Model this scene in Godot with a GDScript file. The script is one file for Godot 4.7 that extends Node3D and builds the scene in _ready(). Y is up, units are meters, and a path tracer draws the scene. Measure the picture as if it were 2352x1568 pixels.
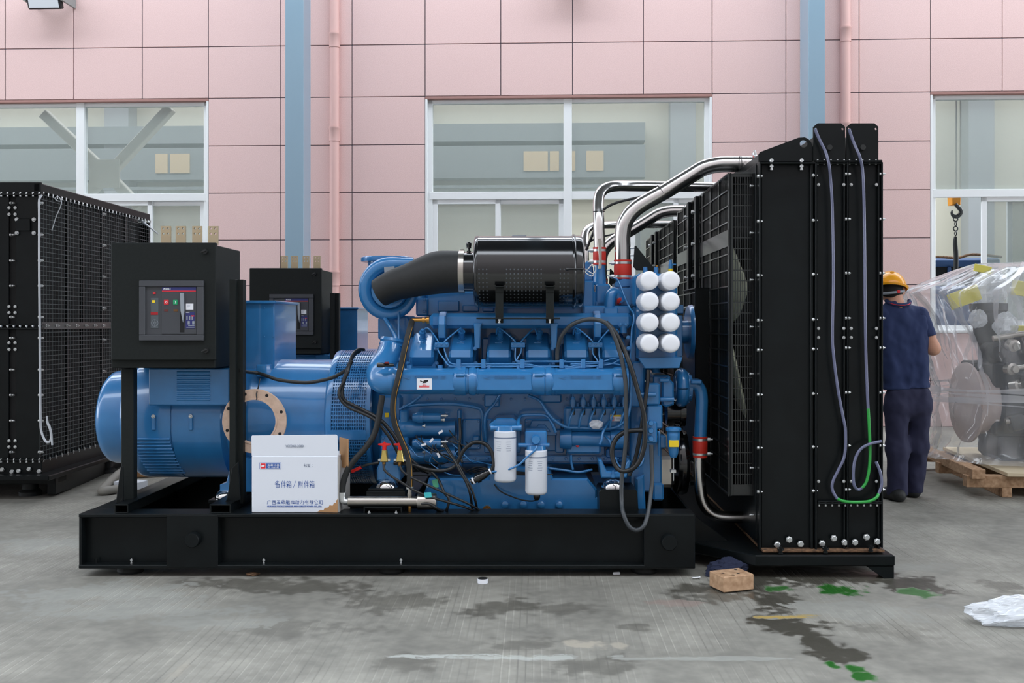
extends Node3D
# camera: focal length in pixels of a 2352 x 1568 frame, axis pixel, eye height in metres
const F := 2300.0
const CX := 1230.0
const CY := 742.0
const H := 1.345
const WD := 13.2      # distance of the pink wall straight ahead
const WS := 0.04      # the wall comes nearer towards the right
var M := {}
var used := {}
var wt := Transform3D()
var bolt_x: ArrayMesh
var bolt_z: ArrayMesh
var bolt_y: ArrayMesh
var hexhead_z: ArrayMesh

# ---------- points
func P(x: float, y: float, d: float) -> Vector3:
	return Vector3((x - CX) * d / F, H - (y - CY) * d / F, -d)
func G(x: float, y: float) -> Vector3:      # point of the floor
	var d := F * H / (y - CY)
	return Vector3((x - CX) * d / F, 0, -d)
func U(x: float) -> float:
	var d := WD / (1.0 + WS * (x - CX) / F)
	return (x - CX) * d / F
func V(y: float) -> float:
	return H - (y - CY) * WD / F

# ---------- nodes
func numbered(key: String, called: String) -> String:
	var k := key + "/" + called
	used[k] = used.get(k, -1) + 1
	return called if used[k] == 0 else "%s_%03d" % [called, used[k]]
func tag(o: Node, label: String, category: String, group := "", kind := "") -> void:
	if label != "": o.set_meta("label", label)
	if category != "": o.set_meta("category", category)
	if group != "": o.set_meta("group", group)
	if kind != "": o.set_meta("kind", kind)
func thing(called: String, label: String, category: String, at: Vector3, group := "") -> Node3D:
	var o := Node3D.new()
	o.name = numbered("", called)
	add_child(o)
	o.position = at
	tag(o, label, category, group)
	return o
func setting(called: String) -> Node3D:
	var o := Node3D.new()
	o.name = numbered("", called)
	add_child(o)
	o.set_meta("kind", "structure")
	return o
func origin_of(p: Node) -> Vector3:
	return (p as Node3D).position if p.get_parent() == self else Vector3.ZERO
func put(p: Node, called: String, st, m: Material, kind := "") -> MeshInstance3D:
	var o := MeshInstance3D.new()
	o.name = numbered(str(p.get_instance_id()), called)
	o.mesh = st.commit() if st is SurfaceTool else st
	o.material_override = m
	p.add_child(o)
	o.position = -origin_of(p)
	if kind != "": o.set_meta("kind", kind)
	return o
func inst(p: Node, called: String, mesh: Mesh, m: Material, at: Vector3, b := Basis()) -> MeshInstance3D:
	var o := MeshInstance3D.new()
	o.name = numbered(str(p.get_instance_id()), called)
	o.mesh = mesh
	o.material_override = m
	p.add_child(o)
	o.transform = Transform3D(b, at - origin_of(p))
	return o
func single(called: String, st, m: Material, label: String, category: String, at: Vector3, group := "") -> MeshInstance3D:
	var o := MeshInstance3D.new()
	o.name = numbered("", called)
	var s2 := SurfaceTool.new()
	s2.begin(Mesh.PRIMITIVE_TRIANGLES)
	s2.append_from(st.commit(), 0, Transform3D(Basis(), -at))
	o.mesh = s2.commit()
	o.material_override = m
	add_child(o)
	o.position = at
	tag(o, label, category, group)
	return o

# ---------- mesh helpers
func S() -> SurfaceTool:
	var st := SurfaceTool.new()
	st.begin(Mesh.PRIMITIVE_TRIANGLES)
	return st
func tri(st: SurfaceTool, a: Vector3, b: Vector3, c: Vector3, na: Vector3, nb: Vector3, nc: Vector3) -> void:
	if (b - a).cross(c - a).dot(na + nb + nc) > 0.0:
		st.set_normal(na); st.add_vertex(a); st.set_normal(nc); st.add_vertex(c); st.set_normal(nb); st.add_vertex(b)
	else:
		st.set_normal(na); st.add_vertex(a); st.set_normal(nb); st.add_vertex(b); st.set_normal(nc); st.add_vertex(c)
func face(st: SurfaceTool, pts: Array, n: Vector3) -> void:
	for i in range(1, pts.size() - 1):
		tri(st, pts[0], pts[i], pts[i + 1], n, n, n)
func uvquad(st: SurfaceTool, a: Vector3, b: Vector3, c: Vector3, d: Vector3, n: Vector3) -> void:   # uv (0,0) (1,0) (1,1) (0,1); a..d clockwise from the front
	for k in [[a, Vector2(0, 0)], [b, Vector2(1, 0)], [c, Vector2(1, 1)], [a, Vector2(0, 0)], [c, Vector2(1, 1)], [d, Vector2(0, 1)]]:
		st.set_normal(n); st.set_uv(k[1]); st.add_vertex(k[0])
func cbox(st: SurfaceTool, xf: Transform3D, size: Vector3, bev := 0.004) -> void:
	var h := size * 0.5
	var b: float = min(bev, min(h.x, min(h.y, h.z)) * 0.6)
	var bs := xf.basis.orthonormalized()
	for a in 3:
		var u := (a + 1) % 3
		var v := (a + 2) % 3
		for s in [-1.0, 1.0]:
			var pts := []
			for k in [[-1, -1], [1, -1], [1, 1], [-1, 1]]:
				var p := Vector3()
				p[a] = s * h[a]; p[u] = k[0] * (h[u] - b); p[v] = k[1] * (h[v] - b)
				pts.append(xf * p)
			var n := Vector3(); n[a] = s
			face(st, pts, bs * n)
			if b <= 0.0: continue
			for s2 in [-1.0, 1.0]:      # edge between faces a and u, along v
				var e := []
				for k in [[0, -1], [1, -1], [1, 1], [0, 1]]:
					var p := Vector3()
					p[a] = s * (h[a] - (b if k[0] == 1 else 0.0)); p[u] = s2 * (h[u] - (0.0 if k[0] == 1 else b)); p[v] = k[1] * (h[v] - b)
					e.append(xf * p)
				var n2 := Vector3(); n2[a] = s; n2[u] = s2
				face(st, e, (bs * n2).normalized())
	if b > 0.0:
		for sx in [-1.0, 1.0]:
			for sy in [-1.0, 1.0]:
				for sz in [-1.0, 1.0]:
					var q := Vector3(sx * h.x, sy * h.y, sz * h.z)
					face(st, [xf * (q - Vector3(0, sy * b, sz * b)), xf * (q - Vector3(sx * b, 0, sz * b)), xf * (q - Vector3(sx * b, sy * b, 0))], (bs * Vector3(sx, sy, sz)).normalized())
func box(st: SurfaceTool, a: Vector3, b: Vector3, bev := 0.004) -> void:
	cbox(st, Transform3D(Basis(), (a + b) * 0.5), (b - a).abs(), bev)
func pb(st: SurfaceTool, x0: float, y0: float, x1: float, y1: float, d0: float, d1: float, bev := 0.004) -> void:   # box whose front face covers these pixels at distance d0
	var a := P(x0, y0, d0)
	var b := P(x1, y1, d0)
	b.z = -d1
	box(st, a, b, bev)
func wb(st: SurfaceTool, u0: float, u1: float, v0: float, v1: float, o0: float, o1: float, bev := 0.003) -> void:   # box in the wall's own axes
	cbox(st, wt * Transform3D(Basis(), Vector3((u0 + u1) * 0.5, (v0 + v1) * 0.5, (o0 + o1) * 0.5)), Vector3(abs(u1 - u0), abs(v1 - v0), abs(o1 - o0)), bev)
func lathe(st: SurfaceTool, a: Vector3, dir: Vector3, prof: Array, n := 24, sharp := 0.75) -> void:   # prof: [distance along dir, radius]
	dir = dir.normalized()
	var u := dir.cross(Vector3.UP if abs(dir.y) < 0.9 else Vector3.RIGHT).normalized()
	var v := dir.cross(u)
	var m := prof.size()
	var sn := []
	for i in m - 1:
		var dt: float = prof[i + 1][0] - prof[i][0]
		var dr: float = prof[i + 1][1] - prof[i][1]
		sn.append(Vector2(-dr, dt).normalized())
	for i in m - 1:
		var n0: Vector2 = sn[i]
		var n1: Vector2 = sn[i]
		if i > 0 and sn[i - 1].dot(sn[i]) > sharp: n0 = (sn[i - 1] + sn[i]).normalized()
		if i < m - 2 and sn[i + 1].dot(sn[i]) > sharp: n1 = (sn[i + 1] + sn[i]).normalized()
		for k in n:
			var t0 := TAU * k / n
			var t1 := TAU * (k + 1) / n
			var c0 := u * cos(t0) + v * sin(t0)
			var c1 := u * cos(t1) + v * sin(t1)
			var p00: Vector3 = a + dir * prof[i][0] + c0 * prof[i][1]
			var p01: Vector3 = a + dir * prof[i][0] + c1 * prof[i][1]
			var p10: Vector3 = a + dir * prof[i + 1][0] + c0 * prof[i + 1][1]
			var p11: Vector3 = a + dir * prof[i + 1][0] + c1 * prof[i + 1][1]
			var f0 := c0 * n0.y + dir * n0.x
			var f1 := c1 * n0.y + dir * n0.x
			var g0 := c0 * n1.y + dir * n1.x
			var g1 := c1 * n1.y + dir * n1.x
			if prof[i][1] > 1e-6: tri(st, p00, p01, p11, f0, f1, g1)
			if prof[i + 1][1] > 1e-6: tri(st, p00, p11, p10, f0, g1, g0)
func lx(st: SurfaceTool, py: float, d: float, prof: Array, n := 24) -> void:   # axis along x; prof in pixels [x, radius] at distance d
	var q := []
	for k in prof: q.append([(k[0] - prof[0][0]) * d / F, k[1] * d / F])
	lathe(st, P(prof[0][0], py, d), Vector3.RIGHT, q, n)
func ly(st: SurfaceTool, x: float, d: float, prof: Array, n := 20) -> void:    # axis vertical; prof [y, radius] from top to bottom
	var q := []
	for k in prof: q.append([(k[0] - prof[0][0]) * d / F, k[1] * d / F])
	lathe(st, P(x, prof[0][0], d), Vector3.DOWN, q, n)
func lz(st: SurfaceTool, x: float, y: float, d: float, prof: Array, n := 20) -> void:    # axis away from the eye; prof [metres behind d, radius in pixels at d]
	var q := []
	for k in prof: q.append([k[0], k[1] * d / F])
	lathe(st, P(x, y, d), Vector3(0, 0, -1), q, n)
func spline(pts: Array, sub := 6) -> Array:
	var out := []
	var n := pts.size()
	for i in n - 1:
		var a = pts[max(i - 1, 0)]
		var b = pts[i]
		var c = pts[i + 1]
		var e = pts[min(i + 2, n - 1)]
		for k in sub:
			var t := float(k) / sub
			out.append(0.5 * ((2.0 * b) + (c - a) * t + (2.0 * a - 5.0 * b + 4.0 * c - e) * t * t + (3.0 * b - a - 3.0 * c + e) * t * t * t))
	out.append(pts[n - 1])
	return out
func tube(st: SurfaceTool, pts: Array, rad, n := 10, caps := true) -> void:
	var m := pts.size()
	var fr := []
	var prev := Vector3.ZERO
	for i in m:
		var t: Vector3 = (pts[min(i + 1, m - 1)] - pts[max(i - 1, 0)]).normalized()
		var u: Vector3
		if i == 0:
			u = t.cross(Vector3.UP if abs(t.y) < 0.9 else Vector3.RIGHT).normalized()
		else:
			u = (prev - t * prev.dot(t)).normalized()
		prev = u
		fr.append([t, u, t.cross(u)])
	for i in m - 1:
		var r0: float = rad[i] if rad is Array else rad
		var r1: float = rad[i + 1] if rad is Array else rad
		for k in n:
			var t0 := TAU * k / n
			var t1 := TAU * (k + 1) / n
			var a0: Vector3 = fr[i][1] * cos(t0) + fr[i][2] * sin(t0)
			var a1: Vector3 = fr[i][1] * cos(t1) + fr[i][2] * sin(t1)
			var b0: Vector3 = fr[i + 1][1] * cos(t0) + fr[i + 1][2] * sin(t0)
			var b1: Vector3 = fr[i + 1][1] * cos(t1) + fr[i + 1][2] * sin(t1)
			tri(st, pts[i] + a0 * r0, pts[i] + a1 * r0, pts[i + 1] + b1 * r1, a0, a1, b1)
			tri(st, pts[i] + a0 * r0, pts[i + 1] + b1 * r1, pts[i + 1] + b0 * r1, a0, b1, b0)
	if caps:
		for e in [0, m - 1]:
			var r: float = rad[e] if rad is Array else rad
			var ring := []
			for k in n: ring.append(pts[e] + (fr[e][1] * cos(TAU * k / n) + fr[e][2] * sin(TAU * k / n)) * r)
			face(st, ring, fr[e][0] * (-1.0 if e == 0 else 1.0))
func tp(st: SurfaceTool, pts: Array, r, n := 10, sub := 6) -> void:   # tube through pixels [x, y, distance]; radius in pixels (one, or one for each point)
	var w := []
	var rr := []
	for i in pts.size():
		w.append(P(pts[i][0], pts[i][1], pts[i][2]))
		rr.append((r[i] if r is Array else r) * pts[i][2] / F)
	tube(st, spline(w, sub) if sub > 1 else w, spline(rr, sub) if sub > 1 else rr, n)
func pp(pts: Array, d: float) -> PackedVector2Array:
	var o := PackedVector2Array()
	for k in pts: o.append(Vector2((k[0] - CX) * d / F, H - (k[1] - CY) * d / F))
	return o
func prism(st: SurfaceTool, xf: Transform3D, poly: PackedVector2Array, z0: float, z1: float, bev := 0.003) -> void:   # polygon in local x, y, from local z0 to z1
	var n := poly.size()
	if Geometry2D.is_polygon_clockwise(poly): poly.reverse()      # counter-clockwise with y up: normals point outwards below
	var inset := PackedVector2Array()
	for i in n:
		var a := poly[(i + n - 1) % n]
		var b := poly[i]
		var c := poly[(i + 1) % n]
		var n0 := (b - a).normalized(); n0 = Vector2(n0.y, -n0.x)
		var n1 := (c - b).normalized(); n1 = Vector2(n1.y, -n1.x)
		var k := n0 + n1
		inset.append(b - k / max(0.4, k.dot(n0)) * bev)
	var bs := xf.basis.orthonormalized()
	var ix := Geometry2D.triangulate_polygon(inset)
	var lo: float = min(z0, z1)
	var hi: float = max(z0, z1)
	for s in [[lo, -1.0], [hi, 1.0]]:
		for t in range(0, ix.size(), 3):
			var nn := bs * Vector3(0, 0, s[1])
			tri(st, xf * Vector3(inset[ix[t]].x, inset[ix[t]].y, s[0]), xf * Vector3(inset[ix[t + 1]].x, inset[ix[t + 1]].y, s[0]), xf * Vector3(inset[ix[t + 2]].x, inset[ix[t + 2]].y, s[0]), nn, nn, nn)
	for i in n:
		var a := poly[i]
		var b := poly[(i + 1) % n]
		var e := (b - a).normalized()
		var nn := bs * Vector3(e.y, -e.x, 0)
		face(st, [xf * Vector3(a.x, a.y, lo + bev), xf * Vector3(b.x, b.y, lo + bev), xf * Vector3(b.x, b.y, hi - bev), xf * Vector3(a.x, a.y, hi - bev)], nn)
		if bev > 0.0:
			var c := inset[i]
			var f := inset[(i + 1) % n]
			face(st, [xf * Vector3(a.x, a.y, hi - bev), xf * Vector3(b.x, b.y, hi - bev), xf * Vector3(f.x, f.y, hi), xf * Vector3(c.x, c.y, hi)], (nn + bs * Vector3(0, 0, 1)).normalized())
			face(st, [xf * Vector3(a.x, a.y, lo + bev), xf * Vector3(b.x, b.y, lo + bev), xf * Vector3(f.x, f.y, lo), xf * Vector3(c.x, c.y, lo)], (nn - bs * Vector3(0, 0, 1)).normalized())
func pz(st: SurfaceTool, pts: Array, d0: float, d1: float, bev := 0.003) -> void:    # pixel outline at distance d0, pushed back to d1
	prism(st, Transform3D(), pp(pts, d0), -d1, -d0, bev)
func px(st: SurfaceTool, prof: Array, x0: float, x1: float, bev := 0.004) -> void:     # outline of (z, y) in metres, from x0 to x1
	var q := PackedVector2Array()
	for k in prof: q.append(Vector2(k[0], k[1]))
	# local x -> world -z ... keep a proper rotation: x'=-z, y'=y, z'=x
	prism(st, Transform3D(Basis(Vector3(0, 0, -1), Vector3(0, 1, 0), Vector3(1, 0, 0)), Vector3.ZERO), q, x0, x1, bev)
func bar(st: SurfaceTool, a: Vector3, b: Vector3, w: float, h: float, bev := 0.002) -> void:   # square bar from a to b
	var t := (b - a).normalized()
	var u := t.cross(Vector3.UP if abs(t.y) < 0.95 else Vector3.BACK).normalized()
	cbox(st, Transform3D(Basis(u, t.cross(u), t), (a + b) * 0.5), Vector3(w, h, (b - a).length()), bev)
func ring(st: SurfaceTool, c: Vector3, ax: Vector3, R: float, r: float, n := 32, m := 10, a0 := 0.0, a1 := TAU) -> void:
	var u := ax.cross(Vector3.UP if abs(ax.y) < 0.9 else Vector3.RIGHT).normalized()
	var v := ax.cross(u).normalized()
	var pts := []
	for k in n + 1:
		var t := a0 + (a1 - a0) * k / n
		pts.append(c + (u * cos(t) + v * sin(t)) * R)
	tube(st, pts, r, m, a1 - a0 < TAU - 0.01)

func keyhole(poly: Array, c: Vector2, r: float, n := 14) -> Array:   # an outline with a round hole joined to its nearest corner, in pixels
	var best := 0
	for i in poly.size():
		if Vector2(poly[i][0], poly[i][1]).distance_to(c) < Vector2(poly[best][0], poly[best][1]).distance_to(c): best = i
	var v := Vector2(poly[best][0], poly[best][1])
	var a0 := (v - c).angle()
	var area := 0.0
	for i in poly.size():
		var p = poly[i]
		var q = poly[(i + 1) % poly.size()]
		area += p[0] * q[1] - q[0] * p[1]
	var out := poly.slice(0, best + 1)
	for k in n + 1:
		var a: float = a0 - (TAU * k / n) * sign(area)
		out.append([c.x + cos(a) * r, c.y + sin(a) * r])
	return out + poly.slice(best)

# ---------- materials
func mat(c: Color, rough := 0.5, metal := 0.0, coat := 0.0) -> StandardMaterial3D:
	var m := StandardMaterial3D.new()
	m.albedo_color = c
	m.roughness = rough
	m.metallic = metal
	if coat > 0.0:
		m.clearcoat_enabled = true
		m.clearcoat = coat
		m.clearcoat_roughness = 0.07
	return m
func noise_tex(seed_: int, freq: float, lo: Color, hi: Color, oct := 4, size := 512, kind := FastNoiseLite.TYPE_SIMPLEX_SMOOTH) -> ImageTexture:
	var nz := FastNoiseLite.new()
	nz.seed = seed_
	nz.frequency = freq
	nz.noise_type = kind
	nz.fractal_octaves = oct
	var im := nz.get_seamless_image(size, size)
	im.convert(Image.FORMAT_RGB8)
	var data := im.get_data()
	for i in range(0, data.size(), 3):
		var t: float = data[i] / 255.0
		var c := lo.lerp(hi, t)
		data[i] = int(c.r * 255.0); data[i + 1] = int(c.g * 255.0); data[i + 2] = int(c.b * 255.0)
	return ImageTexture.create_from_image(Image.create_from_data(size, size, false, Image.FORMAT_RGB8, data))
func bump_tex(seed_: int, freq: float, strength: float, size := 512) -> ImageTexture:
	var nz := FastNoiseLite.new()
	nz.seed = seed_
	nz.frequency = freq
	nz.fractal_octaves = 3
	var im := nz.get_seamless_image(size, size)
	im.bump_map_to_normal_map(strength)
	return ImageTexture.create_from_image(im)
func tri_tex(m: StandardMaterial3D, t: Texture2D, scale: float) -> StandardMaterial3D:
	m.albedo_texture = t
	m.uv1_triplanar = true
	m.uv1_world_triplanar = true
	m.uv1_scale = Vector3.ONE * scale
	return m
func make_materials() -> void:
	M.blue = mat(Color(0.18, 0.475, 0.705), 0.30, 0.0, 0.7)
	tri_tex(M.blue, noise_tex(3, 0.01, Color(0.90, 0.92, 0.93), Color(1, 1, 1)), 1.4)
	M.black = mat(Color(0.062, 0.080, 0.085), 0.36, 0.0, 0.08)
	M.black.metallic_specular = 0.3
	tri_tex(M.black, noise_tex(5, 0.01, Color(0.82, 0.82, 0.82), Color(1, 1, 1)), 1.1)
	M.cabinet = mat(Color(0.115, 0.132, 0.130), 0.55)
	M.cabinet.metallic_specular = 0.3
	tri_tex(M.cabinet, noise_tex(6, 0.05, Color(0.88, 0.88, 0.88), Color(1, 1, 1)), 2.0)
	M.gloss = mat(Color(0.055, 0.062, 0.068), 0.16, 0.0, 0.6)
	M.guard = mat(Color(0.11, 0.122, 0.122), 0.3, 0.0, 0.3)
	M.dark = mat(Color(0.05, 0.055, 0.058), 0.8)
	M.rubber = mat(Color(0.105, 0.115, 0.115), 0.62)
	tri_tex(M.rubber, noise_tex(7, 0.02, Color(0.75, 0.75, 0.75), Color(1, 1, 1)), 3.0)
	M.cable = mat(Color(0.085, 0.092, 0.095), 0.42)
	M.chrome = mat(Color(0.82, 0.81, 0.80), 0.21, 1.0)
	M.mirror = mat(Color(0.86, 0.86, 0.86), 0.06, 1.0)
	M.steel = mat(Color(0.72, 0.70, 0.67), 0.28, 1.0)
	M.zinc = mat(Color(0.82, 0.83, 0.83), 0.30, 0.85)
	M.brass = mat(Color(0.72, 0.53, 0.27), 0.3, 0.9)
	M.gold = mat(Color(0.86, 0.76, 0.45), 0.25, 0.85)
	M.tin = mat(Color(0.76, 0.69, 0.57), 0.38, 0.55)
	M.red = mat(Color(0.80, 0.19, 0.13), 0.5)
	M.redplastic = mat(Color(0.85, 0.12, 0.10), 0.35)
	M.white = mat(Color(0.90, 0.91, 0.93), 0.32, 0.0, 0.3)
	M.whitefilter = mat(Color(0.84, 0.86, 0.89), 0.3, 0.0, 0.3)
	M.paper = mat(Color(0.86, 0.88, 0.91), 0.55)
	M.card = mat(Color(0.68, 0.52, 0.36), 0.8)
	M.inkblue = mat(Color(0.17, 0.36, 0.66), 0.6)
	M.inkgrey = mat(Color(0.45, 0.50, 0.58), 0.6)
	M.inkwhite = mat(Color(0.90, 0.91, 0.93), 0.5)
	M.inkred = mat(Color(0.86, 0.16, 0.20), 0.5)
	M.inkgreen = mat(Color(0.10, 0.62, 0.40), 0.5)
	M.inkyellow = mat(Color(0.93, 0.80, 0.14), 0.5)
	M.inkorange = mat(Color(0.75, 0.45, 0.12), 0.5)
	M.inkblack = mat(Color(0.07, 0.07, 0.08), 0.5)
	M.inknavy = mat(Color(0.16, 0.18, 0.42), 0.45)
	M.panelgrey = mat(Color(0.24, 0.25, 0.27), 0.5)
	M.panelmid = mat(Color(0.30, 0.33, 0.35), 0.5)
	M.green = mat(Color(0.16, 0.58, 0.24), 0.3)
	M.clear = mat(Color(0.37, 0.385, 0.49), 0.15, 0.0, 0.5)
	M.whitetube = mat(Color(0.80, 0.82, 0.84), 0.3)
	M.fan = mat(Color(0.80, 0.82, 0.72), 0.45)
	M.tan = mat(Color(0.81, 0.70, 0.62), 0.6)
	tri_tex(M.tan, noise_tex(8, 0.02, Color(0.88, 0.87, 0.85), Color(1, 1, 1)), 2.0)
	M.rust = mat(Color(0.58, 0.44, 0.32), 0.85)
	tri_tex(M.rust, noise_tex(9, 0.02, Color(0.35, 0.33, 0.30), Color(1, 1, 1)), 3.0)
	M.wood = mat(Color(0.80, 0.67, 0.54), 0.75)
	tri_tex(M.wood, noise_tex(10, 0.015, Color(0.72, 0.66, 0.60), Color(1, 1, 1)), 2.5)
	M.ply = mat(Color(0.84, 0.78, 0.66), 0.7)
	M.cloth = mat(Color(0.095, 0.125, 0.22), 0.9)
	M.pink = mat(Color(0.945, 0.825, 0.81), 0.75)
	tri_tex(M.pink, noise_tex(11, 0.09, Color(0.90, 0.87, 0.86), Color(1, 1, 1), 3), 2.0)
	M.pink.normal_enabled = true
	M.pink.normal_texture = bump_tex(12, 0.12, 2.0)
	M.pink.normal_scale = 0.5
	M.pinkpipe = mat(Color(0.90, 0.73, 0.70), 0.5)
	M.joint = mat(Color(0.33, 0.32, 0.36), 0.85)
	M.pvc = mat(Color(0.93, 0.94, 0.94), 0.4)
	M.lintel = mat(Color(0.66, 0.50, 0.47), 0.8)
	M.column = mat(Color(0.55, 0.655, 0.72), 0.35, 0.0, 0.2)
	M.glass = mat(Color(0.60, 0.65, 0.63, 0.36), 0.06)
	M.glass.transparency = BaseMaterial3D.TRANSPARENCY_ALPHA
	M.room = mat(Color(0.80, 0.78, 0.70), 0.85)
	M.roomgrey = mat(Color(0.62, 0.63, 0.62), 0.8)
	M.roof = mat(Color(0.40, 0.41, 0.42), 0.8)
	M.plastic = mat(Color(0.92, 0.94, 0.96, 0.22), 0.10)
	M.plastic.transparency = BaseMaterial3D.TRANSPARENCY_ALPHA
	M.plasticthick = mat(Color(0.92, 0.94, 0.96, 0.5), 0.14)
	M.plasticthick.transparency = BaseMaterial3D.TRANSPARENCY_ALPHA
	M.engine_grey = mat(Color(0.13, 0.15, 0.15), 0.5)
	M.yellow = mat(Color(0.92, 0.89, 0.42), 0.5)
	M.orange = mat(Color(0.90, 0.58, 0.12), 0.45)
	M.helmet = mat(Color(0.96, 0.66, 0.10), 0.3, 0.0, 0.3)
	M.skin = mat(Color(0.80, 0.60, 0.50), 0.55)
	M.hair = mat(Color(0.10, 0.09, 0.08), 0.8)
	M.shirt = mat(Color(0.14, 0.20, 0.36), 0.85)
	M.trousers = mat(Color(0.15, 0.16, 0.27), 0.85)
	M.shoe = mat(Color(0.12, 0.13, 0.13), 0.6)
	M.floodlight = mat(Color(0.93, 0.95, 0.97), 0.25)
	M.poster = mat(Color(0.80, 0.70, 0.54), 0.8)
	M.panellight = mat(Color(0.56, 0.59, 0.62), 0.5)
	M.holebrown = mat(Color(0.42, 0.30, 0.26), 0.7)
	M.holepale = mat(Color(0.74, 0.62, 0.58), 0.7)
	M.cable_grey = mat(Color(0.20, 0.22, 0.235), 0.45)
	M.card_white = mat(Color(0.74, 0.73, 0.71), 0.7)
	M.tan_grey = mat(Color(0.52, 0.51, 0.48), 0.6)
	M.cover = mat(Color(0.80, 0.74, 0.72), 0.7)
	M.facade = mat(Color(0.58, 0.55, 0.54), 0.8)
	M.wire = mat(Color(0.27, 0.30, 0.31), 0.4, 0.0, 0.2)
	M.plasticfold = mat(Color(0.95, 0.96, 0.98, 0.34), 0.08)
	M.plasticfold.transparency = BaseMaterial3D.TRANSPARENCY_ALPHA
	M.stripe = mat(Color(0.70, 0.52, 0.20), 0.6)
	M.brace = mat(Color(0.78, 0.76, 0.70), 0.6)
	M.roomdark = mat(Color(0.50, 0.52, 0.51), 0.8)
	M.truckblue = mat(Color(0.15, 0.28, 0.45), 0.5)

# ---------- the place
func stage() -> void:
	var cam := Camera3D.new()
	cam.name = "camera"
	cam.position = Vector3(0, H, 0)
	cam.projection = Camera3D.PROJECTION_FRUSTUM
	cam.near = 0.1
	cam.far = 200.0
	cam.size = 0.1 * 1568.0 / F
	cam.frustum_offset = Vector2((1176.0 - CX) * 0.1 / F, -(784.0 - CY) * 0.1 / F)
	add_child(cam)
	cam.current = true
	var sky_mat := ProceduralSkyMaterial.new()      # bright overcast
	sky_mat.sky_top_color = Color(0.93, 0.96, 1.0)
	sky_mat.sky_horizon_color = Color(0.93, 0.96, 1.0)
	sky_mat.ground_bottom_color = Color(0.5, 0.5, 0.5)
	sky_mat.ground_horizon_color = Color(0.9, 0.9, 0.9)
	sky_mat.sky_energy_multiplier = 1.0
	var sky := Sky.new()
	sky.sky_material = sky_mat
	var env := Environment.new()
	env.background_mode = Environment.BG_SKY
	env.sky = sky
	env.background_energy_multiplier = 1.0
	env.tonemap_mode = Environment.TONE_MAPPER_LINEAR
	env.tonemap_exposure = 6.8
	env.ambient_light_source = Environment.AMBIENT_SOURCE_SKY
	env.sdfgi_enabled = true
	env.ssao_enabled = true
	env.ssil_enabled = true
	var we := WorldEnvironment.new()
	we.name = "environment"
	we.environment = env
	add_child(we)

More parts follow.
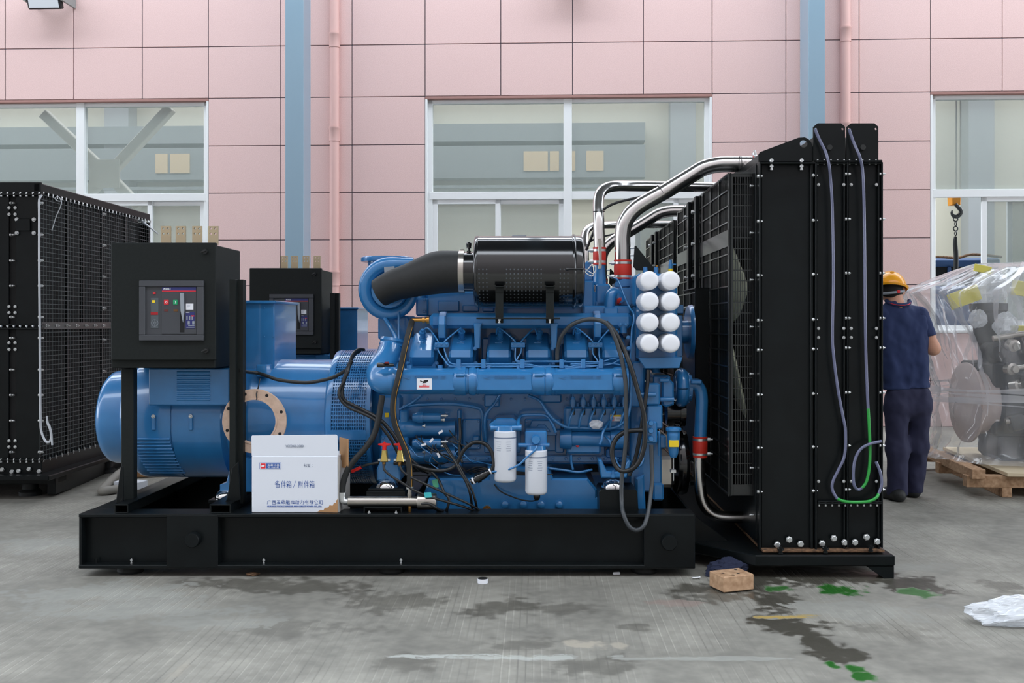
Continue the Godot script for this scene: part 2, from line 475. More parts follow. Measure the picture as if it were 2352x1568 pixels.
func floor_texture() -> Array:
	var n := 2048
	var a := FastNoiseLite.new(); a.seed = 21; a.frequency = 0.004; a.fractal_octaves = 5
	var b := FastNoiseLite.new(); b.seed = 22; b.frequency = 0.05; b.fractal_octaves = 4
	var c := FastNoiseLite.new(); c.seed = 23; c.frequency = 0.012; c.fractal_octaves = 4
	var ia := a.get_image(n, n, false, false, false).get_data()
	var ib := b.get_image(n, n, false, false, false).get_data()
	var ic := c.get_image(n, n).get_data()
	var stain := PackedFloat32Array(); stain.resize(n * n)         # dark wet patches
	var tint := {}
	var marks := [      # pixel x, y, half width, half height, kind, strength
		[1595, 1352, 45, 16, 0, 0.8], [1640, 1372, 70, 12, 0, 0.6], [1775, 1385, 48, 26, 0, 1.0], [1800, 1372, 34, 18, 0, 0.9], [1790, 1430, 75, 18, 0, 1.2], [1850, 1436, 66, 12, 0, 1.1], [1890, 1430, 40, 7, 0, 0.8], [1840, 1448, 60, 12, 0, 1.0], [1868, 1465, 22, 18, 0, 1.2], [1885, 1485, 26, 20, 0, 1.3],
		[1915, 1505, 48, 18, 0, 1.3], [1935, 1514, 56, 10, 0, 1.2], [1965, 1500, 30, 5, 0, 0.9], [2112, 1345, 66, 22, 0, 1.1], [1850, 1322, 150, 22, 0, 1.2], [1960, 1322, 80, 16, 0, 1.0], [1700, 1342, 70, 16, 0, 0.8], [2290, 1345, 45, 12, 0, 0.45],
		[640, 1345, 160, 14, 0, 0.5], [1150, 1390, 70, 20, 0, 0.55], [900, 1385, 120, 16, 0, 0.4], [540, 1340, 130, 10, 0, 0.45], [1290, 1395, 60, 10, 0, 0.35], [1380, 1530, 70, 20, 0, 0.4], [1210, 1480, 70, 14, 0, 0.3], [700, 1440, 120, 16, 0, 0.25], [930, 1520, 60, 16, 0, 0.35], [1450, 1440, 40, 8, 0, 0.35], [2050, 1450, 80, 14, 0, 0.25],
		[1935, 1353, 50, 10, 1, 1.2], [1790, 1352, 24, 7, 1, 0.8], [2115, 1364, 34, 9, 1, 0.8], [1910, 1527, 15, 8, 1, 1.1], [1968, 1538, 16, 12, 1, 1.2], [1985, 1552, 20, 8, 1, 1.2],
		[1815, 1416, 62, 3, 2, 1.0], [1860, 1413, 30, 2, 2, 0.7], [1340, 1481, 45, 10, 3, 0.9], [1420, 1481, 14, 6, 3, 0.8], [1560, 1385, 50, 6, 4, 0.3], [1120, 1507, 190, 4, 5, 0.8], [1180, 1510, 130, 5, 5, 0.7], [1640, 1512, 180, 3, 5, 0.4], [250, 1362, 190, 22, 5, 0.35], [330, 1400, 210, 20, 5, 0.3], [480, 1430, 150, 14, 5, 0.25],
		[420, 1530, 12, 30, 3, 0.4], [1960, 1400, 160, 22, 5, 0.25], [2060, 1300, 90, 10, 5, 0.2], [100, 1250, 90, 14, 5, 0.3]]
	var col := [Color(0.235, 0.225, 0.195), Color(0.07, 0.34, 0.06), Color(0.66, 0.55, 0.27), Color(0.66, 0.63, 0.57), Color(0.62, 0.45, 0.42), Color(0.72, 0.74, 0.72)]
	var kinds := PackedByteArray(); kinds.resize(n * n)
	for m in marks:
		var d: float = F * H / (m[1] - CY)
		var x: float = (m[0] - CX) * d / F
		var rx: float = m[2] * d / F
		var rz: float = m[3] * d * d / (F * H)
		var ci := int((x + 4.6) / 9.2 * n)
		var cj := int((d - 3.4) / 9.2 * n)
		var ri := int(rx / 9.2 * n) + 1
		var rj := int(rz / 9.2 * n) + 1
		for j in range(max(0, cj - 2 * rj), min(n, cj + 2 * rj)):
			for i in range(max(0, ci - 2 * ri), min(n, ci + 2 * ri)):
				var q := Vector2(float(i - ci) / ri, float(j - cj) / rj).length()
				q += (ic[j * n + i] / 255.0 - 0.5) * 1.7 + (ib[j * n + i] / 255.0 - 0.5) * 1.5
				var s: float = min(1.0, clamp((1.25 - q) * 1.9, 0.0, 1.0) * m[5])
				if s > stain[j * n + i] or (m[4] > 0 and s > 0.15):
					stain[j * n + i] = s
					kinds[j * n + i] = m[4]
	var out := PackedByteArray(); out.resize(n * n * 3)
	var hgt := PackedByteArray(); hgt.resize(n * n)
	var rgh := PackedByteArray(); rgh.resize(n * n)
	var rng := RandomNumberGenerator.new(); rng.seed = 77
	var groove := PackedFloat32Array(); groove.resize(n)
	var pitch := 7.2
	for i in n:
		var ph: float = fposmod(i + 1.2 * sin(i * 0.013), pitch)
		groove[i] = (1.0 if rng.randf() < 0.62 else -1.0) * rng.randf_range(0.3, 1.0) if ph < 1.0 else 0.0
	for j in n:
		for i in n:
			var k := j * n + i
			var big: float = ia[k] / 255.0
			var fine: float = ib[k] / 255.0
			var mid: float = ic[k] / 255.0
			var g: float = 0.495 + (big - 0.5) * 0.15 + (fine - 0.5) * 0.10 + (mid - 0.5) * 0.09
			var gr: float = groove[i] * clamp((big + 0.25 * mid - 0.50) * 5.0, 0.0, 1.0) * (0.55 + 0.9 * (fine - 0.3))
			g += gr * 0.11
			var r := g * 1.015
			var gg := g
			var bb := g * 0.935
			var s := stain[k]
			if s > 0.0:
				var cc: Color = col[kinds[k]]
				var f: float = s * (0.80 if kinds[k] == 0 else 0.85)
				r = lerp(r, cc.r, f); gg = lerp(gg, cc.g, f); bb = lerp(bb, cc.b, f)
			out[3 * k] = int(clamp(r, 0.0, 1.0) * 255.0)
			out[3 * k + 1] = int(clamp(gg, 0.0, 1.0) * 255.0)
			out[3 * k + 2] = int(clamp(bb, 0.0, 1.0) * 255.0)
			hgt[k] = int(clamp(0.6 + (fine - 0.5) * 0.3 - abs(gr) * 0.45, 0.0, 1.0) * 255.0)
			rgh[k] = int((0.72 - (0.40 * s if kinds[k] < 2 else 0.0) + (fine - 0.5) * 0.1) * 255.0)
	var nm := Image.create_from_data(n, n, false, Image.FORMAT_L8, hgt)
	nm.bump_map_to_normal_map(2.5)
	return [ImageTexture.create_from_image(Image.create_from_data(n, n, false, Image.FORMAT_RGB8, out)), ImageTexture.create_from_image(nm), ImageTexture.create_from_image(Image.create_from_data(n, n, false, Image.FORMAT_L8, rgh))]

func make_floor() -> void:
	var t := floor_texture()
	var m := mat(Color(1, 1, 1), 1.0)
	m.albedo_texture = t[0]
	m.normal_enabled = true
	m.normal_texture = t[1]
	m.normal_scale = 0.6
	m.roughness_texture = t[2]
	M.concrete = m
	var st := S()
	var step := 4.0
	for i in range(-10, 10):
		for j in range(-3, 6):
			var x0 := i * step
			var z0 := -j * step
			var q := [Vector3(x0, 0, z0), Vector3(x0, 0, z0 - step), Vector3(x0 + step, 0, z0 - step), Vector3(x0 + step, 0, z0)]
			for k in [0, 1, 2, 0, 2, 3]:
				st.set_normal(Vector3.UP)
				st.set_tangent(Plane(1, 0, 0, 1))
				st.set_uv(Vector2((q[k].x + 4.6) / 9.2, (-q[k].z - 3.4) / 9.2))
				st.add_vertex(q[k])
	var f := setting("floor")
	put(f, "concrete_surface", st, m)
	var slab := S()
	box(slab, Vector3(-40, -0.3, -24), Vector3(40, -0.004, 12), 0.0)
	put(f, "slab", slab, M.roof)

func make_wall() -> void:
	wt = Transform3D(Basis(Vector3(1, 0, WS).normalized(), Vector3.UP, Vector3(-WS, 0, 1).normalized()), Vector3(0, 0, -WD))
	var w := setting("wall_back")
	var cols := [-645, -482, -318, -154, 11, 168, 326, 478, 643, 808, 976, 1150, 1315, 1478, 1636, 1806, 1974, 2138, 2303, 2468, 2633, 2798, 2963]
	var rows := [980, 872, 764, 655, 549, 440, 330, 219, 99, -20, -140, -260, -417]
	var windows := [[-154, 478], [976, 1636], [2138, 2798]]
	var bed := S()
	for i in cols.size() - 1:
		for j in rows.size() - 1:
			var inside := false
			for k in windows:
				if cols[i] >= k[0] and cols[i + 1] <= k[1] and rows[j] <= 764 and rows[j + 1] >= 219: inside = true
			if inside: continue
			var u0 := U(cols[i]); var u1 := U(cols[i + 1])
			var v0: float = max(0.0, V(rows[j])); var v1 := V(rows[j + 1])
			wb(bed, u0, u1, v0, v1, -0.30, -0.015, 0.0)
			var st := S()
			wb(st, u0 + 0.0055, u1 - 0.0055, v0 + 0.0055, v1 - 0.0055, -0.02, 0.0, 0.003)
			put(w, "panel", st, M.pink)
	wb(bed, -40.0, U(cols[0]), 0.0, V(-417), -0.30, 0.0, 0.0)
	wb(bed, U(cols[-1]), 40.0, 0.0, V(-417), -0.30, 0.0, 0.0)
	put(w, "joint_bed", bed, M.joint)
	# windows
	var kw := 0
	for k in windows:
		kw += 1
		var win := setting("window_%d" % kw)
		var a := U(k[0]); var b := U(k[1])
		var top := V(219); var bot := V(764)
		var lint := S()
		wb(lint, a, b, top - 0.035, top, -0.16, -0.002, 0.004)
		put(win, "lintel", lint, M.lintel)
		var rev := S()
		wb(rev, a, a + 0.03, bot, top - 0.035, -0.16, -0.004, 0.004)
		wb(rev, b - 0.03, b, bot, top - 0.035, -0.16, -0.004, 0.004)
		put(win, "reveal", rev, M.pvc)
		var sill := S()
		wb(sill, a, b, bot, bot + 0.04, -0.16, 0.03, 0.006)
		put(win, "sill", sill, M.pvc)
		var t := top - 0.035
		var rail := V(440)
		var mid: float = U({-154: 179, 976: 1304, 2138: 2468}[k[0]])
		var fr := S()
		var o0 := -0.15
		var o1 := -0.07
		wb(fr, a + 0.03, b - 0.03, t - 0.05, t, o0, o1)
		wb(fr, a + 0.03, a + 0.09, bot + 0.04, t, o0, o1)
		wb(fr, b - 0.09, b - 0.03, bot + 0.04, t, o0, o1)
		wb(fr, mid - 0.055, mid + 0.055, bot + 0.04, t, o0, o1 + 0.02)
		wb(fr, a + 0.05, b - 0.05, rail - 0.09, rail + 0.01, o0, o1 + 0.01)
		wb(fr, a + 0.05, b - 0.05, bot + 0.03, bot + 0.10, o0, o1)
		put(win, "window_frame", fr, M.pvc)
		for q in [[a + 0.09, mid - 0.055], [mid + 0.055, b - 0.09]]:
			var g := S()
			wb(g, q[0], q[1], rail + 0.01, t - 0.05, -0.115, -0.11, 0.0)
			put(win, "pane", g, M.glass)
		# sliding sashes of the lower row: [left, right, depth]
		var h1 := 0.0
		for q in [[a + 0.09, mid - 0.055, 0], [mid + 0.055, b - 0.09, 1]]:
			var c: float = (q[0] + q[1]) * 0.5
			var sashes := [[q[0], c + 0.03, -0.10], [c - 0.03, q[1], -0.135]]
			if kw == 2 and q[2] == 1: sashes = [[U(1448), U(1560), -0.10], [c - 0.03, q[1], -0.135]]       # slid open
			if kw == 3 and q[2] == 0: sashes = [[U(2262), U(2400), -0.10], [c + 0.1, q[1], -0.135]]
			if kw == 1 and q[2] == 1: sashes = [[q[0], U(343), -0.10], [U(330), q[1], -0.135]]
			for s in sashes:
				var sash := S()
				var y0: float = bot + 0.10
				var y1 := rail - 0.09
				wb(sash, s[0], s[0] + 0.065, y0, y1, s[2] - 0.02, s[2] + 0.02)
				wb(sash, s[1] - 0.065, s[1], y0, y1, s[2] - 0.02, s[2] + 0.02)
				wb(sash, s[0], s[1], y0, y0 + 0.06, s[2] - 0.02, s[2] + 0.02)
				wb(sash, s[0], s[1], y1 - 0.06, y1, s[2] - 0.02, s[2] + 0.02)
				var so := put(win, "sash", sash, M.pvc)
				var g := S()
				wb(g, s[0] + 0.065, s[1] - 0.065, y0 + 0.06, y1 - 0.06, s[2] - 0.003, s[2] + 0.003, 0.0)
				put(so, "pane", g, M.glass)
	# room behind the windows
	var room := setting("wall_room")
	var st := S()
	wb(st, -16, 16, 0.0, 8.6, -7.3, -7.1, 0.0)
	put(room, "back", st, M.room)
	st = S()
	for x in [-9.0, -3.2, 2.4, 8.2]: wb(st, x, x + 0.5, 0.0, 8.5, -7.1, -6.7)
	put(room, "pillar", st, M.roomgrey)
	st = S()
	wb(st, -16, 1.9, 4.95, 5.3, -7.1, -6.6)
	put(room, "crane_beam", st, M.roomdark)
	st = S()
	wb(st, -16, 1.9, 4.22, 4.86, -6.9, -6.6)
	wb(st, -16, 3.5, 4.0, 4.06, -6.5, -6.45)
	put(room, "gallery", st, M.roomdark)
	st = S()
	for x in [[-7.9, -7.65], [-7.6, -7.2], [-0.5, -0.02], [0.02, 0.20], [0.33, 0.52], [0.74, 1.08]]: wb(st, x[0], x[1], 4.35, 4.74, -6.62, -6.58)
	put(room, "poster", st, M.poster)
	st = S()
	for s in [[-5.25, 4.42], [-7.1, 4.35], [-5.70, 3.0], [-6.75, 2.95]]: bar(st, wt * Vector3(-6.16, 3.47, -0.9), wt * Vector3(s[0], s[1], -0.9), 0.14, 0.14, 0.01)
	wb(st, -6.38, -5.94, 3.27, 3.67, -0.80, -0.77)
	put(room, "brace", st, M.brace)
	st = S()
	wb(st, -16, 16, -0.02, 0.01, -7.1, -0.3, 0.0)
	put(room, "room_floor", st, M.roomgrey)
	st = S()
	wb(st, -16, 16, 8.6, 8.8, -7.3, -5.6, 0.0)
	wb(st, -16, 16, 8.6, 8.8, -1.2, -0.3, 0.0)
	put(room, "room_roof", st, M.roof)

func make_surroundings() -> void:
	# shed roof over the alley with two long open skylights, and the facade behind the photographer
	var r := setting("ceiling")
	var st := S()
	for q in [[2.7, 8.6], [9.3, 10.2], [12.5, 13.6]]:
		box(st, Vector3(-40, 8.0, -q[1]), Vector3(40, 8.15, -q[0]), 0.0)
	put(r, "roof_sheet", st, M.roof)
	st = S()
	for q in [2.7, 8.6, 9.3, 10.2, 12.5]: box(st, Vector3(-40, 7.8, -q - 0.06), Vector3(40, 8.0, -q + 0.06), 0.0)
	for x in range(-18, 19, 6): box(st, Vector3(x - 0.08, 7.65, -13.0), Vector3(x + 0.08, 7.95, -2.7), 0.0)
	put(r, "purlin", st, M.column)
	var w := setting("wall_front")
	st = S()
	for q in [[-40, -14.0], [-9.0, -6.0], [-2.0, 1.5], [5.5, 9.0], [14.0, 40.0]]: box(st, Vector3(q[0], 0, 5.5), Vector3(q[1], 17.0, 5.8), 0.0)
	for q in [[-14.0, -9.0], [-6.0, -2.0], [1.5, 5.5], [9.0, 14.0]]:
		box(st, Vector3(q[0], 0, 5.5), Vector3(q[1], 1.0, 5.8), 0.0)
		box(st, Vector3(q[0], 3.6, 5.5), Vector3(q[1], 17.0, 5.8), 0.0)
	put(w, "facade", st, M.facade)
	st = S()
	for q in [[-14.0, -9.0], [-6.0, -2.0], [1.5, 5.5], [9.0, 14.0]]: box(st, Vector3(q[0], 1.0, 5.7), Vector3(q[1], 3.6, 5.78), 0.0)
	put(w, "window_pane", st, M.roomgrey)
	# columns and downpipes in front of the far wall
	for k in [[655.0, 697.0, "blue-grey steel column beside the downpipe behind the smaller control cabinet"], [1857.0, 1895.0, "blue-grey steel column rising behind the two tall radiator plates"]]:
		var a := P(k[0], 0, 12.55); var b := P(k[1], 0, 12.55)
		var t := thing("steel_column", k[2], "column", Vector3((a.x + b.x) * 0.5, 0, -12.73), "steel columns along the pink wall")
		st = S()
		box(st, Vector3(a.x, 0, -12.58), Vector3(b.x, 7.9, -12.55), 0.003)
		put(t, "flange", st, M.column)
		st = S()
		box(st, Vector3(a.x, 0, -12.95), Vector3(b.x, 7.9, -12.92), 0.003)
		put(t, "flange", st, M.column)
		st = S()
		box(st, Vector3(a.x + 0.004, 0, -12.92), Vector3(b.x - 0.004, 7.9, -12.58), 0.0)
		put(t, "web", st, M.column)
	for k in [[771.0, "pink downpipe beside the steel column above the smaller control cabinet"], [1939.0, "pink downpipe rising above the double radiator plates"]]:
		var c := wt * Vector3(U(k[0]), 0, 0.075)
		var t := thing("downpipe", k[1], "pipe", c, "pink downpipes on the wall")
		st = S()
		lathe(st, c, Vector3.UP, [[0.0, 0.0], [0.0, 0.062], [7.9, 0.062], [7.9, 0.0]], 20)
		put(t, "pipe", st, M.pinkpipe)
		for y in [92.0, 308.0, 640.0]:
			st = S()
			lathe(st, Vector3(c.x, V(y) - 0.09, c.z), Vector3.UP, [[0.0, 0.062], [0.0, 0.070], [0.16, 0.070], [0.165, 0.074], [0.19, 0.074], [0.19, 0.062]], 20)
			put(t, "socket", st, M.pinkpipe)
		for y in [200.0, 500.0]:
			st = S()
			wb(st, U(k[0]) - 0.03, U(k[0]) + 0.03, V(y) - 0.02, V(y) + 0.02, 0.0, 0.05)
			put(t, "bracket", st, M.pinkpipe)
	# floodlights
	for k in [[92.0, 167.0, 24.0, "square white floodlight on a bracket above the left window"], [1272.0, 1348.0, -6.0, "floodlight at the very top edge above the middle window, mostly cut off"]]:
		var u0 := U(k[0]); var u1 := U(k[1])
		var v0 := V(k[2]); var v1 := v0 + 0.42
		var t := thing("floodlight", k[3], "lamp", wt * Vector3((u0 + u1) * 0.5, v0, 0.3), "floodlights on the pink wall")
		var tilt := Basis(Vector3.RIGHT, 0.35)
		var xf := wt * Transform3D(tilt, Vector3((u0 + u1) * 0.5, (v0 + v1) * 0.5, 0.34))
		st = S()
		cbox(st, xf, Vector3(u1 - u0, v1 - v0, 0.09), 0.015)
		put(t, "housing", st, M.inkblack)
		st = S()
		cbox(st, xf * Transform3D(Basis(), Vector3(0, 0, 0.047)), Vector3(u1 - u0 - 0.05, v1 - v0 - 0.04, 0.008), 0.002)
		put(t, "lens", st, M.floodlight)
		for q in [[u1 + 0.01, u1 + 0.04], [u0 - 0.04, u0 - 0.01]]:
			st = S()
			wb(st, q[0], q[1], v0 + 0.10, v0 + 0.30, 0.004, 0.36)
			put(t, "bracket", st, M.roomgrey)

# ---------- shared small hardware
func make_bolts() -> void:
	var st := S()      # bolt through a flange, along x, 26 mm over all
	lathe(st, Vector3(-0.016, 0, 0), Vector3.RIGHT, [[0, 0], [0, 0.0095], [0.009, 0.0095], [0.009, 0.012], [0.0115, 0.012], [0.0115, 0.005], [0.019, 0.005], [0.019, 0.0085], [0.026, 0.0085], [0.026, 0.0045], [0.034, 0.0045], [0.034, 0]], 8, 2.0)
	bolt_x = st.commit()
	st = S()           # upright bolt and nut
	lathe(st, Vector3(0, -0.016, 0), Vector3.UP, [[0, 0], [0, 0.006], [0.006, 0.006], [0.006, 0.0045], [0.014, 0.0045], [0.014, 0.008], [0.022, 0.008], [0.022, 0.004], [0.028, 0.004], [0.028, 0]], 8, 2.0)
	bolt_y = st.commit()
	st = S()           # domed bolt head facing the eye
	lathe(st, Vector3(0, 0, 0.010), Vector3(0, 0, -1), [[0, 0], [0, 0.006], [0.002, 0.0085], [0.007, 0.0095], [0.007, 0.0125], [0.010, 0.0125]], 10, 0.9)
	bolt_z = st.commit()
	st = S()           # large hexagon head
	lathe(st, Vector3(0, 0, 0.014), Vector3(0, 0, -1), [[0, 0], [0, 0.0135], [0.002, 0.0155], [0.012, 0.0155], [0.012, 0.018], [0.014, 0.018]], 6, 2.0)
	hexhead_z = st.commit()

func make_base() -> Node3D:
	var t := thing("base_frame", "long black steel skid frame under the front generator set", "skid", Vector3(P(900, 0, 5.3).x, 0, -6.05), "skid frames")
	var X0 := P(180, 0, 5.3).x
	var X1 := P(1597, 0, 5.3).x
	var YT := P(0, 1180, 5.3).y
	var YB := P(0, 1306, 5.3).y
	for r in [[5.3, 5.45, 5.37], [6.65, 6.80, 6.73]]:      # two long channels
		var st := S()
		box(st, Vector3(X0, YT - 0.02, -r[0]), Vector3(X1, YT, -r[1]), 0.004)
		put(t, "top_flange", st, M.black)
		st = S()
		box(st, Vector3(X0, YB, -r[0]), Vector3(X1, YB + 0.02, -r[1]), 0.004)
		put(t, "bottom_flange", st, M.black)
		st = S()
		box(st, Vector3(X0, YB + 0.02, -r[2] + 0.006), Vector3(X1, YT - 0.02, -r[2] - 0.006), 0.0)
		put(t, "web", st, M.black)
	for x in [[X0, X0 + 0.014], [X1 - 0.014, X1]]:
		var st := S()
		box(st, Vector3(x[0], YB + 0.004, -5.305), Vector3(x[1], YT - 0.004, -6.79), 0.003)
		put(t, "end_plate", st, M.black)
	var rail := S()
	box(rail, Vector3(X0 + 0.014, YT - 0.014, -5.45), Vector3(X0 + 0.15, YT, -6.65), 0.003)
	put(t, "end_flange", rail, M.black)
	for x in [620.0, 930.0, 1400.0]:
		var c := S()
		var cx := P(x, 0, 5.9).x
		box(c, Vector3(cx - 0.06, YB + 0.05, -5.39), Vector3(cx + 0.06, YT - 0.005, -6.7), 0.004)
		put(t, "cross_member", c, M.black)
	for k in [[382.0, 500.0, 440.0, 1241.0, 17.0], [1480.0, 1596.0, 1538.0, 1247.0, 18.0]]:    # lifting plates with stubs
		var st := S()
		pb(st, k[0], 1183, k[1], 1303, 5.297, 5.37, 0.004)
		var pl := put(t, "lifting_plate", st, M.black)
		st = S()
		lz(st, k[2], k[3], 5.255, [[0, 0], [0, k[4] - 1.5], [0.004, k[4]], [0.05, k[4]]], 28)
		put(pl, "lifting_stub", st, M.black)
	for k in [[221.0, 1290.0], [302.0, 1288.0], [606.0, 1300.0], [921.0, 1302.0]]:
		inst(t, "bolt", bolt_y, M.zinc if k[0] != 221.0 else M.black, Vector3(P(k[0], 0, 5.34).x, YB + 0.035, -5.34))
	for k in [300.0, 900.0, 1480.0]:
		for z in [5.42, 6.72]:
			var st := S()
			lathe(st, Vector3(P(k, 0, 5.42).x, 0.0, -z), Vector3.UP, [[0, 0], [0, 0.066], [0.012, 0.07], [0.035, 0.06], [YB, 0.055], [YB, 0]], 24)
			put(t, "rubber_pad", st, M.rubber)
	# radiator platform
	var Y := P(0, 1275, 5.27).y
	var xr := P(2055, 0, 5.27).x
	var pl := PackedVector2Array([Vector2(P(1735, 0, 5.27).x, 5.27), Vector2(xr, 5.27), Vector2(xr, 7.55), Vector2(P(1735, 0, 5.27).x, 7.55), Vector2(X1, 7.2), Vector2(X1, 5.62)])
	var xf := Transform3D(Basis(Vector3(1, 0, 0), Vector3(0, 0, -1), Vector3(0, 1, 0)), Vector3.ZERO)
	var st := S()
	prism(st, xf, pl, Y - 0.058, Y, 0.006)
	put(t, "platform", st, M.black)
	st = S()
	pz(st, [[1990, 1300], [2054, 1300], [2054, 1329], [2031, 1329]], 5.275, 5.36)
	put(t, "platform_leg", st, M.black)
	st = S()
	pz(st, [[1990, 1300], [2054, 1300], [2054, 1329], [2031, 1329]], 5.275, 5.36)
	var lg := put(t, "platform_leg", st, M.black)
	lg.position.z -= 2.15
	st = S()
	box(st, Vector3(X1, YB, -5.75), Vector3(P(1960, 0, 5.4).x, Y - 0.06, -5.9), 0.004)
	put(t, "platform_beam", st, M.black)
	st = S()
	box(st, Vector3(X1, YB, -6.9), Vector3(P(1960, 0, 5.4).x, Y - 0.06, -7.05), 0.004)
	put(t, "platform_beam", st, M.black)
	st = S()
	pz(st, [[1588, 1185], [1598, 1185], [1700, 1262], [1700, 1275], [1588, 1275]], 5.62, 5.64)
	put(t, "gusset", st, M.black)
	return t

func make_alternator() -> Node3D:
	var D := 6.0
	var t := thing("alternator", "blue cylindrical alternator with louvres behind the front black control cabinet", "alternator", Vector3(P(560, 0, D).x, P(0, 1090, D).y, -D), "alternators")
	var st := S()
	lx(st, 956, D, [[258, 0], [258, 86], [261, 96], [268, 103], [278, 106], [322, 106], [322, 116], [332, 120], [338, 128]], 56)
	put(t, "end_bell", st, M.blue)
	st = S()
	lx(st, 958, D, [[338, 128], [341, 132], [348, 135], [440, 136], [440, 133], [444, 133], [444, 136], [548, 136], [552, 131], [560, 126]], 64)
	put(t, "rear_frame", st, M.blue)
	st = S()
	lx(st, 958, D, [[548, 120], [556, 124], [566, 134], [572, 137], [578, 137], [578, 133], [604, 133], [604, 135], [609, 135], [612, 133], [772, 133], [776, 140], [782, 149]], 72)
	put(t, "stator_frame", st, M.blue)
	# terminal box
	st = S()
	pb(st, 340, 692, 630, 852, 5.82, 6.35, 0.006)
	var tb := put(t, "terminal_box", st, M.blue)
	st = S()
	pb(st, 336, 690, 633, 697, 5.80, 6.37, 0.004)
	put(tb, "lid", st, M.blue)
	for k in [[607, 707], [627, 707], [607, 773], [627, 773]]:
		inst(tb, "rivet", bolt_z, M.blue, P(k[0], k[1], 5.82), Basis().scaled(Vector3.ONE * 0.45))
	st = S()
	pb(st, 341, 846, 527, 931, 5.575, 6.0, 0.006)
	var lp := put(t, "louvre_panel", st, M.blue)
	for k in 8:
		st = S()
		var y := 851.0 + k * 8.8
		lx(st, y + 4.5, 5.578, [[407, 0], [407, 3.6], [483, 3.6], [483, 0]], 10)
		put(lp, "louvre", st, M.blue)
	# lower louvred cover on the round frame
	for k in 12:
		var y := 993.0 + k * 7.4
		var dy := y - 958.0
		var z: float = 136.0 * sqrt(max(0.02, 1.0 - pow(dy / 136.0, 2.0))) * D / F
		st = S()
		var a := P(358 + k * 1.2, y, D); a.z = -D + z
		var b := P(438 + k * 1.2, y, D); b.z = -D + z
		tube(st, [a, b], 0.007, 8)
		put(t, "louvre", st, M.blue)
	for k in [[352.0, 958.0], [438.0, 958.0]]:
		st = S()
		pb(st, k[0] - 4, k[1] - 4, k[0] + 4, k[1] + 30, 5.635, 5.665, 0.003)
		put(t, "clip", st, M.blue)
		inst(t, "bolt", bolt_z, M.zinc, P(k[0], k[1] - 2, 5.637), Basis().scaled(Vector3.ONE * 0.9))
	st = S()
	pb(st, 588, 837, 612, 865, 5.70, 5.9, 0.006)
	put(t, "lifting_lug", st, M.blue)
	# perforated air outlet
	st = S()
	lx(st, 956, D, [[776, 120], [780, 142], [868, 142], [872, 120]], 64)
	put(t, "inner_shroud", st, M.blue)
	st = S()
	lx(st, 956, D, [[779, 138], [779, 151], [784, 153], [790, 153], [790, 151]], 72)
	lx(st, 956, D, [[866, 151], [866, 153], [874, 153], [874, 130]], 72)
	put(t, "outlet_rim", st, M.blue)
	st = S()
	var c := P(790, 956, D)
	for k in 16:      # hoops
		var x := (k * 4.9) * D / F
		lathe(st, c + Vector3(x, 0, 0), Vector3.RIGHT, [[0, 150.0 * D / F], [0, 152.0 * D / F], [0.0038, 152.0 * D / F], [0.0038, 150.0 * D / F]], 72, 2.0)
	for k in 118:     # slats
		var a := TAU * k / 118.0
		var u := Vector3(0, sin(a), cos(a))
		var q := Transform3D(Basis(Vector3.RIGHT, Vector3(0, cos(a), -sin(a)), u), c + u * (151.0 * D / F) + Vector3(38.0 * D / F, 0, 0))
		cbox(st, q, Vector3(78.0 * D / F, 0.0062, 0.004), 0.0)
	put(t, "perforated_sheet", st, M.blue, "stuff")
	st = S()      # plain band
	for k in 5:
		var a := -0.10 - 0.026 * k - 0.02
		var u := Vector3(0, sin(a), cos(a))
		cbox(st, Transform3D(Basis(Vector3.RIGHT, Vector3(0, cos(a), -sin(a)), u), c + u * (152.5 * D / F) + Vector3(36.0 * D / F, 0, 0)), Vector3(80.0 * D / F, 0.0125, 0.006), 0.0)
	put(t, "band", st, M.blue)
	# feet
	st = S()
	pz(st, [[528, 1075], [556, 1050], [600, 1060], [600, 1130], [505, 1130], [505, 1113], [520, 1108]], 5.66, 5.85)
	put(t, "foot", st, M.blue)
	st = S()
	lathe(st, P(520, 1146, 5.68), Vector3.UP, [[0, 0.0], [0, 0.062], [0.012, 0.064], [0.03, 0.058], [0.05, 0.04], [0.056, 0.0]], 28)
	put(t, "damper", st, M.mirror)
	st = S()
	pb(st, 478, 1148, 560, 1156, 5.62, 5.82, 0.003)
	pb(st, 482, 1156, 556, 1180, 5.64, 5.80, 0.003)
	put(t, "damper_seat", st, M.black)
	return t

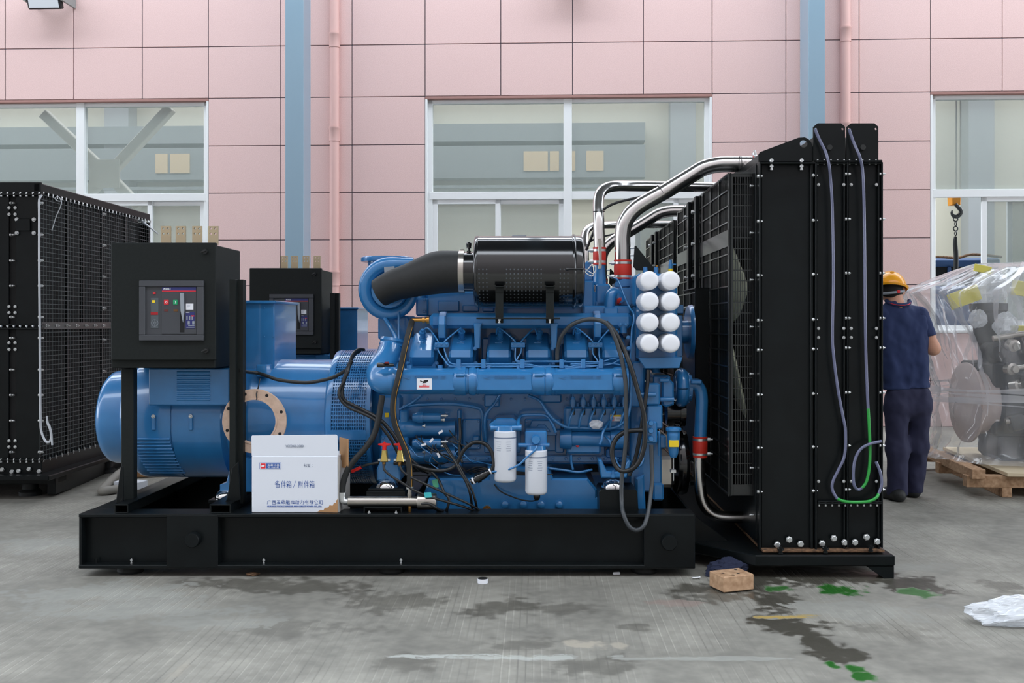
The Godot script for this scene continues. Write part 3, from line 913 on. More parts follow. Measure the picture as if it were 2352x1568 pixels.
func glyph(st: SurfaceTool, strokes: Array, o: Vector3, w: float, h: float, th: float) -> void:   # strokes of digit pairs on a 10 x 10 grid; o is the top left corner
	for s in strokes:
		var n: int = s.length() / 2
		for i in n - 1:
			var a := o + Vector3(int(s[2 * i]) / 9.0 * w, -int(s[2 * i + 1]) / 9.0 * h, 0)
			var b := o + Vector3(int(s[2 * i + 2]) / 9.0 * w, -int(s[2 * i + 3]) / 9.0 * h, 0)
			var e := (b - a).normalized() * th * 0.5
			var p := Vector3(-e.y, e.x, 0)
			face(st, [a - e + p, b + e + p, b + e - p, a - e - p], Vector3(0, 0, 1))
func text(p: Node, called: String, s: String, x: float, y: float, d: float, hpx: float, m: Material, bold := false, wpx := 0.0, depth := 0.0012) -> MeshInstance3D:   # lettering whose left end and baseline are at a pixel
	var tm := TextMesh.new()
	var f := SystemFont.new()
	f.font_names = PackedStringArray(["Droid Sans"])
	if bold: f.font_weight = 700
	tm.font = f
	tm.text = s
	tm.font_size = 32
	tm.depth = depth
	tm.pixel_size = hpx * d / F / 23.0
	tm.horizontal_alignment = HORIZONTAL_ALIGNMENT_LEFT
	tm.vertical_alignment = VERTICAL_ALIGNMENT_BOTTOM
	var o := MeshInstance3D.new()
	o.name = numbered(str(p.get_instance_id()), called)
	o.mesh = tm
	o.material_override = m
	p.add_child(o)
	o.position = P(x, y + hpx * 0.3, d) - origin_of(p)
	if wpx > 0.0:
		var w := tm.get_aabb().size.x
		if w > 0.0: o.scale.x = wpx * d / F / w
	return o

func make_cabinet() -> Node3D:
	var D := 5.40
	var t := thing("control_cabinet", "large black control cabinet on posts with grey circuit breaker window at the front", "cabinet", P(400, 1155, 5.5), "control cabinets")
	var st := S()
	pb(st, 256, 562, 494, 845, D + 0.02, 5.88, 0.004)
	put(t, "body", st, M.cabinet)
	st = S()
	pb(st, 254, 557, 495.5, 827, D - 0.004, D + 0.03, 0.004)
	var door := put(t, "door", st, M.cabinet)
	for k in [[470, 577], [472, 805]]:
		st = S()
		lz(st, k[0], k[1], D - 0.02, [[0, 0], [0, 5.5], [0.006, 6], [0.03, 6]], 14)
		cbox(st, Transform3D(Basis(Vector3.BACK, 0.4), P(k[0] - 3, k[1], D - 0.022)), Vector3(0.032, 0.008, 0.008), 0.002)
		put(door, "latch", st, M.rubber)
	st = S()
	for k in [[319, 644, 467, 658], [319, 769, 467, 782], [319, 658, 333, 769], [451, 658, 467, 769]]: pb(st, k[0], k[1], k[2], k[3], D - 0.022, D + 0.0, 0.003)
	put(door, "breaker_frame", st, M.panelgrey)
	var brk := S()
	pb(brk, 333, 658, 451, 769, D - 0.009, D + 0.0, 0.001)
	var b := put(t, "circuit_breaker", brk, M.panelgrey)
	st = S(); pb(st, 371, 660, 451, 767, D - 0.0125, D - 0.005, 0.001); put(b, "cover", st, M.panelgrey)
	var d := D - 0.0135
	st = S(); pb(st, 372, 659, 450, 667, d - 0.001, d + 0.004, 0.0); put(b, "header", st, M.inknavy)
	st = S(); pb(st, 372, 667, 450, 669, d - 0.001, d + 0.004, 0.0); put(b, "red_line", st, M.inkred)
	text(b, "lettering", "PEOPLE", 375.5, 665.5, d - 0.003, 4.4, M.inkwhite, true, 16)
	st = S(); pb(st, 346, 684, 364, 754, d + 0.002, d + 0.006, 0.001); put(b, "trip_unit", st, M.panelmid)
	st = S(); pb(st, 351, 671, 357, 675, d - 0.001, d + 0.006, 0.0005); put(b, "indicator", st, M.inkred)
	st = S(); pb(st, 349, 689, 356, 695, d, d + 0.006, 0.0005); put(b, "key_yellow", st, M.inkyellow)
	st = S(); pb(st, 346, 716.5, 362.5, 723, d, d + 0.006, 0.0005); put(b, "display", st, mat(Color(0.62, 0.10, 0.13), 0.3))
	st = S()
	for k in 6: bar(st, P(355.3, 741.5, d + 0.001) + Vector3(cos(k * PI / 3 + 0.5), sin(k * PI / 3 + 0.5), 0) * 0.004, P(355.3, 741.5, d + 0.001) + Vector3(cos(k * PI / 3 + 0.5), sin(k * PI / 3 + 0.5), 0) * 0.018, 0.0012, 0.001, 0)
	ring(st, P(355.3, 741.5, d + 0.001), Vector3.BACK, 0.0185, 0.0008, 24, 5)
	ring(st, P(355.3, 741.5, d + 0.001), Vector3.BACK, 0.004, 0.0008, 16, 5)
	put(b, "keypad", st, M.panellight)
	for k in [[376.5, 387, M.inkred, "O"], [397.5, 407.5, M.inkgreen, "I"]]:
		st = S(); pb(st, k[0], 688.5, k[1], 699.3, d - 0.003, d + 0.004, 0.001); var bt := put(b, "button", st, k[2])
		text(bt, "lettering", k[3], (k[0] + k[1]) * 0.5 - (2.3 if k[3] == "O" else 1.0), 696.8, d - 0.005, 5.2, M.inkwhite, true)
	st = S(); pb(st, 377, 710, 386, 715, d - 0.0005, d + 0.004, 0.0); put(b, "flag_red", st, mat(Color(0.38, 0.16, 0.15), 0.5))
	st = S(); pb(st, 398.5, 710, 408, 715, d - 0.0005, d + 0.004, 0.0); put(b, "flag_amber", st, mat(Color(0.40, 0.26, 0.10), 0.5))
	st = S(); pb(st, 413.5, 672, 423, 763, d - 0.001, d + 0.004, 0.0); put(b, "handle_slot", st, M.dark)
	st = S(); pz(st, [[413.5, 672.5], [421.5, 672.5], [422.5, 713], [420, 740], [414.5, 714]], d - 0.012, d, 0.001); put(b, "charging_handle", st, M.panellight)
	st = S(); pb(st, 427, 697, 444, 711, d - 0.0015, d + 0.003, 0.0); var stk := put(b, "sticker", st, M.inkwhite)
	st = S()
	for k in [[429.5, 699.5, 9], [429.5, 701.8, 7], [429.5, 707, 5]]: pb(st, k[0], k[1], k[0] + k[2], k[1] + 0.8, d - 0.002, d, 0.0)
	put(stk, "print", st, M.inkgrey)
	st = S(); pb(st, 426.5, 716.5, 447, 754, d - 0.0015, d + 0.003, 0.0); var rate := put(b, "rating_plate", st, M.inknavy)
	text(rate, "lettering", "PEOPLE", 427, 718.5, d - 0.003, 2.2, M.inkwhite, true, 8)
	st = S()
	for k in [[431, 737, 436, 745], [441.5, 737, 446.5, 745], [432.5, 747, 446.5, 748.6], [428, 751, 446.5, 752.4]]: pb(st, k[0], k[1], k[2], k[3], d - 0.0025, d, 0.0)
	for k in 3: pb(st, 428 + k * 6, 725, 431 + k * 6, 734, d - 0.002, d, 0.0)
	put(rate, "print", st, M.panellight)
	st = S(); pb(st, 439, 724, 446, 726.5, d - 0.003, d, 0.0); put(rate, "red_mark", st, M.inkred)
	# copper bars on top
	for x in [[369.0, 392.0], [403.5, 426.0], [441.5, 463.5], [478.0, 500.5]]:
		var poly := S()
		var ol := [[x[0], 562.0], [x[0], 536.5], [x[0], 519.0], [x[1], 519.0], [x[1], 536.5], [x[1], 562.0]]
		for q in [[0.27, 525.0], [0.73, 525.0], [0.27, 536.5], [0.73, 536.5]]: ol = keyhole(ol, Vector2(lerp(x[0], x[1], q[0]), q[1]), 2.7, 12)
		pz(poly, ol, 5.60, 5.612, 0.0)
		put(t, "busbar", poly, M.tin)
	# posts
	for k in [[278.0, 306.0, 846.0, 1156.0, 5.50], [527.0, 553.0, 641.0, 1160.0, 5.46]]:
		st = S()
		var a := P(k[0], k[2], k[4]); var e := P(k[1], k[3], k[4])
		if k[0] < 300:
			box(st, Vector3(a.x, e.y, a.z), Vector3(e.x, a.y, a.z - 0.06), 0.004)
		else:
			prism(st, Transform3D(Basis(Vector3(1, 0, 0), Vector3(0, 0, -1), Vector3(0, 1, 0)), Vector3.ZERO), PackedVector2Array([Vector2(a.x, 5.46), Vector2(a.x + 0.033, 5.46), Vector2(a.x + 0.033, 5.50), Vector2(a.x + 0.062, 5.50), Vector2(a.x + 0.062, 5.56), Vector2(a.x, 5.56)]), e.y, a.y, 0.002)
		put(t, "post", st, M.cabinet)
	for k in [[265.0, 284.0], [519.0, 545.0]]:      # gussets
		st = S()
		pz(st, [[k[0], 1157], [k[1], 1157], [k[1] - 2.0, 1072], [k[1] - 7.0, 1070]] if k[0] < 300 else [[k[0], 1158], [k[0] + 33, 1148], [k[0] + 28, 1060], [k[0] + 13, 1075]], 5.44, 5.452)
		put(t, "gusset", st, M.black)
	for k in [[262.0, 294.0], [481.0, 530.0]]:       # hollow cross tubes on the rail
		var a := P(k[0], 1158, 5.33); var e := P(k[1], 1180, 5.33)
		st = S()
		box(st, Vector3(a.x, a.y - 0.008, -5.33), Vector3(e.x, a.y, -6.75), 0.002)
		box(st, Vector3(a.x, e.y, -5.33), Vector3(e.x, e.y + 0.008, -6.75), 0.002)
		box(st, Vector3(a.x, e.y, -5.331), Vector3(a.x + 0.008, a.y, -6.75), 0.002)
		box(st, Vector3(e.x - 0.008, e.y, -5.331), Vector3(e.x, a.y, -6.75), 0.002)
		put(t, "cross_tube", st, M.black)
	for q in [[281.0, 1150.0], [521.0, 1152.0]]: inst(t, "bolt", bolt_y, M.black, P(q[0], q[1], 5.42))
	return t

func grid_wire(st: SurfaceTool, o: Vector3, ux: Vector3, uy: Vector3, nx: int, ny: int, w: float) -> void:   # square wires over o + ux + uy
	var n := ux.cross(uy).normalized()
	for i in nx + 1:
		var a := o + ux * (float(i) / nx)
		cbox(st, Transform3D(Basis(ux.normalized(), uy.normalized(), n), a + uy * 0.5), Vector3(w, uy.length(), w), 0.0)
	for j in ny + 1:
		var a := o + uy * (float(j) / ny) + n * w * 0.5
		cbox(st, Transform3D(Basis(ux.normalized(), uy.normalized(), n), a + ux * 0.5), Vector3(ux.length(), w, w), 0.0)

func make_radiator() -> Node3D:
	var D := 5.36
	var t := thing("radiator", "tall black radiator with three bolted side columns at the front generator set", "radiator", Vector3(P(1890, 0, D).x, P(0, 1266, 5.36).y, -6.4), "radiators")
	var XB := 7.5
	var st := S()
	# main frame column: recessed side sheet between flanges
	var Yt := P(0, 373, D).y
	var Yb := P(0, 1263, D).y
	var core := S()
	box(core, Vector3(P(1750, 0, D).x, Yb, -D - 0.012), Vector3(P(1870, 0, D).x, Yt - 0.01, -XB + 0.012), 0.003)
	put(t, "frame_sheet", core, M.black)
	st = S()
	pb(st, 1744, 372, 1748, 1262, D - 0.03, D + 0.02, 0.002)
	put(t, "flange", st, M.black)
	st = S()
	pb(st, 1744, 372, 1874, 376, D - 0.03, D + 0.06, 0.002)
	put(t, "top_plate", st, M.black)
	st = S()
	pb(st, 1862, 376, 1868, 1262, D - 0.012, D + 0.02, 0.002)
	pb(st, 1873, 374, 1877, 1262, D - 0.03, D + 0.02, 0.002)
	put(t, "flange", st, M.black)
	# cores: two tank columns
	for k in [[1877.0, 1945.0], [1950.0, 2024.0]]:
		core = S()
		box(core, Vector3(P(k[0], 0, D).x, Yb, -D - 0.01), Vector3(P(k[1], 0, D).x, Yt, -XB + 0.01), 0.003)
		put(t, "tank_column", core, M.black)
		st = S()
		pb(st, k[1] - 7, 374, k[1] - 3, 1262, D - 0.014, D + 0.01, 0.002)
		pb(st, k[1] + 1, 372, k[1] + 4.5, 1258, D - 0.03, D + 0.02, 0.002)
		put(t, "flange", st, M.black)
		st = S()
		pb(st, k[0] - 1, 367, k[1] + 3, 372, D - 0.03, D + 0.05, 0.002)
		pb(st, k[0] - 1, 373, k[1] + 3, 376, D - 0.03, D + 0.05, 0.002)
		put(t, "joint_flange", st, M.black)
		st = S()
		pb(st, k[0] + 2, 1151, k[1] + 3, 1154, D - 0.03, D + 0.05, 0.002)
		pb(st, k[0] + 2, 1155, k[1] + 3, 1158, D - 0.03, D + 0.05, 0.002)
		put(t, "joint_flange", st, M.black)
		# top header plate
		var x0: float = 1868.0 if k[0] < 1900 else 1944.5
		st = S()
		pz(st, keyhole(keyhole([[x0, 368], [x0, 291], [x0 + 10, 283], [x0 + 64, 283], [x0 + 73, 291], [x0 + 73, 368]], Vector2(x0 + 5.8, 296), 3.0), Vector2(x0 + 67.5, 296), 3.0), D - 0.01, D + 0.0, 0.0)
		var hp := put(t, "header_plate", st, M.black)
		st = S()
		pb(st, x0 + 12, 306, x0 + 61, 368, D + 0.0, XB, 0.004)
		put(t, "header_tank", st, M.black)
		st = S()
		lz(st, x0 + 38, 338, D - 0.035, [[0, 0], [0, 6], [0.003, 7], [0.03, 7]], 16)
		put(hp, "plug", st, M.rubber)
		for j in 5:
			var x: float = k[0] + 1 + j * 15.2
			inst(t, "bolt", bolt_y, M.zinc, P(x, 371, D - 0.012))
			inst(t, "bolt", bolt_y, M.zinc, P(x + 3, 1155, D - 0.012))
	# lifting gusset on the main frame
	st = S()
	pz(st, keyhole([[1742, 371], [1742, 355], [1746, 349], [1834, 316], [1848, 315], [1857, 319], [1864, 328], [1867, 338], [1867, 371]], Vector2(1846, 330), 9.0, 24), D + 0.0, D + 0.012, 0.0)
	put(t, "lifting_gusset", st, M.black)
	st = S()
	box(st, P(1744, 352, D + 0.02), Vector3(P(1866, 0, D).x, Yt, -XB), 0.005)
	put(t, "top_tank", st, M.black)
	for x in [1772.0, 1841.0]:
		for y in [370.0, 383.0]:
			inst(t, "bolt", bolt_y, M.zinc, P(x, y, D - 0.012), Basis().scaled(Vector3(1.5, 1.1, 1.5)))
	# flange bolts
	for y in [404.5, 508.0, 632.0, 735.5, 803.5, 906.0, 1028.0, 1129.0]:
		for x in [1745.0, 1871.0, 1947.0, 2026.0]:
			inst(t, "bolt", bolt_x, M.zinc, P(x, y - (0.0 if x < 1800 else 2.0 if x < 1900 else 5.0), D - 0.018), Basis().scaled(Vector3(0.9, 0.9, 0.9)))
	for y in [424.0, 754.0, 775.0, 1105.0]:
		for x in [1880.0, 1938.0, 1955.0, 2013.0]:
			inst(t, "bolt", bolt_z, M.zinc, P(x, y, D - 0.016), Basis().scaled(Vector3(0.68, 0.68, 0.9)))
	for k in [[1785, 1250], [1812.5, 1238.5], [1838.5, 1248.5], [1888, 1247], [1915, 1235.5], [1940, 1245], [1963.5, 1244.5], [1990, 1233], [2014.5, 1243]]:
		inst(t, "hexagon_bolt", hexhead_z, M.zinc, P(k[0], k[1], D - 0.014), Basis(Vector3.BACK, k[0] * 0.7))
	for k in [[1793, 1262], [1896, 1260], [2000, 1257]]:
		inst(t, "anchor_bolt", bolt_y, M.black, P(k[0], k[1], D - 0.06), Basis().scaled(Vector3(2.2, 1.3, 2.2)))
	st = S()
	pb(st, 1752, 1263, 2032, 1268.5, D - 0.045, XB, 0.002)
	put(t, "mounting_pad", st, M.rust)
	# fan cowl towards the engine
	var xl := P(1675, 0, 5.45).x
	var xr := P(1744, 0, 5.40).x
	var zt := P(0, 398, 5.45).y
	var zb := P(0, 1138, 5.45).y
	st = S()
	box(st, Vector3(xr - 0.02, Yb + 0.05, -5.40), Vector3(xr + 0.02, Yt, -XB), 0.003)
	put(t, "cowl_back_flange", st, M.black)
	var z0 := -5.45
	var z1 := -7.44
	st = S()
	box(st, Vector3(xl, zt - 0.006, z0), Vector3(xr, zt, z1), 0.002)
	put(t, "cowl_top", st, M.guard)
	st = S()
	box(st, Vector3(xl, zb, z0), Vector3(xr, zb + 0.006, z1), 0.002)
	put(t, "cowl_bottom", st, M.guard)
	# grille facing the eye
	st = S()
	var gx0 := P(1684, 0, 5.45).x; var gx1 := P(1728, 0, 5.45).x
	box(st, Vector3(xl, zb, z0), Vector3(gx0, zt, z0 - 0.006), 0.001)
	box(st, Vector3(gx1, zb, z0), Vector3(xr - 0.02, zt, z0 - 0.006), 0.001)
	box(st, Vector3(gx0, zt - 0.02, z0), Vector3(gx1, zt, z0 - 0.006), 0.001)
	box(st, Vector3(gx0, zb, z0), Vector3(gx1, zb + 0.06, z0 - 0.006), 0.001)
	put(t, "cowl_side", st, M.guard)
	st = S()
	for i in range(1, 8):
		var x: float = lerp(gx0, gx1, i / 8.0)
		box(st, Vector3(x - 0.0018, zb, z0 - 0.001), Vector3(x + 0.0018, zt, z0 - 0.004), 0.0)
	for j in range(1, 30):
		var y: float = lerp(zb, zt, j / 30.0)
		box(st, Vector3(gx0, y - 0.0022, z0 - 0.0005), Vector3(gx1, y + 0.0022, z0 - 0.004), 0.0)
	put(t, "side_grille", st, M.guard, "stuff")
	# guard facing the engine: sheet bars in front of fine mesh
	st = S()
	for d in [[5.45, 5.47], [5.74, 5.755], [6.02, 6.04], [6.30, 6.34], [6.55, 6.60], [6.80, 6.83], [7.10, 7.115], [7.40, 7.44]]:
		box(st, Vector3(xl - 0.004, zb, -d[0]), Vector3(xl + 0.002, zt, -d[1]), 0.0)
	for j in 21:
		var y: float = lerp(zb, zt, j / 20.0)
		var hh := 0.0035
		if j == 16: hh = 0.045
		box(st, Vector3(xl - 0.005, y - hh, z0), Vector3(xl + 0.001, y + hh, z1), 0.0)
	put(t, "guard_sheet", st, M.guard)
	st = S()
	grid_wire(st, Vector3(xl + 0.006, zb, z0), Vector3(0, 0, z1 - z0), Vector3(0, zt - zb, 0), 110, 40, 0.006)
	put(t, "guard_mesh", st, M.black, "stuff")
	for d in [6.45, 6.76]:      # guard stiffeners with their bolts
		st = S()
		box(st, Vector3(xl - 0.03, P(0, 660, 6.0).y, -d + 0.03), Vector3(xl - 0.005, zt - 0.0, -d - 0.03), 0.003)
		var sf := put(t, "stiffener", st, M.black)
		for j in 4:
			inst(sf, "bolt", bolt_x, M.zinc, Vector3(xl - 0.035, zt - 0.10 - j * 0.205, -d + 0.005), Basis().scaled(Vector3.ONE * 1.1))
	for d in [5.43]:
		for j in 8:
			inst(t, "bolt", bolt_x, M.zinc, Vector3(xr - 0.035, zt - 0.07 - j * 0.255, -d), Basis().scaled(Vector3.ONE * 0.7))
	# belt guard box in front of the cowl
	st = S()
	var bx := 0.965
	var by := P(0, 660, 6.06).y
	box(st, Vector3(bx, zb + 0.1, -6.06), Vector3(xl - 0.006, by, -6.07), 0.002)
	box(st, Vector3(bx, by - 0.008, -6.06), Vector3(xl - 0.006, by, -6.56), 0.002)
	box(st, Vector3(bx, zb + 0.1, -6.06), Vector3(bx + 0.008, by - 0.17, -6.56), 0.002)
	put(t, "belt_guard", st, M.black)
	# fan
	var fc := Vector3(lerp(xl, xr, 0.55), lerp(zb, zt, 0.47), -6.44)
	st = S()
	lathe(st, fc - Vector3(0.06, 0, 0), Vector3.RIGHT, [[0, 0], [0, 0.10], [0.02, 0.13], [0.11, 0.13], [0.12, 0]], 24)
	var hub := put(t, "fan_hub", st, M.fan)
	for k in 8:
		st = S()
		var a := TAU * k / 8.0 + 0.52
		var rad := Vector3(0, sin(a), cos(a))
		var tan_ := Vector3(0, cos(a), -sin(a))
		var blade := PackedVector2Array([Vector2(-0.05, 0.11), Vector2(0.05, 0.11), Vector2(0.17, 0.5), Vector2(0.24, 0.80), Vector2(0.23, 0.90), Vector2(0.10, 0.935), Vector2(-0.10, 0.935), Vector2(-0.23, 0.89), Vector2(-0.22, 0.75), Vector2(-0.15, 0.5)])
		var side := (tan_ * 0.97 - Vector3.RIGHT * 0.24).normalized()
		prism(st, Transform3D(Basis(side, rad, side.cross(rad)), fc), blade, -0.006, 0.006, 0.002)
		put(hub, "fan_blade", st, M.fan)
	st = S()
	box(st, Vector3(xr - 0.028, zb, z0), Vector3(xr - 0.02, zt, z1), 0.0)
	put(t, "core_face", st, M.dark)
	return t

# ---------- the diesel engine
func make_engine() -> Node3D:
	var t := thing("diesel_engine", "large blue diesel engine with six head covers, white filters and many pipes", "engine", P(1230, 1180, 6.0), "diesel engines")
	var st := S()
	# crankcase and sump
	st = S()
	pb(st, 905, 880, 1500, 1066, 5.72, 6.5, 0.01)
	var block := put(t, "crankcase", st, M.blue)
	for k in [[1062, 962, 1104, 1032], [1112, 962, 1196, 1040], [1205, 962, 1290, 1036], [1300, 995, 1390, 1050]]:
		st = S()
		pb(st, k[0], k[1], k[2], k[3], 5.695, 5.73, 0.006)
		put(block, "side_cover", st, M.blue)
		for q in [[k[0] + 5, k[1] + 5], [k[2] - 5, k[1] + 5], [k[0] + 5, k[3] - 5], [k[2] - 5, k[3] - 5]]: inst(block, "bolt", bolt_z, M.blue, P(q[0], q[1], 5.695), Basis().scaled(Vector3.ONE * 0.7))
	st = S()
	pb(st, 930, 1046, 1500, 1060, 5.68, 5.75, 0.004)
	put(block, "ledge", st, M.blue)
	st = S()
	pz(st, [[985, 1179], [975, 1130], [985, 1098], [1120, 1098], [1120, 1072], [1262, 1072], [1270, 1098], [1350, 1098], [1372, 1125], [1372, 1140], [1460, 1140], [1460, 1098], [1480, 1090], [1484, 1179]], 5.60, 6.4, 0.012)
	var pan := put(t, "oil_sump", st, M.blue)
	for x in [1160.0, 1202.0, 1243.0, 1285.0]:
		st = S()
		lz(st, x, 1160, 5.575, [[0, 0], [0, 6], [0.004, 8], [0.02, 8], [0.02, 11], [0.026, 11]], 14)
		put(pan, "plug", st, M.blue)
	st = S()
	lz(st, 1118, 1173, 5.56, [[0, 0], [0, 5], [0.01, 5], [0.01, 8], [0.02, 8], [0.02, 10], [0.04, 10]], 14)
	put(pan, "drain_cock", st, M.brass)
	st = S()
	pb(st, 930, 728, 1450, 885, 5.9, 6.3, 0.01)
	put(t, "valley_block", st, M.blue)
	# rows of bolts, bosses and wiring on the flank
	for k in 18: inst(block, "bolt", bolt_z, M.blue, P(940 + k * 30, 1053, 5.68), Basis().scaled(Vector3.ONE * 0.9))
	for k in 16: inst(block, "bolt", bolt_z, M.blue, P(950 + k * 32, 916, 5.72), Basis().scaled(Vector3.ONE * 0.8))
	for k in [[1085, 1000, 1102, 1022], [1112, 905, 1148, 935], [1238, 905, 1290, 925], [1275, 985, 1296, 1040], [1050, 940, 1060, 1050], [1392, 1030, 1440, 1052], [1010, 1050, 1060, 1075], [1120, 1066, 1200, 1078]]:
		st = S()
		pb(st, k[0], k[1], k[2], k[3], 5.665, 5.73, 0.008)
		put(block, "boss", st, M.blue)
	for k in [[1208, 965, 1280, 1000], [1222, 975, 1266, 992]]:      # open triangular bracket behind the shorter filter
		st = S()
		pz(st, [[k[0], k[3]], [k[0] + 14, k[1]], [k[2] - 14, k[1]], [k[2], k[3]]], 5.63 if k[0] == 1208 else 5.62, 5.66, 0.004)
		put(block, "bracket", st, M.blue)
	var wr := RandomNumberGenerator.new(); wr.seed = 19
	for k in 14:
		st = S()
		var wx := wr.randf_range(930, 1050)
		var wy := wr.randf_range(985, 1060)
		tp(st, [[wx, wy, 5.56], [wx + wr.randf_range(-14, 22), wy + wr.randf_range(8, 26), 5.52], [wx + wr.randf_range(0, 50), wy + wr.randf_range(24, 46), 5.50], [wx + wr.randf_range(20, 90), wy + wr.randf_range(10, 60), 5.56]], wr.randf_range(0.9, 1.7), 6)
		put(t, "wiring", st, M.cable if k % 3 else M.blue)
	for k in 6:
		st = S()
		tp(st, [[1070 + k * 8, 1082 + k, 5.56], [1100 + k * 10, 1072 + 3 * k, 5.54], [1140 + k * 12, 1080 + 2 * k, 5.55], [1200 + k * 14, 1084 + k, 5.57]], 1.5, 6)
		put(t, "wiring", st, M.cable)
	# flywheel housing at the alternator
	st = S()
	lx(st, 985, 6.05, [[868, 0], [868, 118], [900, 122], [912, 122], [912, 0]], 48)
	put(t, "flywheel_housing", st, M.blue)
	st = S()
	pb(st, 870, 905, 925, 1075, 5.70, 5.95, 0.02)
	put(t, "housing_side", st, M.blue)
	st = S()
	pb(st, 873, 1000, 918, 1062, 5.66, 5.72, 0.008)
	put(t, "housing_cover", st, M.blue)
	for k in [[880, 1006], [911, 1006], [880, 1030], [911, 1030]]: inst(t, "bolt", bolt_z, M.blue, P(k[0], k[1], 5.66), Basis().scaled(Vector3.ONE * 0.9))
	# engine mounts
	for k in [[893.0, 0.0], [1412.0, 1.0]]:
		var x: float = k[0]
		st = S()
		if k[1] == 0.0:
			pz(st, [[x - 28, 1104], [x - 28, 1078], [x - 20, 1058], [x + 20, 1058], [x + 26, 1080], [x + 26, 1104]], 5.50, 5.75, 0.008)
		else:
			pz(st, [[1381, 1097], [1374, 1056], [1382, 1056], [1394, 1082], [1424, 1084], [1444, 1056], [1450, 1060], [1440, 1097]], 5.50, 5.75, 0.006)
		var mb := put(t, "mount_bracket", st, M.blue)
		st = S()
		lathe(st, P(x - 4, 1123, 5.50), Vector3.UP, [[0, 0], [0, 0.064], [0.012, 0.066], [0.030, 0.060], [0.048, 0.044], [0.056, 0.02], [0.056, 0]], 28)
		put(t, "damper", st, M.mirror)
		st = S()
		if k[1] == 0.0:
			pb(st, x - 48, 1122, x + 34, 1128, 5.42, 5.60, 0.003)
			pb(st, x - 52, 1128, x + 38, 1180, 5.40, 5.62, 0.003)
		else:
			pz(st, [[1377, 1180], [1376, 1130], [1380, 1124], [1460, 1124], [1464, 1130], [1467, 1180]], 5.41, 5.65, 0.003)
		put(t, "mount_seat", st, M.black)
		st = S()
		lathe(st, P(x - 4, 1096, 5.50), Vector3.UP, [[0, 0], [0, 0.012], [0.02, 0.012], [0.02, 0.006], [0.04, 0.006], [0.04, 0]], 8, 2.0)
		put(mb, "nut", st, M.blue)
	# head covers, one for each cylinder
	var yy := func(y: float, d: float) -> float: return P(0, y, d).y
	for i in 6:
		var x: float = [968.5, 1058.5, 1146.0, 1236.0, 1324.0, 1411.0][i]
		var w := 27.5 * 5.5 / F
		var cx := P(x, 0, 5.5).x
		st = S()
		px(st, [[5.70, yy.call(764.0, 5.70)], [5.52, yy.call(800.0, 5.52)], [5.50, yy.call(804.0, 5.50)], [5.485, yy.call(820.0, 5.485)], [5.53, yy.call(842.0, 5.53)], [5.85, yy.call(842.0, 5.53)], [5.85, yy.call(764.0, 5.70)]], cx - w, cx + w, 0.013)
		var hc := put(t, "head_cover", st, M.blue)
		st = S()
		px(st, [[5.80, yy.call(778.0, 5.60)], [5.525, yy.call(834.0, 5.52)], [5.53, yy.call(848.0, 5.53)], [5.85, yy.call(850.0, 5.55)]], cx - w - 0.012, cx + w + 0.012, 0.006)
		put(hc, "gasket_flange", st, M.blue)
		st = S()
		var nn := Vector3(0, 0.8, 0.6).normalized()
		lathe(st, P(x + 3, 776, 5.63), nn, [[0, 0.022], [0.005, 0.022], [0.005, 0.016], [0.03, 0.016], [0.03, 0.019], [0.045, 0.019], [0.045, 0.009], [0.06, 0.009], [0.06, 0]], 14, 2.0)
		put(hc, "injector", st, M.blue)
		st = S()      # cast mark: a bird with spread wings
		var tt := Transform3D(Basis(Vector3.RIGHT, Vector3(0, 0.69, -0.72).normalized(), Vector3(0, 0.72, 0.69).normalized()), P(x, 787, 5.584))
		for q in [[-0.022, 0.0, -0.005, -0.004], [-0.005, -0.004, 0.006, 0.002], [0.0, 0.008, 0.006, 0.002], [0.006, 0.002, 0.020, 0.012], [0.004, -0.001, 0.016, -0.004]]:
			bar(st, tt * Vector3(q[0], q[1], 0.0015), tt * Vector3(q[2], q[3], 0.0015), 0.003, 0.003, 0.0)
		put(hc, "cast_mark", st, M.blue)
		for q in [[-32.0, 834.0], [33.0, 800.0], [34.0, 834.0]]: inst(hc, "bolt", bolt_z, M.blue, P(x + q[0], q[1], 5.53), Basis().scaled(Vector3.ONE * 0.95))
		# head casting behind the cover
		st = S()
		pb(st, x - 40, 775, x + 40, 862, 5.74, 5.95, 0.01)
		put(t, "cylinder_head", st, M.blue)
	# injection pipe clamps and pipes
	for k in [[1014.0, 984.0, 1062.0], [1190.0, 1150.0, 1231.0], [1368.0, 1327.0, 1408.0]]:
		st = S()
		pb(st, k[0] - 16, 786, k[0] + 16, 798, 5.47, 5.52, 0.004)
		var cl := put(t, "pipe_clamp", st, M.blue)
		for q in [-12.0, 0.0, 12.0]: inst(cl, "bolt", bolt_z, M.blue, P(k[0] + q, 790, 5.47), Basis().scaled(Vector3.ONE * 0.7))
		st = S()
		tp(st, [[k[1] - 10, 768, 5.60], [k[1] - 8, 755, 5.58], [k[1] + 2, 756, 5.55], [k[0] - 10, 780, 5.48], [k[0] - 7, 788, 5.48]], 1.8, 6)
		put(t, "injection_pipe", st, M.blue)
		st = S()
		tp(st, [[k[2] + 2, 768, 5.60], [k[2] - 2, 755, 5.58], [k[2] - 10, 758, 5.55], [k[0] + 9, 782, 5.48], [k[0] + 7, 788, 5.48]], 1.8, 6)
		put(t, "injection_pipe", st, M.blue)
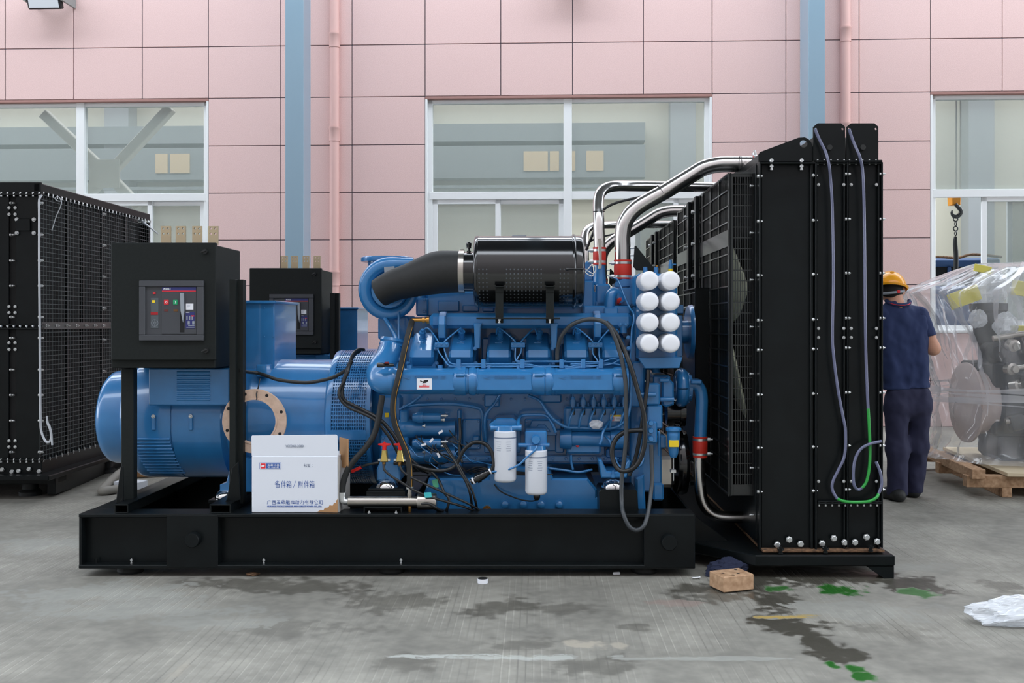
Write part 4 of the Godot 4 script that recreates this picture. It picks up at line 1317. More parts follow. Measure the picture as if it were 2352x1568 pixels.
	for q in [
		[[1007, 797, 5.48], [1007, 806, 5.48], [1022, 828, 5.46], [1032, 839, 5.45], [1060, 841, 5.45], [1300, 841, 5.45]],
		[[1021, 797, 5.48], [1021, 804, 5.48], [1030, 828, 5.46], [1042, 836, 5.45], [1070, 836, 5.45], [1200, 836, 5.45], [1230, 840, 5.45], [1258, 846, 5.45]],
		[[1184, 797, 5.48], [1184, 826, 5.46], [1196, 832, 5.45], [1230, 830, 5.45], [1350, 831, 5.45], [1380, 831, 5.45], [1405, 824, 5.46], [1418, 826, 5.47]],
		[[1198, 797, 5.48], [1196, 810, 5.48], [1188, 824, 5.46], [1196, 829, 5.45], [1300, 829, 5.45]],
		[[1362, 797, 5.48], [1362, 812, 5.48], [1372, 828, 5.46], [1370, 840, 5.45], [1300, 846, 5.45]],
		[[1376, 797, 5.48], [1376, 814, 5.48], [1374, 832, 5.46], [1330, 838, 5.45], [1310, 842, 5.45]],
		[[1300, 842, 5.45], [1390, 838, 5.45], [1420, 828, 5.45], [1435, 820, 5.46]],
		[[1310, 836, 5.45], [1395, 834, 5.45], [1425, 838, 5.45]]]:
		st = S()
		tp(st, q, 1.9, 6)
		put(t, "fuel_pipe", st, M.blue)
	for x in [1053.0, 1110.0, 1200.0, 1290.0, 1340.0, 1381.0]:
		st = S()
		pb(st, x - 5, 825, x + 5, 846, 5.435, 5.47, 0.003)
		put(t, "pipe_support", st, M.blue)
	# the long coolant manifold in three castings with its elbow
	var D := 5.46
	st = S()
	tp(st, [[912, 876, D], [890, 876, D], [874, 868, D + 0.02], [874, 846, D + 0.05], [888, 822, D + 0.12], [896, 800, D + 0.2]], [31, 31, 31, 29, 27, 26], 24, 6)
	put(t, "manifold_elbow", st, M.blue)
	st = S()
	for k in 5: lx(st, 796 - k * 4.0, D + 0.2, [[878, 0], [878, 1]], 6)
	lathe(st, P(896, 806, D + 0.21), Vector3(0.15, 1, -0.1), [[0, 0.066], [0.012, 0.07], [0.024, 0.064], [0.036, 0.07], [0.048, 0.064], [0.06, 0.068], [0.075, 0.06], [0.075, 0]], 28)
	put(t, "bellows", st, M.blue)
	var secs := [[905.0, 1046.0], [1088.0, 1226.0], [1262.0, 1412.0]]
	for i in 3:
		var a: float = secs[i][0]; var b: float = secs[i][1]
		st = S()
		lx(st, 875, D, [[a - 10, 0], [a - 10, 31], [a - 5, 33], [a + 2, 33], [a + 6, 30], [b - 4, 30], [b, 33], [b + 24, 33], [b + 26, 30], [b + 30, 30], [b + 30, 0]], 40)
		var mf := put(t, "manifold_casting", st, M.blue)
		st = S()
		pb(st, a + 6, 855, b - 2, 899, D - 0.075, D - 0.04, 0.012)
		put(mf, "flat_face", st, M.blue)
		text(mf, "cast_lettering", "TDV800-1008101  939", a + 46, 869, D - 0.0765, 6.5, M.blue, true, 72, 0.006)
		st = S()
		for q in [[-8, 0, 0, 2], [0, 2, 8, -2], [2, -3, 6, 2], [0, 2, 6, 4]]: bar(st, P(a + 30 + q[0], 866 + q[1], D - 0.0765), P(a + 30 + q[2], 866 + q[3], D - 0.0765), 0.004, 0.005, 0)
		put(mf, "cast_mark", st, M.blue)
		st = S()
		lx(st, 861, D - 0.07, [[b + 2, 0], [b + 2, 5], [b + 20, 5], [b + 20, 3], [b + 26, 3], [b + 26, 0]], 12)
		put(mf, "flange_bolt", st, M.blue)
		if i < 2:
			st = S()
			for q in [[32, 28], [36, 31], [44, 31], [48, 28], [52, 31]]: lx(st, 875, D, [[b + q[0] - 2, 0], [b + q[0] - 2, q[1]], [b + q[0] + 2, q[1]], [b + q[0] + 2, 0]], 36)
			put(mf, "coupling", st, M.blue)
		for q in [0.25, 0.75]:
			st = S()
			ly(st, lerp(a, b, q), D, [[838, 0], [838, 6], [852, 6]], 12)
			put(mf, "boss", st, M.blue)
	st = S()      # sticker on the first casting
	pb(st, 957, 869, 992, 894.5, D - 0.0785, D - 0.072, 0.001)
	var sk := put(t, "sticker", st, M.inkwhite)
	sk.set_meta("label", "white sticker with a dark bird and red line")
	st = S()
	for q in [[[965, 873], [972, 876], [974, 873], [983, 872], [984, 875], [978, 879], [970, 880], [972, 877], [965, 876]]]: pz(st, q, D - 0.0795, D - 0.078, 0.0)
	put(sk, "print_bird", st, M.inkblack)
	st = S()
	pb(st, 963, 887, 986, 889, D - 0.0795, D - 0.078, 0.0)
	put(sk, "print_line", st, M.inkred)
	text(sk, "lettering", "- - - 5 5 - - -", 963, 886, D - 0.0795, 3.2, M.inkred, true, 23)
	# rail above the heads and its straps
	st = S()
	pb(st, 986, 719, 1452, 754, 5.60, 5.78, 0.02)
	put(t, "intake_rail", st, M.blue)
	st = S()
	pb(st, 1340, 702, 1448, 722, 5.66, 5.80, 0.008)
	put(t, "rail_cover", st, M.blue)
	for k in [[1016.0, 715.0], [1372.0, 713.0]]:
		st = S()
		px(st, [[5.66, yy.call(k[1], 5.6)], [5.58, yy.call(k[1] + 1.0, 5.6)], [5.52, yy.call(k[1] + 10.0, 5.6)], [5.50, yy.call(k[1] + 30.0, 5.6)], [5.52, yy.call(k[1] + 60.0, 5.6)], [5.60, yy.call(k[1] + 74.0, 5.6)], [5.66, yy.call(k[1] + 74.0, 5.6)]], P(k[0] - 8, 0, 5.55).x, P(k[0] + 8, 0, 5.55).x, 0.005)
		put(t, "lifting_eye", st, M.blue)
	for x in [1096.0, 1272.0]:
		st = S()
		pz(st, [[x - 9, 742], [x + 11, 742], [x + 8, 752], [x + 6, 800], [x - 6, 800], [x - 7, 752]], 5.52, 5.60, 0.004)
		put(t, "bracket", st, M.blue)
	# upper housing between the banks
	st = S()
	pb(st, 978, 668, 1370, 728, 5.86, 6.35, 0.012)
	var up := put(t, "charge_air_cooler", st, M.blue)
	for k in [[1005, 690, 1055, 716], [1062, 700, 1100, 716], [1108, 704, 1135, 716]]:
		st = S()
		pb(st, k[0], k[1], k[2], k[3], 5.835, 5.87, 0.006)
		put(up, "rib", st, M.blue)
	st = S()
	pb(st, 955, 684, 984, 726, 5.84, 6.2, 0.01)
	put(up, "end_cap", st, M.blue)
	for q in [[975, 688], [975, 715]]: inst(up, "bolt", bolt_z, M.blue, P(q[0], q[1], 5.83))
	st = S()
	pb(st, 1338, 644, 1364, 720, 5.80, 6.2, 0.008)
	put(up, "end_cap", st, M.blue)
	# turbocharger
	var ctr := P(896, 667, 5.78)
	var vol := []
	var vr := []
	for k in 33:
		var a := 1.45 + TAU * 0.94 * k / 32.0
		var rr: float = lerp(0.046, 0.024, k / 32.0)
		vol.append(ctr + Vector3(cos(a), sin(a), 0) * lerp(0.150, 0.128, k / 32.0))
		vr.append(rr)
	var lead := [P(950, 606, 5.79), P(925, 607, 5.785)]
	st = S()
	tube(st, lead + vol, [0.035, 0.04] + vr, 18)
	put(t, "turbo_volute", st, M.blue)
	st = S()
	lathe(st, ctr + Vector3(0, 0, 0.05), Vector3(0, 0, -1), [[0, 0.075], [0, 0.10], [0.02, 0.105], [0.12, 0.115], [0.22, 0.09], [0.3, 0.09], [0.3, 0]], 32)
	put(t, "turbo_body", st, M.blue)
	st = S()
	lathe(st, P(890, 634, 5.98), Vector3.UP, [[0, 0.0], [0, 0.075], [0.02, 0.085], [0.06, 0.115], [0.085, 0.115], [0.085, 0.155], [0.09, 0.157], [0.108, 0.157], [0.112, 0.153], [0.112, 0.12], [0.09, 0.105], [0.0, 0.07]], 36)
	put(t, "exhaust_flange", st, M.blue)
	st = S()
	pz(st, [[882, 613], [906, 611], [906, 625], [883, 628]], 5.735, 5.745, 0.001)
	put(t, "name_plate", st, M.panellight)
	st = S()
	pz(st, [[868, 732], [880, 725], [936, 725], [948, 745], [948, 800], [900, 806], [868, 776]], 5.86, 6.2, 0.01)
	put(t, "turbo_pedestal", st, M.blue)
	st = S()
	tp(st, [[880, 725, 5.78], [896, 750, 5.72], [910, 780, 5.68], [918, 830, 5.6]], 5, 10)
	put(t, "oil_drain_hose", st, M.blue)
	st = S()
	tp(st, [[916, 716, 5.74], [916, 800, 5.66], [918, 850, 5.55]], 2.6, 8)
	put(t, "oil_pipe", st, M.blue)
	st = S()
	tp(st, [[878, 606, 5.85], [888, 598, 5.8], [900, 600, 5.78], [910, 606, 5.78]], 3, 8)
	put(t, "oil_feed_pipe", st, M.blue)
	# outlet bends between cooler and hoses, far right
	st = S()
	tp(st, [[1428, 690, 5.72], [1412, 672, 5.70], [1402, 680, 5.68], [1400, 700, 5.68], [1400, 716, 5.68]], 13, 18)
	put(t, "water_elbow", st, M.blue)
	st = S()
	pb(st, 1388, 706, 1420, 722, 5.62, 5.75, 0.006)
	put(t, "elbow_flange", st, M.blue)
	st = S()
	lx(st, 684, 5.72, [[1416, 0], [1416, 15], [1421, 16], [1426, 15], [1426, 0]], 24)
	put(t, "red_seal", st, M.red)
	st = S()
	pb(st, 1420, 660, 1452, 702, 5.74, 5.98, 0.006)
	put(t, "thermostat_housing", st, M.blue)
	st = S()
	pz(st, [[1412, 650], [1430, 640], [1450, 642], [1450, 658], [1412, 660]], 5.80, 6.0, 0.004)
	put(t, "outlet_flange", st, M.blue)
	st = S()
	ly(st, 1377, 5.92, [[598, 0], [598, 11], [604, 12], [640, 15], [655, 16], [655, 0]], 24)
	put(t, "coolant_stub", st, M.blue)
	st = S()
	ly(st, 1431, 5.88, [[630, 0], [630, 16], [660, 18], [660, 0]], 24)
	put(t, "coolant_stub", st, M.blue)
	for k in [[1368, 652, 1402, 706], [1366, 690, 1400, 715]]:
		st = S()
		pb(st, k[0], k[1], k[2], k[3], 5.86, 6.2, 0.01)
		put(t, "valve_housing", st, M.blue)
	st = S()
	pz(st, [[1340, 605], [1352, 598], [1362, 612], [1364, 645], [1340, 645]], 5.95, 6.1, 0.008)
	put(t, "vent_cap", st, M.blue)
	# oil cooler with eight spin-on filters
	st = S()
	pb(st, 1462, 628, 1556, 826, 5.60, 5.95, 0.012)
	var oc := put(t, "filter_bracket", st, M.blue)
	st = S()
	pb(st, 1453, 632, 1474, 702, 5.62, 6.0, 0.012)
	pb(st, 1453, 702, 1480, 850, 5.66, 6.0, 0.012)
	put(oc, "cooler_housing", st, M.blue)
	for x in [1482.0, 1507.0]:
		st = S()
		ly(st, x, 5.72, [[613, 0], [613, 5], [618, 5.5], [632, 6]], 12)
		put(oc, "plug", st, M.blue)
	st = S()
	ly(st, 1509, 5.74, [[609, 0], [609, 3], [616, 3], [616, 8], [619, 8], [619, 4], [628, 4]], 10)
	put(oc, "vent_bolt", st, M.brass)
	st = S()
	ly(st, 1540, 5.72, [[597, 0], [597, 3.5], [606, 4], [606, 5], [616, 5], [628, 4]], 10)
	cbox(st, Transform3D(Basis(), P(1545, 607, 5.72)), Vector3(0.04, 0.008, 0.01), 0.002)
	put(oc, "vent_valve", st, M.blue)
	st = S()
	ly(st, 1540, 5.71, [[617, 0], [617, 5.5], [624, 5.5], [624, 0]], 10)
	put(oc, "yellow_ring", st, M.inkyellow)
	for y in [643.5, 691.5, 740.0, 788.5]:
		for x in [1492.5, 1541.5]:
			st = S()
			lz(st, x, y, 5.34, [[0, 0], [0.0, 8], [0.001, 14], [0.004, 18], [0.010, 20.5], [0.020, 21.6], [0.030, 21.8], [0.20, 21.8], [0.205, 22.5], [0.215, 22.5], [0.26, 20]], 36)
			put(t, "oil_filter", st, M.white)
	st = S()
	pz(st, [[1466, 822], [1568, 820], [1560, 845], [1482, 846]], 5.50, 5.75, 0.003)
	put(t, "drip_tray", st, M.blue)
	# fan drive drum
	st = S()
	lathe(st, P(1560, 762, 6.05), Vector3.RIGHT, [[0, 0], [0, 0.07], [0.05, 0.07], [0.05, 0.155], [0.055, 0.160], [0.075, 0.165], [0.075, 0.155], [0.06, 0.15], [0.06, 0.07], [0.09, 0.07], [0.09, 0]], 40)
	put(t, "fan_pulley", st, M.blue)
	st = S()
	pb(st, 1552, 700, 1570, 720, 5.9, 6.1, 0.004)
	pb(st, 1552, 724, 1568, 820, 5.85, 6.2, 0.006)
	put(t, "pulley_bearing", st, M.blue)
	# gear case and water pump
	st = S()
	pz(st, [[1446, 1130], [1446, 790], [1462, 770], [1480, 830], [1486, 1000], [1520, 1010], [1520, 1110], [1500, 1130]], 5.66, 6.4, 0.01)
	put(t, "gear_case", st, M.blue)
	for k in [[1452, 830, 1480, 935, 5.60, 5.7], [1484, 880, 1516, 930, 5.52, 5.8], [1488, 930, 1522, 985, 5.53, 5.8], [1480, 968, 1510, 1018, 5.50, 5.7], [1500, 862, 1540, 920, 5.62, 5.95], [1515, 1000, 1530, 1030, 5.6, 5.7]]:
		st = S()
		pb(st, k[0], k[1], k[2], k[3], k[4], k[5], 0.008)
		put(t, "gear_housing", st, M.blue)
	for k in [[1516, 868, 1536, 878, 5.56], [1516, 912, 1548, 922, 5.56], [1472, 902, 1506, 910, 5.5]]:
		st = S()
		lx(st, (k[1] + k[3]) * 0.5, k[4], [[k[0], 0], [k[0], 5], [k[2], 5], [k[2], 0]], 12)
		put(t, "stud", st, M.blue)
	for k in [[1496, 972], [1496, 990], [1496, 1008]]:
		st = S()
		lz(st, k[0], k[1], 5.46, [[0, 0], [0, 5], [0.01, 6.5], [0.03, 6.5], [0.03, 5], [0.05, 5]], 14)
		put(t, "adapter", st, M.blue)
	st = S()
	pz(st, [[1520, 870], [1535, 866], [1548, 880], [1548, 930], [1530, 935], [1520, 930]], 5.58, 5.7, 0.01)
	put(t, "pump_bracket", st, M.blue)
	st = S()
	var pc := P(1565, 890, 5.8)
	ring(st, pc, Vector3.RIGHT, 0.078, 0.036, 40, 16)
	lathe(st, pc - Vector3(0.04, 0, 0), Vector3.RIGHT, [[0, 0], [0, 0.07], [0.09, 0.07], [0.09, 0]], 32)
	put(t, "water_pump", st, M.blue)
	st = S()
	lathe(st, pc + Vector3(0.025, 0, 0), Vector3.RIGHT, [[0, 0.06], [0, 0.09], [0.012, 0.09], [0.012, 0.078], [0.03, 0.078], [0.03, 0]], 32)
	var pf := put(t, "pump_flange", st, M.blue)
	for k in 6:
		var a := TAU * k / 6.0
		inst(pf, "bolt", bolt_x, M.blue, pc + Vector3(0.03, cos(a) * 0.083, sin(a) * 0.083), Basis().scaled(Vector3.ONE * 0.9))
	st = S()
	tp(st, [[1582, 884, 5.75], [1596, 884, 5.75], [1607, 892, 5.75], [1612, 915, 5.75], [1611, 950, 5.75], [1608, 1010, 5.75]], [12, 13, 14, 14.5, 14.5, 14.5], 22)
	put(t, "pump_inlet_pipe", st, M.blue)
	st = S()
	pb(st, 1588, 872, 1613, 882, 5.68, 5.82, 0.006)
	ly(st, 1600, 5.75, [[870, 0], [870, 5], [876, 5]], 12)
	put(t, "inlet_flange", st, M.blue)
	# oil filler
	st = S()
	ly(st, 1547, 5.52, [[980, 0], [980, 14], [983, 18], [988, 18], [991, 15], [994, 14.5], [996, 15.5], [1000, 15], [1020, 14], [1040, 11], [1050, 7], [1052, 0]], 20)
	var of := put(t, "oil_filler", st, M.blue)
	st = S()
	pb(st, 1537.5, 1011, 1559, 1026.5, 5.483, 5.5, 0.001)
	of = put(of, "label_plate", st, M.inkyellow)
	# front details below
	st = S()
	pb(st, 1512, 1048, 1550, 1120, 5.75, 6.1, 0.02)
	put(t, "charging_alternator", st, M.steel)
	st = S()
	pb(st, 1541, 1079, 1553, 1086, 5.55, 5.6, 0.001)
	ly(st, 1547, 5.6, [[1050, 0], [1050, 1.5], [1104, 1.5], [1104, 0]], 8)
	put(t, "tensioner", st, M.zinc)
	st = S()
	lx(st, 945, 5.95, [[1530, 0], [1530, 30], [1560, 30], [1560, 34], [1572, 34], [1572, 0]], 32)
	lx(st, 1060, 6.0, [[1550, 0], [1550, 72], [1562, 76], [1574, 72], [1574, 0]], 40)
	put(t, "belt_pulley", st, M.gloss)
	st = S()
	pb(st, 1500, 1110, 1525, 1150, 5.62, 6.3, 0.01)
	put(t, "front_support", st, M.blue)
	# injection pump with six delivery valves
	st = S()
	pb(st, 1296, 934, 1446, 990, 5.60, 5.78, 0.012)
	var ip := put(t, "injection_pump", st, M.blue)
	st = S()
	lx(st, 1008, 5.62, [[1286, 0], [1286, 20], [1300, 24], [1312, 24], [1314, 18], [1400, 18], [1402, 22], [1440, 22], [1440, 0]], 24)
	put(ip, "governor", st, M.blue)
	st = S()
	pb(st, 1302, 1000, 1380, 1042, 5.6, 5.7, 0.01)
	put(ip, "pump_foot", st, M.blue)
	for i in 6:
		var x := 1316.0 + i * 23.7
		st = S()
		ly(st, x, 5.62, [[911, 0], [911, 2.5], [914, 5], [918, 5], [918, 6.8], [929, 6.8], [929, 5], [940, 6]], 12)
		put(ip, "delivery_valve", st, M.blue)
		st = S()
		ly(st, x + 12, 5.66, [[925, 0], [925, 4], [937, 4]], 10)
		put(ip, "barrel_bolt", st, M.blue)
		st = S()
		tp(st, [[x + 3, 937, 5.57], [x, 945, 5.54], [x - 6, 960, 5.53], [x - 10, 982, 5.55]], 2.4, 8)
		put(ip, "return_hose", st, M.blue)
		st = S()
		ly(st, x + 1, 5.56, [[938, 0], [938, 4], [952, 4], [954, 0]], 10)
		put(ip, "solenoid", st, M.gloss)
		st = S()
		tp(st, [[x, 913, 5.62], [x, 904, 5.62], [x - 6, 896, 5.62]], 1.8, 6)
		put(ip, "riser", st, M.blue)
	st = S()
	pb(st, 1402, 952.5, 1426.5, 967, 5.585, 5.61, 0.001)
	var wl := put(ip, "warning_label", st, M.inkwhite)
	st = S()
	pb(st, 1402, 952.5, 1426.5, 956.5, 5.584, 5.586, 0.0)
	put(wl, "print_band", st, M.inkyellow)
	st = S()
	ring(st, P(1408, 962, 5.584), Vector3.BACK, 0.0095, 0.0012, 20, 5)
	put(wl, "print_ring", st, M.inkred)
	st = S()
	for q in [[1407, 959.5, 1408, 964.5], [1406, 961.5, 1410, 962.5], [1409, 959.5, 1410, 964.5]]: pb(st, q[0], q[1], q[2], q[3], 5.5838, 5.586, 0.0)
	for q in 3: pb(st, 1414.5, 959 + q * 2.2, 1424, 959.8 + q * 2.2, 5.5838, 5.586, 0.0)
	put(wl, "print", st, M.inkgrey)
	st = S()
	lz(st, 1326.5, 1022, 5.59, [[0, 0], [0, 4], [0.003, 5], [0.01, 5]], 14)
	put(ip, "red_plug", st, M.redplastic)
	# fuel filters
	for k in [[1160.0, 988.0, 1106.0, 26.0], [1231.5, 1032.0, 1135.0, 25.5]]:
		st = S()
		var d := 5.42
		ly(st, k[0], d, [[k[1], 0], [k[1], k[3] - 2], [k[1] + 2, k[3]], [k[2] - 8, k[3]], [k[2] - 4, k[3] - 1.5], [k[2] - 1, k[3] - 5], [k[2], k[3] - 10], [k[2], 0]], 36)
		var ff := put(t, "fuel_filter", st, M.whitefilter)
		st = S()
		ly(st, k[0], d, [[k[1] + 14, k[3] + 0.15], [k[1] + 17, k[3] + 0.15]], 36)
		put(ff, "printed_band", st, M.inkgrey)
		st = S()
		for q in 5:
			for z in [-0.55, 0.35]:
				var aa: float = z + 0.0
				var cc := P(k[0], k[1] + 24 + q * 5, d)
				var nn := Vector3(sin(aa), 0, cos(aa))
				cbox(st, Transform3D(Basis(Vector3(cos(aa), 0, -sin(aa)), Vector3.UP, nn), cc + nn * (k[3] * d / F)), Vector3(0.028 - 0.004 * (q % 3), 0.0018, 0.0012), 0.0)
		put(ff, "print", st, M.inkgrey)
		st = S()
		ly(st, k[0], d, [[k[1] - 10, 0], [k[1] - 10, k[3] - 4], [k[1] + 1, k[3] - 3], [k[1] + 1, 0]], 30)
		put(t, "filter_head", st, M.blue)
		st = S()
		if k[0] < 1200:
			lx(st, 982, 5.40, [[1127, 0], [1127, 7], [1134, 7], [1134, 5.5], [1175, 5.5], [1176, 6.5], [1190, 6.5], [1190, 7.5], [1198, 7.5], [1198, 0]], 18)
			pz(st, [[1124, 980], [1124, 974], [1142, 960], [1178, 960], [1196, 974], [1196, 980]], 5.48, 5.7, 0.006)
		else:
			pb(st, 1206, 990, 1256, 1024, 5.42, 5.6, 0.006)
			lz(st, 1231, 1010, 5.38, [[0, 0], [0, 9], [0.006, 11], [0.04, 11]], 20)
			lx(st, 1022, 5.42, [[1190, 0], [1190, 5], [1262, 5], [1262, 0]], 14)
		put(t, "filter_mount", st, M.blue)
	st = S()
	ly(st, 1233, 5.42, [[1135, 0], [1135, 8], [1142, 8], [1148, 5], [1150, 0]], 12)
	put(t, "water_sensor", st, M.gloss)
	# starter motors
	for y in [958.0, 1018.0]:
		st = S()
		lx(st, y, 5.58, [[948, 0], [948, 9], [955, 10], [960, 13], [972, 13], [972, 11], [1010, 11], [1013, 10], [1013, 0]], 22)
		var so := put(t, "starter_solenoid", st, M.blue)
		st = S()
		lx(st, y + 26, 5.64, [[918, 0], [918, 22], [930, 24], [952, 22], [958, 18], [1030, 18], [1036, 19], [1046, 19], [1046, 0]], 28)
		put(t, "starter_motor", st, M.blue)
		st = S()
		lx(st, y - 4, 5.56, [[1013, 0], [1013, 3], [1022, 3], [1022, 5], [1025, 5], [1025, 2.2], [1029, 2.2], [1029, 0]], 10)
		lx(st, y + 6, 5.56, [[1013, 0], [1013, 3], [1018, 3], [1018, 5], [1022, 5], [1022, 0]], 10)
		put(so, "terminal", st, M.zinc)
		st = S()
		lx(st, y + 20, 5.55, [[970, 0], [970, 2], [974, 2], [974, 5], [977, 5], [977, 0]], 10)
		put(so, "terminal", st, M.zinc)
		st = S()
		pb(st, 918, y - 16, 938, y + 24, 5.60, 5.75, 0.008)
		put(so, "starter_flange", st, M.blue)
	# assorted blue pipes on the flank
	for q in [
		[[926, 934, 5.66], [960, 930, 5.64], [1040, 928, 5.64], [1095, 936, 5.64], [1106, 944, 5.64], [1109, 965, 5.64], [1111, 1000, 5.66], [1115, 1012, 5.68]],
		[[1148, 908, 5.62], [1136, 926, 5.6], [1118, 948, 5.58], [1114, 970, 5.58], [1116, 1000, 5.6], [1118, 1014, 5.62]],
		[[1214, 908, 5.58], [1240, 920, 5.55], [1256, 945, 5.53], [1275, 966, 5.53], [1300, 980, 5.55], [1330, 982, 5.56], [1400, 984, 5.57], [1430, 972, 5.57], [1443, 950, 5.56]],
		[[1190, 978, 5.45], [1192, 962, 5.5], [1200, 954, 5.55], [1230, 952, 5.55], [1255, 955, 5.55], [1268, 972, 5.54], [1276, 992, 5.55]],
		[[918, 940, 5.66], [945, 926, 5.64], [968, 908, 5.62]],
		[[1262, 1075, 5.6], [1300, 1080, 5.6], [1330, 1084, 5.6], [1360, 1078, 5.62]],
		[[1312, 1045, 5.6], [1312, 1060, 5.6], [1316, 1078, 5.6]],
		[[1400, 968, 5.58], [1386, 990, 5.52], [1382, 1010, 5.5], [1378, 1020, 5.5]],
		[[1390, 1000, 5.58], [1400, 1012, 5.55], [1405, 1026, 5.55]],
		[[1448, 828, 5.54], [1449, 880, 5.54], [1448, 930, 5.54], [1440, 960, 5.54], [1420, 980, 5.54]],
		[[1512, 990, 5.52], [1514, 1000, 5.52], [1514, 1045, 5.55]],
		[[1414, 1050, 5.56], [1416, 1062, 5.55], [1425, 1072, 5.54], [1445, 1078, 5.54], [1470, 1068, 5.55], [1478, 1052, 5.57]]]:
		st = S()
		tp(st, q, 3.6 if q.size() > 5 else 3.0, 8)
		put(t, "coolant_pipe", st, M.blue)
	st = S()      # breather wire along the thermostat
	tp(st, [[1410, 638, 5.7], [1420, 645, 5.66], [1434, 680, 5.62], [1446, 706, 5.6], [1455, 720, 5.56], [1455, 740, 5.54], [1451, 760, 5.54], [1448, 828, 5.54]], 2.2, 8)
	put(t, "breather_pipe", st, M.blue)
	for q in [[1425.0, 745.0], [1437.0, 745.0], [1443.0, 775.0], [1443.0, 800.0]]: inst(t, "bolt", bolt_z, M.blue, P(q[0], q[1], 5.56))
	st = S()
	ly(st, 1432, 5.62, [[736, 0], [736, 7], [745, 8], [765, 8]], 14)
	put(t, "rail_elbow", st, M.blue)
	return t

func make_air_cleaner() -> Node3D:
	var D := 5.60
	var t := thing("air_cleaner", "black cylindrical air cleaner with wide rubber hose above the front engine", "air filter", P(1216, 760, D), "air cleaners")
	var st := S()
	lx(st, 624, D, [[1090, 0], [1090, 70], [1091, 78], [1094, 82], [1099, 83.5], [1100, 82], [1104, 82], [1313, 82], [1314, 85], [1317, 86.5], [1320, 85], [1321, 83], [1334, 82.5], [1338, 80], [1340, 75], [1340, 0]], 72)
	put(t, "canister", st, M.gloss)
	st = S()
	var c := P(0, 624, D)
	for col in [1105, 1113.5, 1122, 1166, 1174.5, 1183, 1191.5, 1200, 1208.5, 1217, 1225.5, 1234, 1242.5, 1285, 1293.5, 1302]:
		for row in 11:
			var a := deg_to_rad(1.0 - row * 7.0)
			var nn := Vector3(0, sin(a), cos(a))
			lathe(st, Vector3(P(col, 0, D).x, c.y, c.z) + nn * (82.25 * D / F), -nn, [[0, 0], [0, 0.0042], [0.002, 0.0042]], 8)
	var pf := put(t, "perforation", st, M.panelmid, "stuff")
	st = S()
	lx(st, 624, D, [[1066, 0], [1066, 45], [1092, 45], [1092, 0]], 48)
	put(t, "inlet_neck", st, M.gloss)
	st = S()
	tp(st, [[872, 672, 5.66], [905, 655, 5.64], [945, 643, 5.62], [975, 634, 5.61], [1005, 626, 5.6], [1030, 624, 5.6], [1062, 624, 5.6]], [33, 36, 40, 45, 49, 48.5, 47.5], 40)
	put(t, "rubber_hose", st, M.rubber)
	st = S()
	lx(st, 624, D, [[1055, 46], [1055, 49], [1067, 49], [1067, 46]], 48)
	pb(st, 1056, 572, 1066, 578, D - 0.01, D + 0.02, 0.002)
	put(t, "hose_clamp", st, M.steel)
	st = S()
	ly(st, 1077, D, [[556, 0], [556, 4], [558, 6], [564, 6], [565, 5.5], [570, 5.5], [571, 3], [576, 3], [576, 5], [581, 5]], 14)
	put(t, "service_indicator", st, M.gloss)
	for x in [1147.0, 1263.0]:
		st = S()
		pb(st, x - 9, 668, x + 9, 742, D - 0.21, D - 0.195, 0.002)
		pb(st, x - 12, 656.5, x + 12, 659, D - 0.232, D - 0.195, 0.001)
		pb(st, x - 9, 659, x + 9, 672, D - 0.214, D - 0.195, 0.001)
		var br := put(t, "bracket", st, M.cabinet)
		inst(br, "bolt", bolt_y, M.zinc, P(x, 735, 5.38))
	st = S()
	pb(st, 1094, 729, 1287, 732.5, D - 0.24, D - 0.06, 0.001)
	put(t, "mounting_plate", st, M.cabinet)
	st = S()
	lx(st, 617.5, 5.385, [[1300, 0], [1300, 3.5], [1306, 3.5], [1306, 2], [1336, 2], [1340, 3.5], [1342, 0]], 10)
	put(t, "latch_rod", st, M.gloss)
	st = S()
	tp(st, [[1341, 617, 5.42], [1350, 618, 5.42], [1358, 609, 5.42], [1366, 610, 5.42], [1368, 620, 5.42], [1362, 628, 5.42], [1350, 622, 5.42], [1344, 624, 5.42], [1350, 630, 5.42], [1360, 634, 5.42], [1364, 628, 5.42]], 1.4, 6)
	put(t, "wire_clip", st, M.zinc)
	st = S()
	pb(st, 1176, 539.8, 1209, 544, D - 0.03, D + 0.03, 0.0005)
	put(t, "label_plate", st, M.panellight)
	return t

func clamp_band(t: Node, x: float, y: float, d: float, r: float, vertical: bool, side := 1.0) -> void:
	var st := S()
	if vertical:
		ly(st, x, d, [[y - 2.6, r], [y - 2.6, r + 1.0], [y + 2.6, r + 1.0], [y + 2.6, r]], 28)
		lx(st, y, d, [[x + side * (r - 1), 0], [x + side * (r - 1), 5], [x + side * (r + 7), 5], [x + side * (r + 7), 2.5], [x + side * (r + 13), 2.5], [x + side * (r + 13), 0]] if side > 0 else [[x - r - 13, 0], [x - r - 13, 2.5], [x - r - 7, 2.5], [x - r - 7, 5], [x - r + 1, 5], [x - r + 1, 0]], 10)
	else:
		lx(st, y, d, [[x - 4, r], [x - 4, r + 1.2], [x + 4, r + 1.2], [x + 4, r]], 28)
		ly(st, x, d, [[y - r - 12, 0], [y - r - 12, 2.5], [y - r - 6, 2.5], [y - r - 6, 5], [y - r + 1, 5]], 10)
	put(t, "hose_clamp", st, M.zinc)

